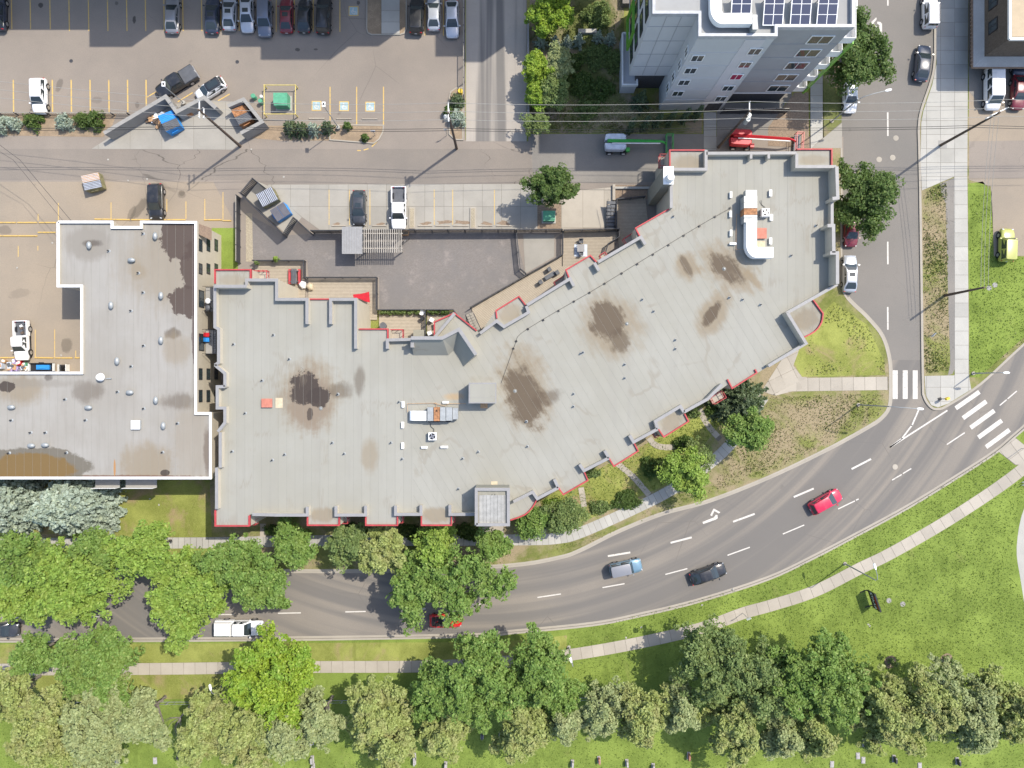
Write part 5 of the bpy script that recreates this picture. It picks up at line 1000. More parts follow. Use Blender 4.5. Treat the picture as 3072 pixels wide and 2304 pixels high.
# south side
T(215, 1432, 98, 9, 'green', "green tree straddling the south footpath with bare soil under it", sparse=.1)
T(75, 1412, 48, 8, 'green', "small green tree beside the south kerb and footpath", sparse=.25)
T(22, 1500, 62, 9, 'olive', "olive tree with bare branches at the end of the south footpath", sparse=.35)
T(600, 1450, 98, 11.5, 'yellow', "bright yellow-green tree over the south footpath", ry=112)
T(548, 1480, 60, 10, 'yellow', "yellow-green tree joined to the bright one beside the street lamp")
T(940, 1490, 68, 10, 'green', "green tree left of the great green tree on the south lawn")
T(1035, 1472, 98, 12, 'green', "great rounded green tree on the south lawn")
T(1165, 1455, 84, 11, 'green', "green tree between the great tree and the footpath lamp")
T(1210, 1510, 46, 9, 'green', "small green tree tucked behind the footpath lamp", sparse=.1)
T(1545, 1430, 98, 11, 'mid', "large grey-green tree shading the south footpath", ry=92)
T(1640, 1475, 80, 11, 'mid', "grey-green tree between two large trees at the memorial lawn")
T(1765, 1468, 112, 12, 'green', "large green tree with bare dark limbs beside the black sign")
for i, (x, y, r, h, kd, sp, lb) in enumerate(((95, 1590, 88, 10, 'olive', .1, "olive tree at the far end of the memorial row"), (200, 1575, 82, 10, 'grey', .15, "pale grey-green tree in the memorial row near the fallen branch"), (300, 1560, 58, 9, 'grey', .3, "thin grey-green tree above the fallen trunk"),
        (440, 1590, 72, 10, 'olive', .1, "olive tree right of the fallen trunk"), (525, 1590, 76, 10, 'olive', .12, "olive tree below the bright yellow-green tree"), (618, 1582, 62, 9.5, 'grey', .2, "greyish tree between the yellow-green tree and the half bare one"), (688, 1560, 56, 9, 'grey', .45, "half bare grey twiggy tree in the memorial row"),
        (805, 1548, 66, 10, 'olive', .12, "olive tree in the memorial row right of the half bare one"), (845, 1600, 66, 10, 'olive', .1, "wide olive tree whose tip reaches the headstones"), (955, 1592, 56, 9.5, 'olive', .1, "narrow olive tree below the great rounded green tree"), (1130, 1575, 66, 10, 'olive', .12, "olive tree between two small headstones"),
        (1218, 1560, 46, 9, 'grey', .3, "narrow greyish tree behind the footpath lamp"), (1300, 1545, 52, 9.5, 'grey', .35, "tree with grey bare twigs in the middle of the memorial row"), (1385, 1552, 62, 10, 'olive', .1, "olive tree in front of the large grey-green tree"), (1468, 1540, 48, 9, 'grey', .25, "small brownish tree between olive trees"),
        (1592, 1572, 74, 10, 'olive', .1, "olive tree with yellow tips below the grey-green tree"), (1690, 1590, 46, 9, 'grey', .2, "small olive tree left of the leaning grave"), (1762, 1592, 50, 9.5, 'olive', .12, "olive tree below the large tree with bare limbs"),
        (1915, 1550, 88, 10, 'olive', .2, "broad olive tree beside the worn soil spot"), (2005, 1535, 78, 10, 'olive', .22, "olive tree with bare stems right of the worn soil spot"), (2100, 1555, 84, 10, 'grey', .15, "grey-green tree near the east end of the memorial row"), (2185, 1540, 70, 9.5, 'olive', .15, "olive tree at the east end of the memorial row"))):
    T(x, y - 4, r * 1.18, h + 1.5, kd, lb, sparse=sp * .8, ry=r * 1.28, leaf=.17, taper=.5, clump=.52, lo=.15)
# round the buildings
T(1193, 400, 49, 7.5, 'deep', "round dense green tree beside the green box in the courtyard drive", clump=.5, leaf=.14)
T(1848, 128, 84, 9, 'deep', "dark leafed street tree beside the tall grey building", ry=96, sparse=.04, leaf=.15)
T(1830, 65, 40, 9, 'deep', "dark upper street tree touching the tall building", sparse=.2, leaf=.15)
T(1870, 432, 80, 9, 'deep', "dark leafed street tree over the parked dark red car", ry=78, sparse=.04, leaf=.15)
T(1618, 928, 52, 7.5, 'green', "bright green tree beside the spreading juniper", sparse=.05, leaf=.14)
T(1478, 1024, 54, 7.5, 'lime', "yellow-green tree over the front footpath by the dry grass", sparse=.08, leaf=.14)
T(1220, 1110, 46, 4.5, 'mid', "small dusky tree above the curved front footpath", sparse=.2, leaf=.13)
T(1510, 985, 34, 4, 'mid', "low brownish half bare tree between two bright trees", sparse=.55, leaf=.12)
T(1150, 1128, 32, 4, 'green', "small green tree beside the rounded red bay", leaf=.13)
spruce(1600 * F, 862 * F, 62 * F, 3.4, 'juniper', "spreading juniper at the entrance plaza", name="juniper", droop=.1, cone=.6)
spruce(1560 * F, 880 * F, 36 * F, 2.4, 'juniper', "small juniper beside the red balcony rail", name="juniper", droop=.1, cone=.6)
T(1185, 32, 47, 6, 'yellow', "bright lime tree in the garden beside the ramp wall", clump=.5, leaf=.15)
T(1158, 150, 26, 5, 'yellow', "lime tree against the ramp wall", ry=44, clump=.45, leaf=.14)
T(1207, 135, 30, 5, 'grey', "pale rounded tree in the walled garden", ry=36, clump=.45, leaf=.14)
T(1198, 198, 32, 4.8, 'mid', "loose green tree in the walled garden below the pale one", ry=36, sparse=.15, clump=.45, leaf=.14)
T(1157, 205, 20, 4, 'yellow', "small lime tree at the lower end of the ramp wall", ry=30, clump=.4, leaf=.13)
T(1165, 268, 24, 4, 'mid', "small dusky tree where the ramp meets the alley", ry=26, sparse=.3, clump=.4, leaf=.13)
SG = "young blue spruces in the walled garden"
for x, y, r in ((1168, 92, 17), (1198, 93, 17), (1224, 93, 16), (1250, 88, 16), (1292, 82, 15), (1318, 84, 16)): spruce(x * F, y * F, r * F, 2.6, 'spruce', "young blue spruce in the row across the walled garden", group=SG, leaf=.12)
spruce(1383 * F, 218 * F, 22 * F, 4.5, 'juniper', "dusky spruce at the foot of the tall building", leaf=.13)
CG = "slim columnar junipers below the tall building"
for x, y in ((1362, 262), (1392, 258), (1420, 250), (1448, 246), (1478, 242), (1504, 236)): spruce(x * F, (y + 14) * F, 9 * F, 4.6, 'juniper', "slim columnar juniper in the row below the tall grey building", group=CG, cone=.35, name="columnar_juniper", leaf=.11, per=1.6)
for gi, (x, y, r, h) in enumerate(((1255, 180, 30, 1.2), (1290, 120, 30, 1.0), (1300, 190, 26, 1.1), (1270, 235, 24, .9), (1325, 130, 24, .9), (1245, 130, 18, 1.2), (1290, 30, 30, 1.0))): shrub(x * F, y * F, r * F, h, 'mid' if h < 1.1 else 'deep', ["shaded low bush beside the loose green garden tree", "dark low bush below the young blue spruces", "low bush in the middle of the garden's bare ground", "low bush at the garden's alley edge", "low bush beside the tall building's terrace", "taller leafy bush beside the pale rounded tree", "low bush on the grass above the garden kerb wall"][gi], group="scrub in the walled garden", sparse=.3)
HG = "clipped hedge shrubs along the parking lot"
for x, y, rx, ry, kd, lb in ((10, 1075, 62, 75, 'spruce', "silvery hedge shrub at the far end of the lot's black mesh fence"), (110, 1060, 55, 60, 'spruce', "silvery hedge shrub between the end of the hedge and a green one"), (275, 1040, 80, 72, 'deep', "dark green hedge shrub beside the silvery one below the white suv"), (545, 1055, 72, 72, 'spruce', "silvery hedge shrub between two dark green ones"), (710, 1035, 65, 75, 'deep', "dark green hedge shrub left of the block wall"), (815, 1030, 65, 82, 'deep', "dark green hedge shrub touching the block wall")):
    p = q(1, 1, (x, y))[0]; shrub(p[0], p[1], rx / 2.88, 1.7, kd, lb, ry=ry / 2.88, group=HG)
for x, y, r, kd, lb in ((300, 1110, 80, 'juniper', "first spruce shrub beside the yellow cage"), (400, 1120, 75, 'juniper', "second spruce shrub below the wheelchair stalls"), (500, 1120, 72, 'spruce', "bluish spruce shrub below the wheelchair stalls"), (620, 1105, 72, 'juniper', "dark spruce shrub beside the lamp pole")): spruce(*q(2, 1, (x, y))[0], r / 2.88, 2.6, kd, lb, name="spruce_shrub", cat="shrub", cone=.5, leaf=.11)
for x, y, r, kd, lb in ((1735, 870, 62, 'juniper', "juniper in the ramp bed behind the yellow barrel"), (1660, 960, 40, 'deep', "dark shrub below the pole transformer"), (1740, 1020, 68, 'spruce', "blue-green spruce shrub in the ramp bed")): shrub(*q(2, 1, (x, y))[0], r / 2.88, 1.6, kd, lb)
for x, y, h in ((785, 1085, 1.8), (940, 1190, 1.0)): shrub(*q(2, 1, (x, y))[0], 11, h, 'deep', "spindly young shrub in the bare planting bed, %s" % ("nearest the lot lamp post" if h > 1.5 else "below the two legged sign"))
for x, y, r in ((190, 590, 18), (25, 622, 12)): shrub(*q(2, 2, (x, y))[0], r / 2.88, .9, 'lime' if r > 15 else 'mid', "potted plant on the railing of the deck with red bench" if r > 15 else "small reddish planter plant at the deck corner", dens=2, z=.9)
for k in range(6): shrub(1152 + k * 20, 937, 11, .9, 'mid', "climbing hedge plant along the stair deck railing", ry=5, group="hedge plants on the stair deck railing", z=.2)
for k in range(4): shrub(1296 + k * 14, 937, 9, .9, 'deep', "dark planter plant along the white chair deck railing", ry=5, group="planter plants on the chair deck railing", z=.2)
# beds against the street front of the building
BUSH = ["dark bush left of the walk behind the small green front tree", "dark bush between two front walks below a red bay corner", "dark bush right of the wide red bay's lower corner", "dark bush under the loose olive front tree", "dark bush between the middle and right red bays", "dark bush beside the narrow entry walk", "dark bush left of the stair tower", "dark bush at the foot of the stair tower", "bush beside the rounded red bay", "lime plant under the rounded red bay", "bush beside the short entry path", "low plants along the wall between two diagonal bays", "dark bush left of the straight diagonal path", "dark bush above the yellow-green tree", "dark bush beside the half bare tree", "bush at the bend of the front footpath", "small bush at the wall near the red balcony", "dark bush under the small juniper"]
for i, (px, py, rx, ry, kd) in enumerate(((830, 1590, 40, 16, 'deep'), (880, 1600, 40, 14, 'deep'), (1055, 1592, 36, 18, 'deep'), (1080, 1600, 30, 14, 'deep'), (1230, 1592, 36, 18, 'deep'), (1250, 1610, 28, 12, 'deep'), (1395, 1590, 30, 20, 'deep'), (1420, 1605, 30, 18, 'deep'), (1640, 1560, 22, 24, 'mid'), (1660, 1510, 26, 12, 'lime'), (1700, 1560, 20, 22, 'mid'), (1780, 1420, 26, 9, 'mid'), (1880, 1500, 40, 30, 'deep'), (1960, 1400, 42, 30, 'deep'), (2050, 1330, 30, 22, 'deep'), (1800, 1520, 34, 20, 'mid'), (2080, 1240, 18, 12, 'mid'), (2140, 1230, 26, 14, 'deep'))):
    shrub(px, py, rx, .8, kd, BUSH[i], ry=ry, group="bushes along the building's street front" if py > 1530 else "bushes along the diagonal front", z=Lz)
# saplings in mulch rings
for px, py, lb in ((2669, 1985, "small sapling in a mulch ring on the memorial lawn, with its stake"), (2838, 1978, "larger mulch ringed sapling on the open memorial lawn")):
    X, Y = W(px, py); b = MB().sheet([(X + .75 * math.cos(a) * (1 + .12 * math.sin(3 * a)), Y + .85 * math.sin(a) * (1 + .1 * math.sin(2 * a))) for a in np.linspace(0, 6.28, 19)[:-1]], Lz + .01); tag(b.build("mulch_ring", MT['mulch']), kind="structure")
    shrub(px + 10, py + 2, 9, 1.6, 'mid', lb, z=Lz, name="sapling", leaf=.08)
for px, py in ((2200, 2000),): pass
# fallen trunk
x, y = W(555, 2130); o = thing("fallen_trunk", x, y, Lz, "grey fallen bare trunk with twigs on the grass", "dead tree"); MB().tube([(1.7, 1.5, .15), (.6, .5, .16), (-.6, -1.0, .2)], .16, .1, 7).build("trunk", MT['bark'], o)
for k in range(9): a = random.uniform(2.8, 5.2); MB().tube([(-.4, -.8, .2), (-.4 + 1.3 * math.cos(a), -.8 + 1.3 * math.sin(a), .4), (-.4 + 2.4 * math.cos(a + .2), -.8 + 2.6 * math.sin(a + .2), .3)], .05, .01, 4).build("twig", MT['bark'], o)

# grass blades and weeds over the lawns
def inpoly(P, poly):
    x, y = P[:, 0], P[:, 1]; ins = np.zeros(len(P), bool); n = len(poly)
    for i in range(n):
        x0, y0 = poly[i]; x1, y1 = poly[(i + 1) % n]
        if y0 == y1: continue
        c = (y0 > y) != (y1 > y); xi = (x1 - x0) * (y - y0) / (y1 - y0) + x0; ins ^= c & (x < xi)
    return ins
FP = np.array(WL(smooth([(-300, 2008), (400, 2006), (900, 2000), (1280, 1998), (1500, 1985), (1685, 1967), (1883, 1934), (2092, 1887), (2230, 1838), (2304, 1818), (2443, 1773), (2575, 1706), (2651, 1670), (2738, 1622), (2825, 1571), (2912, 1516), (2998, 1458), (3072, 1402), (3180, 1310)], 4)))
FP2 = np.array(WL(smooth([(-300, 1630), (600, 1628), (900, 1622), (1536, 1619), (1675, 1614), (1744, 1596), (1883, 1535), (2012, 1470), (2126, 1392), (2196, 1326), (2240, 1262), (2290, 1190)], 4)))
def off_path(P):
    keep = np.ones(len(P), bool)
    for L in (FP, FP2):
        for a, b in zip(L[:-1], L[1:]):
            ab = b - a; t_ = np.clip(((P[:, :2] - a) @ ab) / (ab @ ab), 0, 1); keep &= np.linalg.norm(P[:, :2] - a - t_[:, None] * ab, axis=1) > .86
    mp = WL([(3040, 1728), (3035, 1640), (3060, 1510), (3120, 1400), (3400, 1400), (3400, 1950), (3090, 1870)]); return keep & ~inpoly(P, mp) & ~inpoly(P, WL(q(4, 3, (1960, 580), (2130, 440), (2330, 600), (2260, 720), (2120, 715))))
def tufts(name, poly_px, dens, size, z, m, thin=None):
    poly = WL(poly_px); xs = [p[0] for p in poly]; ys = [p[1] for p in poly]; A = (max(xs) - min(xs)) * (max(ys) - min(ys)); n = int(A * dens)
    P = np.stack([rng.uniform(min(xs), max(xs), n), rng.uniform(min(ys), max(ys), n)], 1); P = P[inpoly(P, poly)]; P = P[off_path(P)]
    if thin is not None:
        v = np.sin(P[:, 0] * .9 + 1.3) * np.sin(P[:, 1] * .8) + np.sin(P[:, 0] * .31 + P[:, 1] * .47 + 2) + rng.normal(size=len(P)) * .5; P = P[v > thin]
    P = np.concatenate([P, np.full((len(P), 1), z + size * .35)], 1); P[:, 2] += rng.uniform(0, size * .4, len(P))
    o = link(name, leaf_mesh(name, P, size, .35, m)); return tag(o, kind="stuff")
LG = leafmat("grass_blade", (0.11, 0.17, 0.03), (0.18, 0.25, 0.05), (0.15, 0.20, 0.04)); LD = leafmat("weed_blade", (0.10, 0.145, 0.03), (0.17, 0.215, 0.05), (0.15, 0.155, 0.05)); LY = leafmat("dry_blade", (0.27, 0.22, 0.12), (0.36, 0.30, 0.18), (0.22, 0.20, 0.09))
tufts("lawn_grass", [(1700, 1900), (2304, 1745), (2700, 1540), (3072, 1300), (3200, 1300), (3200, 2080), (2500, 2060), (1700, 2080)], 16, .085, Lz, LG)
tufts("memorial_grass", [(-60, 2120), (3140, 2090), (3140, 2400), (-60, 2400)], 9, .085, Lz, LG)
WE = [(2768, 578), (2838, 545), (2845, 1110), (2780, 1120), (2772, 1100)]
tufts("verge_weeds", WE, 30, .13, Lz, LD, .15); tufts("verge_straw", WE, 22, .10, Lz, LY)
WC = NKc = [(2430, 1000), (2500, 905), (2600, 975), (2650, 1080), (2652, 1120), (2410, 1125)]
tufts("corner_weeds", WC, 14, .11, Lz, LD, .1); tufts("corner_straw", WC, 8, .09, Lz, LY, .3)
WD = [(2120, 1480), (2310, 1190), (2650, 1180), (2640, 1240), (2590, 1275), (2300, 1420), (2000, 1520)]
tufts("bank_weeds", WD, 16, .11, Lz, LD, .2); tufts("bank_straw", WD, 16, .10, Lz, LY)
tufts("strip_weeds", [(1560, 1650), (1740, 1610), (2110, 1450), (2290, 1380), (2300, 1425), (2000, 1530), (1740, 1638), (1620, 1670)], 16, .1, Lz, LD, .2)
tufts("house_grass_blades", [(1620, 1500), (2110, 1240), (2170, 1260), (2030, 1440), (1760, 1560), (1640, 1590)], 20, .09, Lz, LG)
tufts("front_bed_weeds", [(-60, 1650), (1500, 1640), (1560, 1660), (1500, 1690), (-60, 1695)], 10, .1, Lz, LD, .3)
tufts("garden_weeds", [(1595, 10), (1868, 10), (1868, 395), (1595, 395)], 26, .13, .02, LD, .1); tufts("garden_straw", [(1600, 300), (1990, 300), (1990, 400), (1600, 400)], 20, .12, .02, LY)
tufts("east_grass_blades", [(2908, 580), (2970, 580), (2980, 775), (3100, 775), (3100, 1000), (2935, 1130), (2908, 1130)], 16, .09, Lz, LG)

# ------------------------------------------------------------------ vehicles
PC = {}
def pc(name, col, rough=.28, metal=0.0):
    if name not in PC: PC[name] = paint("paint_" + name, col, rough, metal)
    return PC[name]
PAL = {'white': (.80, .80, .80), 'silver': (.46, .48, .51), 'grey': (.20, .21, .23), 'black': (.018, .019, .022), 'navy': (.025, .035, .06), 'red': (.50, .012, .055), 'maroon': (.16, .014, .025), 'charcoal': (.06, .063, .07), 'steel': (.17, .28, .36), 'lime': (.40, .41, .10), 'pearl': (.52, .54, .58), 'taupe': (.28, .28, .29), 'cherry': (.55, .012, .015), 'bluegrey': (.16, .18, .23)}
MT['lamp'] = mat("headlamp_glass", (.42, .44, .46), rough=.35); MT['tail'] = mat("tail_lamp_red", (.40, .012, .02), rough=.4); MT['seat'] = mat("seat_leather", (.05, .045, .04)); MT['plate'] = mat("licence_plate", (.7, .7, .68))
# station: (x/L, bottom, top, half width factor)
PROF = {'sedan': [(-.5, .38, .70, .78), (-.47, .24, .88, .90), (-.40, .2, .97, .97), (-.30, .18, .98, 1), (-.05, .17, .93, 1), (.18, .17, .93, 1), (.30, .18, .88, .985), (.42, .2, .78, .94), (.475, .24, .66, .84), (.5, .36, .54, .66)],
        'suv': [(-.5, .42, .86, .84), (-.475, .3, 1.02, .95), (-.40, .26, 1.08, 1), (-.2, .24, 1.06, 1), (.05, .23, 1.04, 1), (.2, .23, 1.04, 1), (.32, .24, 1.02, .985), (.43, .26, .92, .94), (.48, .3, .78, .85), (.5, .42, .62, .7)],
        'truck': [(-.5, .5, .9, .93), (-.49, .45, 1.02, .97), (-.2, .42, 1.05, .98), (.05, .4, 1.06, 1), (.2, .4, 1.08, 1), (.3, .4, 1.1, .99), (.42, .42, 1.05, .96), (.48, .46, .95, .9), (.5, .55, .75, .8)],
        'van': [(-.5, .4, 1.0, .95), (-.49, .34, 1.2, .99), (-.2, .3, 1.2, 1), (.1, .3, 1.2, 1), (.28, .3, 1.18, 1), (.38, .32, 1.05, .98), (.47, .36, .9, .92), (.5, .5, .7, .8)]}
CAB = {'sedan': (-.43, -.25, .06, .25, .42), 'hatch': (-.485, -.40, .08, .27, .5), 'suv': (-.485, -.42, .08, .25, .62), 'boxy': (-.495, -.47, .12, .21, .72), 'truck': (-.12, -.09, .15, .27, .72), 'longcab': (-.16, -.13, .13, .26, .72), 'van': (-.49, -.47, .23, .37, .78)}
def car(kind, px, py, head, col, L, Wd, label, roof=None, sunroof=False, bed=None, hood=None, group=None, z=.006, rails=False, name="parked_car", cat="car", belt=None):
    X, Y = W(px, py, .9); o = thing(name, X, Y, z, label, cat, group, R(head)); hw = Wd / 2; p = pc(col, PAL[col], .3, .35 if col in ('silver', 'grey', 'pearl', 'taupe', 'steel', 'charcoal', 'bluegrey') else 0.0)
    ck = {'sedan': 'sedan', 'hatch': 'hatch', 'suv': 'suv', 'boxy': 'boxy', 'truck': 'truck', 'longcab': 'longcab', 'van': 'van', 'open': None}[kind]; pk = {'hatch': 'sedan', 'boxy': 'suv', 'longcab': 'truck', 'open': 'sedan'}.get(kind, kind); st_ = PROF[pk]
    def ring(x, zb, zt, f):
        w = hw * f; zm = zb + (zt - zb) * .55; h = [(0, zt + .035), (w * .5, zt + .025), (w * .80, zt - .015), (w * .95, zt - .10), (w, zm), (w * .97, zb + .12), (w * .84, zb)]
        return [(x * L, y, zz) for y, zz in h] + [(x * L, -y, zz) for y, zz in reversed(h[1:])]
    stt = [s for s in st_]
    if bed is not None and kind in ('truck', 'longcab'):
        cut_ = CAB[ck][0] - .005; b0 = [s for s in st_ if s[0] > cut_]; stt = [(cut_, .42, 1.05, .98)] + b0
    body = MB().loft([ring(*s) for s in stt]).build("body", p, o, 42)
    wb, ws = (.29, .30) if pk != 'van' else (.33, .33); wr = .33 if pk == 'sedan' else .38 if pk != 'truck' else .41
    for sx in (-wb, ws):
        for sy in (-1, 1):
            w = MB().tube([(sx * L, sy * (hw - .22), wr), (sx * L, sy * (hw + .012), wr)], wr, n=16).build("wheel", MT['rubber'], o, 40)
            MB().tube([(sx * L, sy * (hw - .05), wr), (sx * L, sy * (hw + .022), wr)], wr * .62, n=12).build("rim", MT['rim'], w, 40)
            MB().tube([(sx * L, sy * (hw - .35), wr + .02), (sx * L, sy * (hw - .004), wr + .02)], wr * 1.16, n=16).build("wheel_arch", MT['black'], o, 40)
    def zt(xf):
        for a, b in zip(st_, st_[1:]):
            if a[0] <= xf <= b[0]: return a[2] + (b[2] - a[2]) * (xf - a[0]) / (b[0] - a[0])
        return st_[-1][2]
    if ck:
        x0, x1, x2, x3, ch = CAB[ck]; zb = min(zt(x0), zt(x3)); zr = zt(x2) + ch; wt = hw * (.70 if pk == 'sedan' else .76 if pk != 'van' else .84); wbm = hw * .93
        def cr(xa, xb, w, zz, c=.10): return [(xa * L + c, -w, zz), (xb * L - c, -w, zz), (xb * L, -w + c * 1.4, zz), (xb * L, w - c * 1.4, zz), (xb * L - c, w, zz), (xa * L + c, w, zz), (xa * L, w - c * 1.4, zz), (xa * L, -w + c * 1.4, zz)]
        rp = p if roof is None else pc(roof, PAL[roof]); MB().loft([cr(x0, x3, wbm, zb - .08), cr(x0 + (x1 - x0) * .55, x3 - (x3 - x2) * .5, (wbm + wt) / 2 + .02, (zb + zr) / 2 + .05), cr(x1, x2, wt, zr - .03)]).build("cabin", p, o, 35)
        MB().loft([cr(x1 - .004, x2 + .004, wt + .02, zr - .035, .14), cr(x1, x2, wt, zr + .005, .14), cr(x1 + .02, x2 - .02, wt * .86, zr + .035, .14)]).build("roof_panel", rp, o, 40)
        if sunroof: MB().box((x2 - .10) * L if sunroof == 1 else (x1 + x2) / 2 * L, 0, zr + .034, .55 if sunroof == 1 else (x2 - x1) * L * .72, wt * 1.2, .008).build("sunroof", MT['cglass'], o)
        # glazing
        xm0, xm3, wm, zm = x0 + (x1 - x0) * .55, x3 - (x3 - x2) * .5, (wbm + wt) / 2 + .02, (zb + zr) / 2 + .05
        def pane(nm, pts, d): v = Vector(d) * .012; MB().add([tuple(Vector(a) + v) for a in pts], [tuple(range(len(pts)))]).build(nm, MT['cglass'], o)
        zf = zt(x3) + .04
        wy = wbm * .86; pane("windshield", [(x3 * L - .02, -wy, zf), (x3 * L - .02, wy, zf), (xm3 * L, wm * .88, zm), (xm3 * L, -wm * .88, zm)], (1, 0, .6)); pane("windshield", [(xm3 * L, -wm * .88, zm), (xm3 * L, wm * .88, zm), (x2 * L + .03, wt * .86, zr - .05), (x2 * L + .03, -wt * .86, zr - .05)], (1, 0, .6))
        zk = zt(x0) + .05 if kind == 'sedan' else zb + .12
        pane("rear_window", [(x0 * L + .06, -wy * .92, zk), (xm0 * L, -wm * .82, zm), (xm0 * L, wm * .82, zm), (x0 * L + .06, wy * .92, zk)], (-1, 0, .6)); pane("rear_window", [(xm0 * L, -wm * .82, zm), (x1 * L - .03, -wt * .8, zr - .05), (x1 * L - .03, wt * .8, zr - .05), (xm0 * L, wm * .82, zm)], (-1, 0, .6))
        for sy in (-1, 1):
            ns = 2 if kind not in ('van',) else 3
            for k in range(ns):
                f0, f1 = k / ns + .03, (k + 1) / ns - .02; ax, bx_ = (x0 + (x1 - x0) * .3) * L + .12, (x3 - (x3 - x2) * .3) * L - .12; tx, ty = x1 * L + .08, x2 * L - .02
                lo0, lo1, hi0, hi1 = ax + (bx_ - ax) * f0, ax + (bx_ - ax) * f1, tx + (ty - tx) * f0, tx + (ty - tx) * f1; zlo, wlo = zb + .06, wbm - (wbm - wm) * .25
                pane("side_window", [(lo0, sy * wlo, zlo), (lo1, sy * wlo, zlo), ((lo1 + hi1) / 2, sy * wm, zm), (hi1, sy * (wt + .015), zr - .09), (hi0, sy * (wt + .015), zr - .09), ((lo0 + hi0) / 2, sy * wm, zm)], (0, sy, .35))
            MB().box(x3 * L - .12, sy * (hw + .10), zb + .06, .14, .2, .13).build("mirror", p if roof is None else rp, o)
            if rails: MB().box((x1 + x2) / 2 * L, sy * wt * .88, zr + .02, (x2 - x1) * L * .85, .05, .06).build("roof_rail", MT['black'], o)
    zl = .62 if pk == 'sedan' else .82
    for sy in (-1, 1):
        MB().box(.462 * L, sy * hw * .68, zl - .06 if pk == 'sedan' else zl - .04, .13, .26, .1, sy * -.4).build("headlight", MT['lamp'], o); MB().box(-.48 * L, sy * hw * .74, zl + .04, .1, .24, .14, sy * .25).build("taillight", MT['tail'], o)
    MB().box(-.5 * L - .01, 0, .55 if pk == 'sedan' else .7, .02, .32, .14).build("licence_plate", MT['plate'], o); MB().box(.0 if pk != 'van' else .1, 0, .02, L * .86, Wd * .8, .18).build("underbody", MT['black'], o)
    MB().box(.488 * L, 0, .36 if pk == 'sedan' else .5, .06, hw * .9, .16).build("grille", MT['black'], o)
    if hood: MB().box(.37 * L, 0, zt(.37) + .036, .2 * L, hw * .5, .012).build("hood_scoop", p, o)
    if bed is not None and kind in ('truck', 'longcab'):
        x0 = CAB[ck][0]; bl = (x0 + .5) * L; cx_ = (-.5 * L + x0 * L) / 2; bo = MB().box(cx_, 0, .62, bl, Wd * .9, .06).build("bed_floor", MT['plastic'], o)
        MB().box(cx_, 0, .42, bl, Wd * .94, .2).build("bed_chassis", p, o)
        for sy in (-1, 1): MB().box(cx_, sy * (hw * .93), .46, bl, .14, .60).build("bed_side", p, o)
        MB().box(-.492 * L, 0, .55, .09, Wd * .88, .52).build("tailgate", p, o); MB().box(-.507 * L, 0, .42, .1, Wd * .95, .16).build("bumper", MT['rim'], o)
        if bed == 'cover': MB().box(cx_ - .02, 0, 1.05, bl - .06, Wd * .90, .05).build("tonneau_cover", MT['plastic'], o)
        if bed == 'cap':
            rr = [[(cx_ + s_ * (bl / 2 - .04 - k), y, z_) for s_, y in ((-1, -w_), (1, -w_), (1, w_), (-1, w_))] for w_, z_, k in ((hw * .92, 1.05, 0), (hw * .86, 1.6, .06), (hw * .74, 1.74, .16))]; MB().loft(rr).build("canopy_cap", p, o, 40)
            MB().box(cx_ - bl / 2 + .03, 0, 1.15, .02, hw * 1.3, .4).build("rear_window", MT['cglass'], o)
        if bed == 'open':
            for k in range(5): MB().box(cx_ - .6 + k * .3, random.uniform(-.4, .4), .68, .3, .35, .22, random.random()).build("load_item", MT[random.choice(['plastic', 'white', 'wood', 'metal'])], o)
    if kind == 'open':
        MB().box(-.03 * L, 0, .86, 1.65, hw * 1.45, .14).build("cockpit_well", MT['seat'], o)
        for sy in (-.36, .36):
            for xx in (-.02, -.2): s_ = MB().box(xx * L, sy, .95, .48, .5, .12).box(xx * L - .26, sy, .97, .14, .5, .42).build("seat", MT['seat'], o)
        MB().add([(.16 * L, -.72, .98), (.16 * L, .72, .98), (.09 * L, .62, 1.34), (.09 * L, -.62, 1.34)], [(0, 1, 2, 3)]).build("windshield", MT['cglass'], o); MB().tube([(.155 * L, -.74, .98), (.088 * L, -.63, 1.36), (.088 * L, .63, 1.36), (.155 * L, .74, .98)], .03, n=5).build("windshield_frame", p, o)
        MB().tube([(.075 * L + .16 * math.cos(a) * .3, .36 + .17 * math.sin(a), 1.12 + .15 * math.cos(a)) for a in np.linspace(0, 6.283, 13)], .015, n=4).build("steering_wheel", MT['black'], o); MB().box(-.36 * L, 0, .99, .5, hw * 1.3, .08).build("folded_top", MT['seat'], o)
    return o
RW = dict()
car('sedan', 515, 42, 89, 'taupe', 4.8, 1.8, "grey sedan alone between two empty stalls, at the building shadow's edge")
car('sedan', 635, 43, 89, 'navy', 4.8, 1.82, "dark navy sedan with sunroof left of the pale silver sedan", sunroof=1)
car('sedan', 687, 34, 89, 'silver', 4.75, 1.8, "silver sedan with dark sunroof parked nose in beside the navy sedan", sunroof=1)
car('sedan', 739, 40, -89, 'pearl', 4.75, 1.8, "pale blue-grey sedan with sunroof backed in beside the silver sedan", sunroof=1)
car('suv', 793, 54, -90, 'bluegrey', 4.75, 1.85, "blue-grey crossover backed in beside the maroon sedan")
car('sedan', 858, 44, 90, 'maroon', 4.55, 1.75, "maroon sedan parked between the blue-grey crossover and a black sedan", sunroof=1)
car('sedan', 912, 44, 88, 'black', 4.5, 1.75, "black sedan parked right of the maroon sedan")
car('suv', 970, 44, 88, 'black', 4.9, 1.9, "black suv parked beside the first wheelchair stall marking", rails=True)
car('suv', 1249, 46, 88, 'black', 4.7, 1.85, "black suv parked right of the kerbed concrete path")
car('sedan', 1301, 36, 90, 'silver', 4.6, 1.78, "silver sedan parked nose in beside the black suv")
car('sedan', 1356, 54, -89, 'pearl', 4.9, 1.82, "pale sedan backed in against the ramp fence")
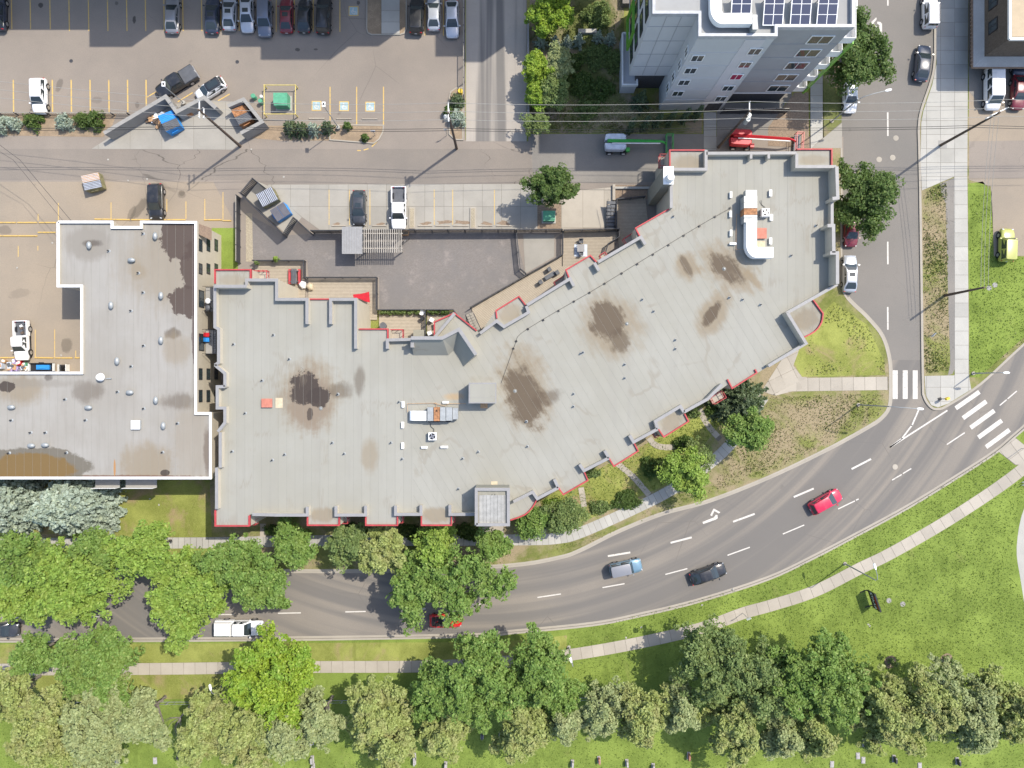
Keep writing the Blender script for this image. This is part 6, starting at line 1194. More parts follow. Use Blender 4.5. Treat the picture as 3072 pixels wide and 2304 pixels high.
car('suv', -8, 36, 90, 'navy', 4.6, 1.82, "dark blue car cut by the lot's far end")
car('suv', 116, 287, -89, 'white', 4.65, 1.85, "white suv in the stall above the lot's hedge", name="parked_suv")
car('longcab', 528, 247, 212, 'black', 5.7, 1.98, "black pickup with a grey bed cover parked slantwise", bed='cover', name="pickup_truck", cat="pickup")
car('hatch', 629, 266, 212, 'white', 4.2, 1.8, "white hatchback with black roof parked slantwise", roof='black', sunroof=2)
car('suv', 467, 604, -89, 'black', 4.7, 1.84, "glossy black suv parked above the white-edged roof", name="parked_suv", z=.011)
car('truck', 63, 1022, -88, 'white', 5.2, 1.85, "white pickup with a loaded open bed beside the white-edged building", bed='open', name="pickup_truck", cat="pickup", z=.011)
car('sedan', 1076, 622, -90, 'charcoal', 4.6, 1.82, "charcoal sedan with sunroof in the courtyard stalls", sunroof=1, z=.04)
car('truck', 1196, 624, -90, 'white', 5.6, 1.95, "white pickup with an empty open bed in the courtyard stalls", bed='empty', name="pickup_truck", cat="pickup", z=.04)
car('boxy', 2792, 30, 90, 'white', 4.6, 1.85, "white boxy suv parked at the kerb of the side street", rails=True, name="parked_suv")
car('sedan', 2771, 187, 83, 'navy', 4.8, 1.85, "glossy dark blue sedan driving up the side street", name="moving_car")
car('sedan', 2553, 285, -90, 'white', 4.5, 1.8, "white car half hidden under the dark street tree")
car('hatch', 2557, 150, -90, 'white', 4.3, 1.8, "white car mostly covered by the upper street tree")
car('sedan', 2553, 30, -90, 'white', 4.4, 1.8, "white car at the top of the side street beside the tall building")
car('hatch', 2556, 690, -91, 'maroon', 4.3, 1.78, "dark red car parked under the street tree")
car('sedan', 2552, 820, 89, 'silver', 4.9, 1.82, "silver sedan with sunroof parked at the kerb below the street tree", sunroof=1)
car('boxy', 3021, 735, 88, 'lime', 4.35, 1.82, "lime yellow suv parked on the grass edge of the gravel lot", name="parked_suv", z=Lz + .004)
car('van', 2978, 268, -90, 'white', 5.4, 1.98, "white van parked beside the brown brick building", name="parked_van", cat="van", z=Lz + .008)
car('sedan', 3058, 276, -92, 'maroon', 4.5, 1.8, "shiny red car parked beside the white van", z=Lz + .008)
car('sedan', 3062, 175, -92, 'navy', 4.4, 1.8, "dark blue car tucked under the brick building's canopy", z=Lz + .008)
car('hatch', 2479, 1506, 29, 'red', 4.5, 1.85, "bright pinkish red hatchback driving along the curved road", name="moving_car")
car('boxy', 1878, 1704, 12, 'steel', 4.3, 1.82, "blue suv with grey hard top driving on the curved road", roof='taupe', name="moving_suv")
car('sedan', 2126, 1723, 19, 'black', 4.85, 1.85, "black sedan driving on the curved road behind the red hatchback", name="moving_car")
car('truck', 717, 1884, 0, 'white', 6.2, 2.0, "white pickup with a white bed cap driving under the roadside trees", bed='cap', name="pickup_truck", cat="pickup")
car('sedan', 2, 1891, 0, 'charcoal', 4.5, 1.82, "dark car entering on the road under the lime trees", name="moving_car")
conv = car('open', 1336, 1864, 0, 'cherry', 4.2, 1.75, "red open convertible passing under the thin open tree", name="convertible")

# the driver of the convertible
def person(lb, x, y, z, rz):
    o = thing("person", x, y, z, lb, "person", rz=rz); me = bpy.data.meshes.new("person_body"); bm = bmesh.new(); sk = bm.verts.layers.skin.verify()
    pts = {'pel': ((0, 0, .0), .15), 'wai': ((-.04, 0, .2), .135), 'che': ((-.06, 0, .42), .16), 'nec': ((-.05, 0, .56), .06), 'hea': ((-.02, 0, .66), .095), 'top': ((-.02, 0, .78), .085), 'sl': ((-.05, .18, .49), .065), 'el': ((.14, .25, .3), .048), 'hl': ((.38, .13, .34), .036), 'sr': ((-.05, -.18, .49), .065), 'er': ((.14, -.25, .3), .048), 'hr': ((.38, -.13, .34), .036), 'kl': ((.42, .12, .08), .075), 'fl': ((.68, .12, -.2), .05), 'kr': ((.42, -.12, .08), .075), 'fr': ((.68, -.12, -.2), .05)}
    V = {k: bm.verts.new(p) for k, (p, r) in pts.items()}
    for a, b in (('pel', 'wai'), ('wai', 'che'), ('che', 'nec'), ('nec', 'hea'), ('hea', 'top'), ('che', 'sl'), ('sl', 'el'), ('el', 'hl'), ('che', 'sr'), ('sr', 'er'), ('er', 'hr'), ('pel', 'kl'), ('kl', 'fl'), ('pel', 'kr'), ('kr', 'fr')): bm.edges.new((V[a], V[b]))
    for k, (p, r) in pts.items(): V[k][sk].radius = (r, r); V[k][sk].use_root = (k == 'pel')
    bm.to_mesh(me); bm.free(); me.materials.append(MT['cloth']); b = link("body", me, o); b.modifiers.new("skin", 'SKIN'); b.modifiers.new("sub", 'SUBSURF').levels = 1; b.modifiers["sub"].render_levels = 1
    rings = [[(-.02 + r * math.cos(a), r * .88 * math.sin(a), zz) for a in np.linspace(0, 6.283, 13)[:-1]] for r, zz in ((.05, .575), (.085, .60), (.10, .68), (.095, .76), (.06, .81))]; h = MB().loft(rings).build("head", MT['skin'], o, 60)
    MB().loft([[(-.035 + r * math.cos(a), r * .93 * math.sin(a), zz) for a in np.linspace(0, 6.283, 13)[:-1]] for r, zz in ((.106, .70), (.108, .76), (.07, .83), (.02, .845))]).build("hair", MT['wood'], h, 60)
    for s in (.13, -.13):
        hb = MB().box(.40, s, .32, .09, .075, .03)
        for k in range(4): hb.tube([(.43, s - .03 + .02 * k, .345), (.475, s - .03 + .02 * k, .34), (.485, s - .03 + .02 * k, .31)], .009, .007, 5)
        hb.tube([(.38, s + .035 * (1 if s < 0 else -1), .335), (.41, s + .06 * (1 if s < 0 else -1), .345)], .011, .008, 5); hb.build("hand", MT['skin'], o)
    return o
x, y = W(1336, 1864, .9); person("driver in a blue shirt sitting in the red convertible", x - .12, y + .36, 1.12, 0)

# lifts
def lift(lb, px0, px1, py, cb, cu, z0=.017, rz=0.0):
    a, b = W(px0, py, 1.5), W(px1, py, 1.5); L = b[0] - a[0]; o = thing("boom_lift", a[0], a[1], z0, lb, "boom lift", rz=rz)
    MB().box(1.55, 0, .45, 2.6, 1.5, .4).build("chassis", MT[cu], o)
    for sx in (.75, 2.6):
        for sy in (-1, 1): w = MB().tube([(sx, sy * .85, .43), (sx, sy * 1.18, .43)], .43, n=16).build("wheel", MT['rubber'], o, 40); MB().tube([(sx, sy * 1.0, .43), (sx, sy * 1.2, .43)], .24, n=12).build("rim", MT['white'], w, 40)
    for sy in (-1, 1):
        rr = [[(x, sy * y, z) for x, y in ((0, .2), (.12, .95), (.5, 1.05), (2.4, 1.05), (2.75, .8), (2.75, .25))] for z in (.95, 1.75)]; rr.append([(.15 + (x - .15) * .96, sy * (.22 + (abs(y) - .22) * .9), 1.85) for x, y in ((0, .2), (.12, .95), (.5, 1.05), (2.4, 1.05), (2.75, .8), (2.75, .25))]); MB().loft(rr).build("engine_cover", MT[cb], o, 35)
    MB().cyl(1.6, 0, .8, 1.1, .6, n=14).build("turntable", MT[cu], o); MB().box(3.1, -.75, .5, .5, .5, .55).build("control_box", MT[cu], o)
    bm_ = MB().tube([(.3, .05, 2.0), (L * .42, .05, 1.95), (L * .80, 0, 1.9)], .21, .17, 4).build("boom", MT[cu], o); MB().tube([(.9, -.28, 2.0), (L * .80, -.28, 1.9)], .07, n=6).build("hydraulic_line", MT['white'], bm_); MB().tube([(L * .78, 0, 1.95), (L * .84, 0, 1.7), (L * .89, 0, 1.2)], .13, n=6).build("jib", MT[cu], o)
    bs = MB().box(L * .955, 0, .35, .85, 2.3, .06).build("basket_floor", MT['plastic'], o); r = MB()
    for zz in (.9, 1.42):
        for yy in (-1.15, 1.15): r.box(L * .955, yy, zz, .9, .06, .06)
        for xx in (-.43, .43): r.box(L * .955 + xx, 0, zz, .06, 2.3, .06)
    for xx in (-.43, .43):
        for yy in (-1.15, 0, 1.15): r.box(L * .955 + xx, yy, .35, .06, .06, 1.1)
    r.build("basket_rail", MT[cu], bs); return o
lift("green boom lift with pale grey engine covers in the alley", 1814, 2020, 427, 'lgrey', 'lgreen')
lift("red boom lift with red engine covers beside the charcoal fence", 2190, 2412, 411, 'lred', 'lred', .026, R(-3))

# ------------------------------------------------------------------ poles, wires, lamps
def upole(lb, px, py, h, arms=((-.4, 1.9),), an=0.0, trafo=None):
    X, Y = W(px, py); o = thing("utility_pole", X, Y, 0, lb, "utility pole"); MB().tube([(0, 0, -.1), (0, 0, h * .5), (0, 0, h)], .19, .12, 8).build("pole_shaft", MT['wood'], o, 50)
    for dz, w in arms:
        a = MB().box(0, .12, h + dz, w, .1, .12, an).build("crossarm", MT['white'], o)
        for s in (-.47, 0, .47): MB().cyl(s * w * math.cos(an), .12 + s * w * math.sin(an), h + dz + .12, h + dz + .38, .05, .035, 7).build("insulator", MT['white'], a)
    if trafo:
        for k, (dx, dy) in enumerate(trafo): t_ = MB().cyl(dx, dy, h - 2.6, h - 1.5, .26, n=12).build("transformer_can", MT['metal'], o, 40); MB().cyl(dx, dy, h - 1.5, h - 1.3, .05, n=6).build("bushing", MT['white'], t_)
    return o
PA, PB_, PCc, PD = (721, 439), (1370, 446), (2155, 442), (2820, 437)
upole("wooden utility pole at the corner of the bin enclosures", *PA, 12.2, ((-.35, 2.0), (-1.5, 1.2)), R(90))
upole("wooden utility pole with transformer can beside the ramp bed", *PB_, 12.2, ((-.35, 2.2), (-1.3, 1.4)), R(90), trafo=((-.45, .1),))
upole("wooden utility pole with transformer can between the two boom lifts", *PCc, 12.2, ((-.35, 2.0),), R(90), trafo=((.42, .1), (.3, -.4)))
upole("tall wooden utility pole rising from the wide sidewalk", *PD, 11.2, ((-.35, 2.2), (-1.5, 1.6)), R(25))
MB().box(*W(2826, 434), Lz + .021, 1.1, 1.0, .02).build("pole_pad", MT['block'], sw)
upole("short dark utility pole leaning over the asphalt strip", 2832, 887, 7.8, (), 0)
def wire(lb, a, b, z0, z1, sag, r=.022, m='wire', grp="overhead power wires over the alley"):
    A, B = W(*a, z0), W(*b, z1); o = thing("power_wire", A[0], A[1], z0, lb, "wire", grp); pts = []
    for i in range(13): t_ = i / 12; pts.append((A[0] + (B[0] - A[0]) * t_, A[1] + (B[1] - A[1]) * t_, z0 + (z1 - z0) * t_ - 4 * sag * t_ * (1 - t_)))
    MB().tube(pts, r, n=5).build("strand", MT[m], o, world=True)
zz = 12.0
SPAN = ["over the lot's hedge to the bin wall pole", "between the bin wall pole and the ramp bed pole", "between the ramp bed pole and the boom lift pole", "between the boom lift pole and the wide sidewalk pole", "from the wide sidewalk pole over the gravel lot"]
for i, dy in enumerate((-.95, 0, .95)):
    pts = [(-300, 330), PA, PB_, PCc, PD, (3500, 430)]; tops = []
    for p in pts: x, y = W(*p); tops.append((x, y + dy + .12))
    for k in range(5):
        a, b = tops[k], tops[k + 1]; o = thing("power_wire", a[0], a[1], zz, "pale power wire strung high " + SPAN[k], "wire", "high power wires " + SPAN[k])
        MB().tube([(a[0] + (b[0] - a[0]) * t_, a[1] + (b[1] - a[1]) * t_, zz + .2 - 3.2 * t_ * (1 - t_)) for t_ in np.linspace(0, 1, 13)], .024, n=5).build("strand", MT['wire'], o, world=True)
for dz, m in ((7.6, 'wired'), (6.9, 'wired')):
    tops = [W(*p) for p in (( -300, 442), PA, PB_, PCc, PD, (3500, 440))]
    for k in range(5):
        a, b = tops[k], tops[k + 1]; o = thing("cable_line", a[0], a[1], dz, "dark cable strung low " + SPAN[k], "wire", "low cables " + SPAN[k])
        MB().tube([(a[0] + (b[0] - a[0]) * t_, a[1] - .15 + (b[1] - a[1]) * t_, dz - 2.4 * t_ * (1 - t_)) for t_ in np.linspace(0, 1, 13)], .03, n=5).build("strand", MT[m], o, world=True)
for dx in (-.3, .1, .6):
    a, b = W(2832, 887), W(2822, 440); o = thing("power_wire", a[0], a[1], 7.5, "pale wire running up the verge from the short dark pole", "wire", "wires along the east verge"); MB().tube([(a[0] + dx + (b[0] - a[0]) * t_, a[1] + (b[1] - a[1]) * t_, 7.6 + 2.4 * t_ - 1.6 * t_ * (1 - t_)) for t_ in np.linspace(0, 1, 11)], .022, n=5).build("strand", MT['wire'], o, world=True)
a = W(*PA); b = W(330, 665, 6.5); o = thing("service_wire", *W(-200, 480), 7, "slack dark service wires crossing the dusty yard to the white-edged roof", "wire"); MB().tube([(*W(-250, 250, 9), 9), (*W(60, 480, 8), 8), (*W(215, 664, HL + .3), HL + .3)], .025, n=5).tube([(*W(-250, 300, 9), 9), (*W(40, 480, 8), 8), (*W(190, 664, HL + .3), HL + .3)], .02, n=5).build("strand", MT['wired'], o, world=True)
def lamp(lb, px, py, h, ax, ay, m='metal', z=Lz, tall=True):
    X, Y = W(px, py); o = thing("street_lamp", X, Y, z, lb, "street lamp"); MB().tube([(0, 0, 0), (0, 0, h - .9)], .1, .065, 8).build("lamp_post", MT[m], o, 50); MB().cyl(0, 0, 0, .12, .24, n=10).build("base", MT['kerb'], o)
    MB().tube([(0, 0, h - .95), (ax * .12, ay * .12, h - .35), (ax * .45, ay * .45, h - .05), (ax * .85, ay * .85, h)], .05, .04, 7).build("lamp_arm", MT[m], o, 50); hd = MB(); d = Vector((ax, ay)).normalized(); an = math.atan2(d.y, d.x)
    rr = [[(ax * .85 + d.x * u - d.y * v, ay * .85 + d.y * u + d.x * v, h + w_) for u, v in ((-.1, -.08 * k), (.2, -.17 * k), (.6, -.14 * k), (.72, 0), (.6, .14 * k), (.2, .17 * k), (-.1, .08 * k))] for k, w_ in ((.8, -.1), (1, -.03), (.8, .06))]; hd.loft(rr).build("lamp_head", MT['white'], o, 40); return o
lamp("tall street lamp on the dry grass bank reaching over the side street mouth", 2573, 1214, 8.6, 3.3, -.25)
lamp("street lamp on the south lawn curling back over the footpath beside the black sign", 2533, 1690, 8.6, -.55, 1.9)
lamp("street lamp beside the south footpath among green trees", 1706, 1940, 7.0, -.3, 1.0)
lamp("street lamp beside the bright yellow-green tree", 702, 2020, 6.5, -.2, .9)
lamp("street lamp with long curved arm under the dark street tree", 2494, 365, 8.0, 3.3, .75)
lamp("slim lamp post at the crosswalk corner pad", 2917, 1120, 5.0, .6, 0, z=Lz + .02)
def lotlamp(lb, px, py, h):
    X, Y = W(px, py); o = thing("lot_lamp", X, Y, .02, lb, "lamp post"); MB().cyl(0, 0, 0, .6, .26, n=12).build("footing", MT['conc2'], o); MB().tube([(0, 0, .6), (0, 0, h)], .07, .05, 7).build("lamp_post", MT['metal'], o, 50); MB().box(0, .18, h - .02, .42, .6, .12).build("lamp_head", MT['white'], o); MB().box(0, .2, h + .1, .2, .3, .02).build("sensor", MT['black'], o)
lotlamp("parking lot lamp post beside the bare planting bed", *q(2, 1, (718, 1112))[0], 7.4); lotlamp("parking lot lamp post between the block wall and the black pickup", *q(1, 1, (1600, 900))[0], 5.6)
def signpost(lb, px, py, h, w, hh, m, an=0.0, z=Lz):
    X, Y = W(px, py); o = thing("sign_post", X, Y, z, lb, "sign"); MB().cyl(0, 0, 0, h, .035, n=6).build("post", MT['metal'], o); MB().box(0, .03, h - hh, w, .03, hh, an).build("sign_plate", MT[m], o)
signpost("small sign post on the south footpath edge", 2227, 1838, 2.6, .6, .5, 'white', .4); signpost("sign on two legs in the bare planting bed", *q(2, 1, (1030, 1170))[0], 1.6, .6, .5, 'lgrey', 0, .1)
signpost("toppled blue grey sign on the weedy verge", *q(4, 2, (1400, 1240))[0], .9, .7, .5, 'lgrey', .8); signpost("sign post at the crosswalk landing", 3062, 1345, 3.2, .7, .7, 'white', .6); signpost("sign post standing on the bed beside the ramp", *q(2, 1, (1650, 1170))[0], 2.2, .45, .5, 'white', .2, .1)
# crossing signal box and beacon
X, Y = W(*q(4, 3, (1497, 128))[0]); o = thing("push_button_post", X, Y, Lz + .02, "yellow pedestrian button post on the corner pad", "signal"); MB().cyl(0, 0, 0, 1.3, .06, n=8).build("post", MT['metal'], o); MB().box(0, .05, .9, .42, .3, .45, .4).build("housing", MT['ybright'], o); MB().box(-.3, 0, .02, .4, .35, .06, .3).build("foot_plate", MT['black'], o)
# manholes
def manhole(lb, px, py, z, r=.36, m='conc', grp=None):
    X, Y = W(px, py); o = thing("manhole_cover", X, Y, z, lb, "manhole", grp); MB().cyl(0, 0, 0, .012, r, n=20).build("frame", MT[m], o); MB().cyl(0, 0, .012, .02, r * .8, n=20).build("lid", MT[m], o)
for c, r, x, y in ((4, 1, 1105, 1193), (4, 1, 1077, 1362), (4, 1, 960, 1378)): manhole("pale manhole cover in the side street above the street tree", *q(c, r, (x, y))[0], .006, grp="manholes in the side street")
manhole("pale manhole cover in the curved road near the crosswalk", *q(4, 3, (1098, 716))[0], .002)
for x, y in ((615, 527), (2050, 535)): manhole("dark storm drain cover in the parking lot aisle", *q(1, 1, (x, y))[0], .007, .24, 'stoned', "storm drains of the lot")
for x, y, lb in ((1905, 830, "concrete ring manhole on the east grass beside the short pole's tip"), (1955, 805, "grassy round manhole on the east grass")): manhole(lb, *q(4, 2, (x, y))[0], Lz + .004, .34, 'block')
for x, y, lb in ((1040, 210, "round concrete manhole beside the black sign"), (1160, 240, "round concrete manhole farther from the black sign")): manhole(lb, *q(4, 4, (x, y))[0], Lz + .004, .34, 'block')

# black lettered sign on the lawn
a0, a1 = W(2601, 1768, 0.4), W(2619, 1822, 0.4); A, B = Vector(a0), Vector(a1); c = (A + B) / 2; an = math.atan2(B.y - A.y, B.x - A.x); Ls = (B - A).length
o = thing("lawn_sign", c.x, c.y, Lz, "black framed lawn sign with white and red lettering", "sign", rz=an)
MB().box(0, 0, .45, Ls, .12, 1.75).build("panel", MT['black'], o); MB().box(0, 0, 2.2, Ls, .2, .05).build("top_frame", MT['black'], o)
for s in (-1, 1): MB().box(s * Ls * .42, 0, 0, .1, .1, .5).build("leg", MT['black'], o); MB().box(s * Ls * .42, -.45, 0, .12, .9, .06).build("foot", MT['black'], o)
for fs in (-1, 1):
    tx = bpy.data.curves.new("sign_text", 'FONT'); tx.body = "STAAR"; tx.size = .78; tx.align_x = 'CENTER'; tx.extrude = .01; to = bpy.data.objects.new("tmp", tx); COL.objects.link(to); dg = bpy.context.evaluated_depsgraph_get(); me = bpy.data.meshes.new_from_object(to.evaluated_get(dg)); bpy.data.objects.remove(to)
    me.materials.clear(); me.materials.append(MT['white']); link("lettering", me, o, (0, fs * .07, 1.0), (math.pi / 2, 0, 0 if fs < 0 else math.pi))
    MB().box(.1, fs * .065, 1.72, Ls * .7, .015, .3).build("red_band", MT['lred'], o)
# headstones
HS = [(2, 487, 1420, 'stone'), (2, 492, 1575, 'stone'), (2, 500, 1640, 'stone'), (2, 1042, 1550, 'stone'), (2, 1372, 1590, 'stone'), (2, 1372, 1550, 'stone'), (2, 1640, 1625, 'stone'), (2, 1955, 1368, 'stoned'), (2, 2110, 1372, 'stoned'), (3, 520, 1610, 'stone'), (3, 750, 1580, 'stoner'), (3, 990, 1605, 'stone'), (3, 1215, 1640, 'stone'), (3, 1522, 1545, 'stoner'), (4, 548, 1620, 'stone'), (4, 772, 1548, 'stone'), (4, 818, 1585, 'stone'), (4, 822, 1435, 'stoned'), (4, 318, 1540, 'stone'), (4, 1080, 1570, 'stoned'), (4, 1305, 1635, 'stone'), (4, 1625, 1590, 'stoned'), (1, 1560, 1535, 'stoned'), (1, 1030, 1580, 'stone'), (1, 840, 1640, 'stone'), (1, 1345, 1590, 'stone')]
LBL = {'stone': "pale grey granite headstone on the memorial grass", 'stoned': "polished black headstone on the memorial grass", 'stoner': "red granite headstone on the memorial grass"}
for i, (c, x, y, m) in enumerate(HS):
    X, Y = W(*q(c, 4, (x, y))[0]); o = thing("headstone", X, Y, Lz, LBL[m], "headstone", LBL[m].split(" on ")[0] + "s", R(random.uniform(-4, 4))); flat = (c, x) in ((4, 772), (4, 818), (4, 548), (2, 1042), (4, 1305), (1, 1345), (4, 318))
    if flat: MB().box(0, 0, 0, .5, .85, .08).build("plinth", MT['stone'], o); MB().box(0, 0, .08, .36, .65, .03).build("tablet", MT[m], o)
    else:
        MB().box(0, 0, 0, .4, .95, .16).build("plinth", MT['stone'], o); rr = [[(s * .1, yy, .16 + hz) for yy, hz in ((-.38, 0), (.38, 0), (.38, .55), (.2, .66), (-.2, .66), (-.38, .55))] for s in (-1, 1)]; MB().loft(rr).build("tablet", MT[m], o)

# ------------------------------------------------------------------ bins, boxes, barrels
def dumpster(lb, px, py, rz, m, lid='plastic', L=2.1, D=1.6, h=1.35, half=False):
    X, Y = W(px, py, 1.0); o = thing("dumpster", X, Y, .02, lb, "dumpster", rz=R(rz)); pr = [(-D / 2, 0), (D / 2, 0), (D / 2, h), (-D / 2, h * .78), ]
    MB().loft([[(x, y, z + .15) for y, z in pr] for x in (-L / 2, L / 2)]).build("bin_body", MT[m], o)
    for s in (-1, 1): MB().box(s * (L / 2 + .06), .1, .75, .14, D * .5, .2).build("fork_pocket", MT[m], o); MB().cyl(s * L * .4, 0, 0, .15, .08, n=8).build("caster", MT['rubber'], o)
    def zz(y): return .15 + h * .78 + (y + D / 2) / D * h * .22
    for s, dm in ((-1, lid), (1, lid if not half else half)):
        ld = MB(); x0, x1 = (s - 1) * L / 4 + .02 + (0 if s > 0 else 0), (s + 1) * L / 4 - .02; ld.quad((x0, -D / 2 - .05, zz(-D / 2) + .05), (x1, -D / 2 - .05, zz(-D / 2) + .05), (x1, D / 2, zz(D / 2) + .05), (x0, D / 2, zz(D / 2) + .05)); lo_ = ld.build("lid", MT[dm], o)
        for k in range(5): xx = x0 + (x1 - x0) * (k + .5) / 5; MB().add([(xx - .04, -D / 2, zz(-D / 2) + .06), (xx + .04, -D / 2, zz(-D / 2) + .06), (xx + .04, D / 2, zz(D / 2) + .06), (xx - .04, D / 2, zz(D / 2) + .06), (xx - .02, -D / 2, zz(-D / 2) + .1), (xx + .02, -D / 2, zz(-D / 2) + .1), (xx + .02, D / 2, zz(D / 2) + .1), (xx - .02, D / 2, zz(D / 2) + .1)], [(4, 5, 6, 7), (0, 1, 5, 4), (1, 2, 6, 5), (2, 3, 7, 6), (3, 0, 4, 7)]).build("lid_rib", MT['lgrey' if m == 'olive' and lid == 'pl2' else dm], lo_)
MT['pl2'] = mat("faded_grey_lid", (0.13, 0.13, 0.15), rough=.6)
MT['pl2'] = mat("faded_grey_lid", (0.13, 0.13, 0.15), rough=.6)
dumpster("blue dumpster with one black lid beside the rubbish heap", *q(1, 1, (1480, 1060))[0], 118, 'blue', L=2.3, D=1.9, h=1.6, half='blue'); dumpster("rusty brown dumpster inside the block wall box", *q(1, 1, (2100, 1000))[0], 118, 'rust', L=2.2, D=1.9, half='rust')
dumpster("olive dumpster with grey ribbed lids inside the black slat screen", *q(2, 2, (105, 50))[0], 27, 'olive', 'pl2', 2.3, 1.7, 1.4); dumpster("blue dumpster with grey lids inside the black slat screen", *q(2, 2, (215, 175))[0], 32, 'blue', 'pl2', 2.1, 1.6, 1.2); dumpster("olive dumpster with cardboard on one lid in the dusty yard", *q(1, 1, (805, 1575))[0], 105, 'olive', 'pl2', 2.0, 2.1, 1.3, half='card')
X, Y = W(*q(1, 1, (1335, 1010))[0]); 
for k in range(30):
    dx, dy, a = random.gauss(.15, .6), random.gauss(.15, .65), random.uniform(0, 3); m = random.choice(['card', 'card', 'white', 'plastic', 'wood', 'lgrey']); o = thing("rubbish_item", X + dx, Y + dy, .034, "scrap of cardboard and waste heaped beside the blue dumpster", "rubbish", "rubbish heap by the blue dumpster", a)
    w, d, h = random.uniform(.3, .8), random.uniform(.25, .6), random.uniform(.12, .5); MB().box(0, 0, 0, w, d, h).build("box_body", MT[m], o); MB().box(w * .42, 0, h, w * .4, d, .02, .15).build("flap", MT[m], o); MB().box(-w * .42, 0, h + .01, w * .4, d, .02, -.1).build("flap", MT[m], o)
MT['purple'] = mat("purple_mattress", (.33, .26, .46)); X, Y = W(*q(1, 1, (1220, 1040))[0]); o = thing("mattress", X, Y, .034, "purple edged mattress leaning by the block wall", "mattress", rz=R(27)); MB().box(0, 0, 0, 1.6, .3, .9).build("core", MT['purple'], o); MB().box(0, -.02, .9, 1.55, .34, .06).build("piping", MT['white'], o)
X, Y = W(*q(1, 1, (1632, 990))[0]); o = thing("wooden_cabinet", X, Y, .034, "small open brown cabinet against the block wall", "cabinet", rz=R(22)); 
for a in ((0, -.3, 0, 1.2, .04, .7), (0, .3, 0, 1.2, .04, .7), (-.58, 0, 0, .04, .6, .7), (.58, 0, 0, .04, .6, .7), (0, 0, .02, 1.2, .6, .04), (.05, 0, .3, .04, .56, .4)): MB().box(*a).build("board", MT['rust'], o)
def cabinet(lb, px, py, w, d, h, rz=0, z=.02):
    X, Y = W(px, py, h); o = thing("transformer_box", X, Y, z, lb, "transformer box", rz=R(rz)); MB().box(0, 0, 0, w + .35, d + .35, .12).build("pad", MT['conc2'], o); MB().box(0, 0, .12, w, d, h - .2).build("housing", MT['tgreen'], o); MB().box(0, d * .06, h - .08, w + .06, d * .88, .1).build("lid", MT['tgreen'], o); MB().box(0, -d / 2 - .01, .25, w * .92, .03, h - .5).build("door", MT['tgreen'], o)
cabinet("green transformer box inside the yellow pipe cage", *q(2, 1, (210, 855))[0], 1.75, 1.6, 1.5); cabinet("green utility box under the round courtyard tree", *q(3, 2, (320, 205))[0], 1.5, 1.3, .9, z=.03)
MT['cagey'] = mat('faded_yellow_pipe', (.62, .50, .16)); c0, c1 = W(*q(2, 1, (95, 765))[0]), W(*q(2, 1, (362, 1012))[0]); o = thing("pipe_cage", c0[0], c1[1], .01, "yellow pipe guard around the green transformer box", "guard rail")
for i, (p, p2) in enumerate((((c0[0], c0[1]), (c1[0], c0[1])), ((c1[0], c0[1]), (c1[0], c1[1])), ((c1[0], c1[1]), (c0[0], c1[1])), ((c0[0], c1[1]), (c0[0], c0[1])))):
    MB().tube([(*p, 1.05), (*p2, 1.05)], .055, n=7).build("rail", MT['cagey'], o, world=True)
    MB().tube([(*p, 0), (*p, 1.12)], .075, n=8).build("bollard", MT['cagey'], o, world=True)
for x, y, m, r, h, lb in ((35, 870, 'tgreen', .28, .8, "green round bin beside the yellow cage"), (45, 832, 'white', .2, .7, "white capped bollard beside the green bin"), (1765, 785, 'ybright', .32, .75, "yellow barrel in the ramp bed")):
    X, Y = W(*q(2, 1, (x, y))[0], h); o = thing("barrel", X, Y, .02, lb, "barrel"); MB().cyl(0, 0, 0, h, r, r * .92, 14).build("drum", MT[m], o, 40); MB().cyl(0, 0, h, h + .05, r * 1.03, r * .9, 14).build("rim", MT[m], o, 40)
X, Y = W(*q(1, 1, (2205, 850))[0]); o = thing("barrel", X, Y, .02, "dark green bin beside the block wall box", "barrel"); MB().cyl(0, 0, 0, .8, .3, .27, 14).build("drum", MT['tgreen'], o, 40); MB().cyl(0, 0, .8, .86, .31, .24, 14).build("rim", MT['tgreen'], o)

# ------------------------------------------------------------------ pergola with its roofed end
MT['pergw'] = mat("pale_pergola_wood", (.42, .39, .34)); pz = 2.7; x0, y0 = W(*q(2, 2, (745, 300))[0], pz); x1, y1 = W(*q(2, 2, (918, 535))[0], pz); x2, _ = W(*q(2, 2, (1258, 320))[0], pz)
o = thing("garden_shelter", x0, y1, .02, "small courtyard shelter with a ribbed metal roof joined to an open pergola", "pergola")
nr = 12
MB().box((x0 + x1) / 2, (y0 + y1) / 2, pz - .08, x1 - x0 - .05, y0 - y1 - .05, .08).build("roof_deck", MT['cap'], o, world=True)
for k in range(nr): MB().box(x0 + (x1 - x0) * (k + .5) / nr, (y0 + y1) / 2, pz, (x1 - x0) / nr - .02, y0 - y1, .035).build("roof_sheet", MT['cap'], o, world=True)
for k in range(nr + 1): MB().box(x0 + (x1 - x0) * k / nr, (y0 + y1) / 2, pz, .035, y0 - y1, .06).build("roof_rib", MT['metal'], o, world=True)
ya, yb = W(0, *[q(2, 2, (0, 322))[0][1]], pz)[1], W(0, q(2, 2, (0, 525))[0][1], pz)[1]
for yy in (ya - .5, yb + .6): MB().box((x1 + x2) / 2 + .1, yy, pz - .28, x2 - x1, .1, .2).build("beam", MT['pergw'], o, world=True)
for k in range(18): MB().box(x1 + .25 + (x2 - x1 - .3) * k / 17, (ya + yb) / 2, pz - .08, .07, ya - yb, .16).build("rafter", MT['pergw'], o, world=True)
for xx in (x0 + .15, x1, x2 - .3):
    for yy in (ya - .5, yb + .6): MB().box(xx, yy, 0, .14, .14, pz - .08).build("post", MT['pergw'], o, world=True)
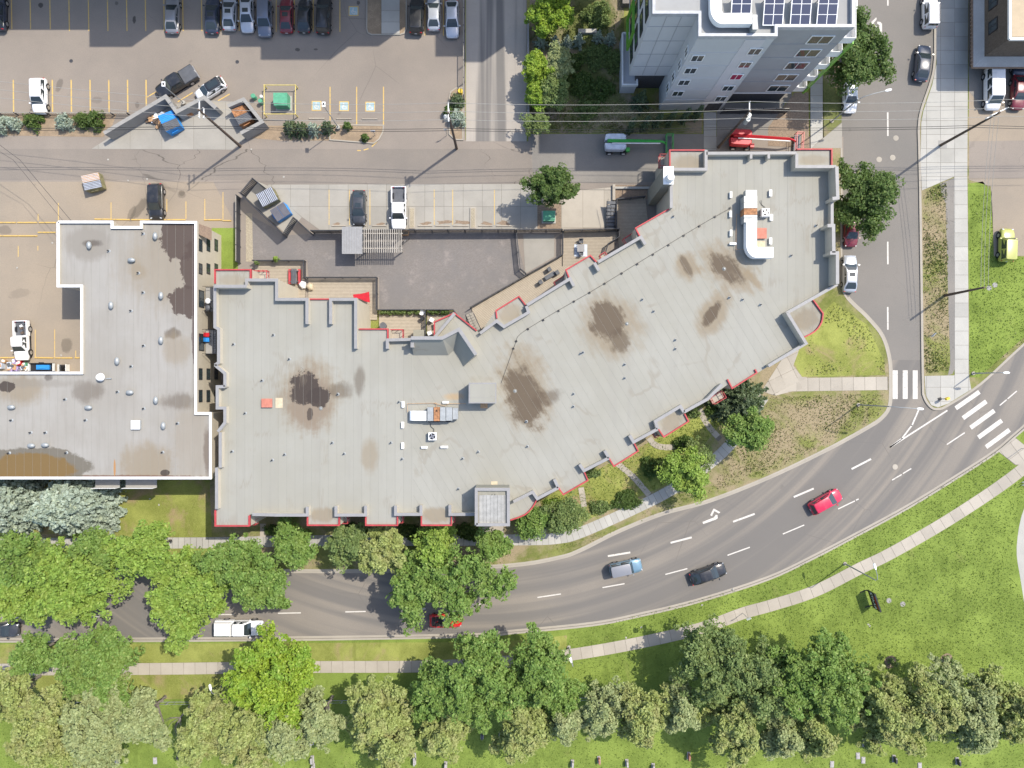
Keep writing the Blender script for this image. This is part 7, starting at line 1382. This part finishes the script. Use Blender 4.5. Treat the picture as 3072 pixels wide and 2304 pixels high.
p = q(2, 2, (1290, 360))[0]; X, Y = W(*p); o = thing("planter_box", X, Y, .02, "mustard wooden box under the end of the pergola", "planter"); MB().box(0, 0, 0, 1.0, .6, .5).build("box_body", MT['card'], o); MB().box(0, 0, .5, .85, .45, .03).build("soil", MT['joint'], o)
# bicycle against the pergola
X, Y = W(*q(2, 2, (1288, 440))[0]); o = thing("bicycle", X, Y, .02, "bicycle standing under the end of the pergola", "bicycle", rz=R(38))
for s in (-.5, .5): MB().tube([(s + .33 * math.cos(a), 0, .35 + .33 * math.sin(a)) for a in np.linspace(0, 6.283, 17)], .02, n=5).build("wheel", MT['rubber'], o)
MB().tube([(-.5, 0, .35), (-.1, 0, .8), (.4, 0, .85), (.0, 0, .32), (-.1, 0, .8)], .022, n=5).tube([(-.5, 0, .35), (0, 0, .32)], .02, n=5).tube([(.5, 0, .35), (.4, 0, 1.0)], .022, n=5).build("frame", MT['metal'], o); MB().box(-.13, 0, .92, .28, .14, .06).build("saddle", MT['black'], o); MB().tube([(.4, -.28, 1.02), (.42, 0, 1.0), (.4, .28, 1.02)], .018, n=5).build("handlebar", MT['black'], o)

# ------------------------------------------------------------------ deck furniture
DZ = .18
def chair(lb, px, py, rz, m, group=None, z=DZ):
    X, Y = W(px, py, .5); o = thing("outdoor_chair", X, Y, z, lb, "chair", group, R(rz)); MB().box(0, 0, .4, .5, .5, .05).build("seat", MT[m], o); MB().box(-.25, 0, .42, .05, .5, .5).build("backrest", MT[m], o)
    for a in (-.22, .22):
        for b in (-.22, .22): MB().box(a, b, 0, .05, .05, .4).build("leg", MT[m], o)
        MB().box(0, a * 1.1, .62, .5, .06, .04).build("armrest", MT[m], o)
def table(lb, px, py, rz, w, d, m, z=DZ, h=.7):
    X, Y = W(px, py, h); o = thing("outdoor_table", X, Y, z, lb, "table", None, R(rz)); MB().box(0, 0, h - .05, w, d, .05).build("table_top", MT[m], o)
    for a in (-1, 1):
        for b in (-1, 1): MB().box(a * (w / 2 - .08), b * (d / 2 - .08), 0, .06, .06, h - .05).build("leg", MT[m], o)
chair("white chair on the small crowded deck beside its railing", 1296, 960, 60, 'white'); chair("pale chair at the lower end of the small crowded deck", 1290, 1000, 20, 'white'); table("white table between chairs on the small crowded deck", 1312, 975, 10, .9, .7, 'white')
chair("dark chair above the grey square table", 1743, 724, -90, 'plastic'); chair("dark chair below the grey square table", 1743, 760, 90, 'plastic'); table("grey square table on the deck under the stair shade", 1742, 745, 0, .95, .95, 'cap'); X, Y = W(1742, 752); tag(MB().box(X, Y, DZ + .004, 1.7, 1.6, .01).build("outdoor_rug", MT['lgrey']), "pale blue rug under the grey square table", "rug")
table("long grey outdoor bench table on the diagonal deck", 1650, 827, 31, 1.5, .55, 'plastic', h=.5); chair("grey outdoor chair stacked beside the long bench table", 1672, 818, 31, 'plastic'); chair("grey slatted lounge chair above the long bench table", 1648, 808, 31, 'plastic'); chair("grey low chair at the far end of the bench table", 1622, 847, 31, 'plastic')
def bench(lb, px, py, L, D, rz, ms, mb):
    X, Y = W(px, py, .5); o = thing("garden_bench", X, Y, DZ, lb, "bench", None, R(rz))
    for s in (-1, 1): MB().box(0, s * D / 2, .05, L, .28, .45).build("side_seat", MT[mb], o)
    for k in range(3): MB().box(0, -.24 + k * .24, .62, L, .2, .04).build("table_slat", MT[ms], o)
    for s in (-1, 1): MB().box(s * L * .36, 0, 0, .08, D, .6).build("trestle", MT[ms], o)
bench("red bench table with grey top on the north-west deck", 884, 830, 1.95, 1.25, 90, 'plastic', 'red')
X, Y = W(1083, 890, 1.2); o = thing("red_blanket", X, Y, DZ, "red blanket spread on a drying rack on the long deck", "blanket"); MB().add([(-1.05, .3, .95), (.1, .4, 1.0), (1.05, .65, 1.0), (1.15, -.75, .95), (.5, -.6, .9), (-.2, -.25, .95), (-1.0, -.15, .92)], [(0, 6, 5, 1), (1, 5, 4, 2), (2, 4, 3)]).build("cloth", MT['lred'], o, 80)
for a, b in ((-.85, 0), (.95, -.4), (.95, .35)): MB().cyl(a, b, 0, .94, .02, n=5).build("rack_leg", MT['metal'], o)
def pot(lb, px, py, r, h, m, z=DZ):
    X, Y = W(px, py, h); o = thing("barrel", X, Y, z, lb, "barrel"); MB().cyl(0, 0, 0, h, r * .85, r, 14).build("drum", MT[m], o, 40); MB().cyl(0, 0, h, h + .03, r * 1.06, n=14).build("rim", MT[m], o)
pot("white lidded tub on the stair deck beside the dark railing", 1266, 938, .34, .7, 'white'); pot("black round grill on the stair deck", 1267, 955, .26, .8, 'black'); pot("dark covered grill beside the red bay on the stair deck", 1150, 977, .42, .95, 'plastic')
X, Y = W(1258, 1002, 1.2); o = thing("storage_shed", X, Y, DZ, "grey deck storage shed beside the sloped roof screen", "shed"); MB().box(0, 0, 0, 1.3, .9, 1.6).build("shed_body", MT['siding'], o); MB().box(0, 0, 1.6, 1.4, 1.0, .06).build("shed_roof", MT['siding'], o)
for px, py, m, lb in ((908, 855, 'white', "white tarp bundle at the corner between two decks"), (930, 860, 'pad', "yellowish tarp bundle against the deck railing")):
    X, Y = W(px, py, .5); o = thing("tarp_bundle", X, Y, DZ, lb, "tarp", None, .4); rr = [[(r * math.cos(a) * (1 + .2 * math.sin(3 * a)), r * 1.2 * math.sin(a) * (1 + .15 * math.sin(5 * a + 1)), z) for a in np.linspace(0, 6.283, 15)[:-1]] for r, z in ((.42, 0), (.45, .3), (.34, .6), (.14, .72))]; MB().loft(rr).build("bundle", MT[m], o, 70); MB().tube([(-.4, 0, .35), (0, -.5, .38), (.42, 0, .35), (0, .5, .36), (-.4, 0, .35)], .02, n=5).build("rope", MT['wood'], o)
# outdoor stairs: from paving to the diagonal deck, and beside the drive
def stairs(lb, a, b, w, n, h, m, z=0.02):
    A, B = Vector(W(*a)), Vector(W(*b)); an = math.atan2(B.y - A.y, B.x - A.x); o = thing("outdoor_stair", A.x, A.y, z, lb, "stairs")
    for k in range(n): p = A.lerp(B, (k + .5) / n); MB().box(p.x, p.y, z + h * (k + 1) / n - .05, (B - A).length / n * .82, w, .06, an).build("tread", MT[m], o, world=True)
    t_ = (B - A).normalized(); nn = Vector((-t_.y, t_.x))
    for s in (-1, 1): P, Q = A + nn * s * w / 2, B + nn * s * w / 2; MB().tube([(P.x, P.y, z), (Q.x, Q.y, z + h)], .06, n=4).build("stringer", MT['fence'], o, world=True); MB().tube([(P.x, P.y, z + .95), (Q.x, Q.y, z + h + .95)], .03, n=5).build("handrail", MT['fence'], o, world=True)
stairs("dark stair climbing from the courtyard beside the diagonal deck", (1408, 940), (1440, 1010), 1.0, 9, 1.6, 'cedar'); stairs("wooden stair with dark landings beside the drive", (1830, 690), (1830, 610), 1.1, 8, 1.2, 'plastic')
# goods stored behind the white-edged block
SX = [(200, 1495, 4.6, .75, 'trailer'), ]
X, Y = W(*q(1, 2, (390, 1515))[0]); o = thing("utility_trailer", X, Y, .012, "open trailer loaded with blue tarp and scrap behind the white-edged block", "trailer")
MB().box(0, 0, .45, 3.2, 1.0, .06).build("bed_floor", MT['black'], o)
for s in (-1, 1): MB().box(0, s * .52, .5, 3.2, .06, .4).build("side_wall", MT['black'], o); MB().box(s * 1.6, 0, .5, .06, 1.0, .4).build("end_wall", MT['white'], o); MB().tube([(-.3 + 0 * s, s * .5, .3), (-.3, s * .66, .3)], .3, n=12).build("wheel", MT['rubber'], o)
X2, Y2_ = X, Y
o = thing("blue_tarp_load", X + .2, Y, .53, "folded blue tarp lying in the open trailer", "tarp"); MB().box(0, 0, 0, 1.7, .6, .25).build("fold", MT['blue'], o); MB().box(.1, .05, .25, 1.5, .4, .08, .05).build("upper_fold", MT['blue'], o)
for k in range(14):
    px, py = q(1, 2, (random.uniform(5, 250), random.uniform(1455, 1545)))[0]; X, Y = W(px, py); m = random.choice(['white', 'lgrey', 'lred', 'plastic', 'card', 'tgreen', 'purple', 'white']); o = thing("stored_item", X, Y, .012, "mixed household junk piled behind the white-edged block", "junk", "junk pile behind the white-edged block", random.uniform(0, 3)); w, d, h = random.uniform(.3, 1.0), random.uniform(.3, .6), random.uniform(.3, .8)
    MB().box(0, 0, 0, w, d, h).build("bundle", MT[m], o); MB().box(.05, 0, h, w * .6, d * .7, .1, .3).build("loose_top", MT[random.choice(['white', 'card', 'plastic'])], o)
X, Y = W(*q(1, 2, (570, 1520))[0]); o = thing("cage_trolley", X, Y, .012, "black wire cage trolley beside the open trailer", "trolley")
for a in ((-.5, 0), (.5, 0)): MB().box(a[0], 0, .05, .06, .9, .8).build("end_panel", MT['white'], o)
for k in range(6): MB().box(0, -.4 + k * .16, .1, 1.0, .03, .6).build("wire_side", MT['black'], o)
# things on the west block's balconies
zb = 5.0
for py, m, lb in ((905, 'white', "white round grill on the cream block's balcony"), (925, 'plastic', "dark covered grill on the cream block's balcony")):
    X, Y = EX + .75, W(0, py, zb)[1]; o = thing("balcony_grill", X, Y, zb, lb, "grill"); MB().cyl(0, 0, .45, .8, .3, .34, 12).build("bowl", MT[m], o, 50); MB().cyl(0, 0, .8, .95, .34, .15, 12).build("lid", MT[m], o, 50)
    for k in range(3): MB().tube([(.1 * math.cos(k * 2.1), .1 * math.sin(k * 2.1), .5), (.3 * math.cos(k * 2.1), .3 * math.sin(k * 2.1), 0)], .02, n=5).build("leg", MT['black'], o)
for py, m, lb in ((1005, 'lred', "red folding chair on the cream block's balcony"), (1020, 'blue', "blue folding chair on the cream block's balcony")):
    X, Y = EX + .55, W(0, py, zb)[1]; o = thing("folding_chair", X, Y, zb, lb, "chair"); MB().box(0, 0, .4, .5, .5, .05).build("seat", MT[m], o); MB().box(-.22, 0, .42, .06, .5, .5).build("backrest", MT[m], o)
    for a in (-.2, .2):
        for b in (-.2, .2): MB().box(a, b, 0, .04, .04, .4).build("leg", MT['black'], o)
# memorial lawn fence (thin wires on posts)
fence("thin wire fence between the footpath lawn and the memorial row", [(-40, 2105), (600, 2104), (1200, 2098), (2100, 2088)], .9, m='metal', cap='metal', pitch=1.2, pw=.03, post=4.0)
X, Y = W(3070, 1450); o = thing("folding_sign", X, Y, Lz, "white framed folding sign with orange face on the footpath edge", "sign"); MB().box(0, 0, .1, .9, .05, .9, .5).build("frame", MT['white'], o); MB().box(0, -.03, .25, .7, .03, .6, .5).build("face", mat("orange_sign", (.8, .2, .04)), o); MB().box(.1, .35, .0, .9, .05, .9, .5).build("rear_frame", MT['white'], o)

for i, (px, py) in enumerate([q(1, 1, p)[0] for p in ((935, 1380), (1273, 1548), (2172, 1290), (1555, 1228), (1108, 1560))] + [q(2, 1, p)[0] for p in ((240, 1530), (1040, 240))] + [q(1, 2, p)[0] for p in ((455, 440), (150, 655), (530, 1410))] + [q(3, 4, p)[0] for p in ((1115, 440), (985, 530), (1640, 248), (1908, 112))] + [q(4, 4, p)[0] for p in ((862, 415), (875, 430), (1738, 860))] + [q(1, 3, p)[0] for p in ((1300, 990), (1378, 1042), (632, 1278))]):
    X, Y = W(px, py); o = thing("litter", X, Y, .03 if py < 1100 else Lz + .01, "scrap of white litter lying on the ground", "litter", "scraps of litter", i * 1.3); MB().add([(-.12, -.08, .01), (.1, -.1, .03), (.14, .08, .01), (0, .12, .06), (-.1, .07, .02)], [(0, 1, 2, 3, 4)]).build("sheet", MT['conc2'], o); MB().box(.05, .02, 0, .1, .07, .05, .4).build("crumple", MT['conc2'], o)
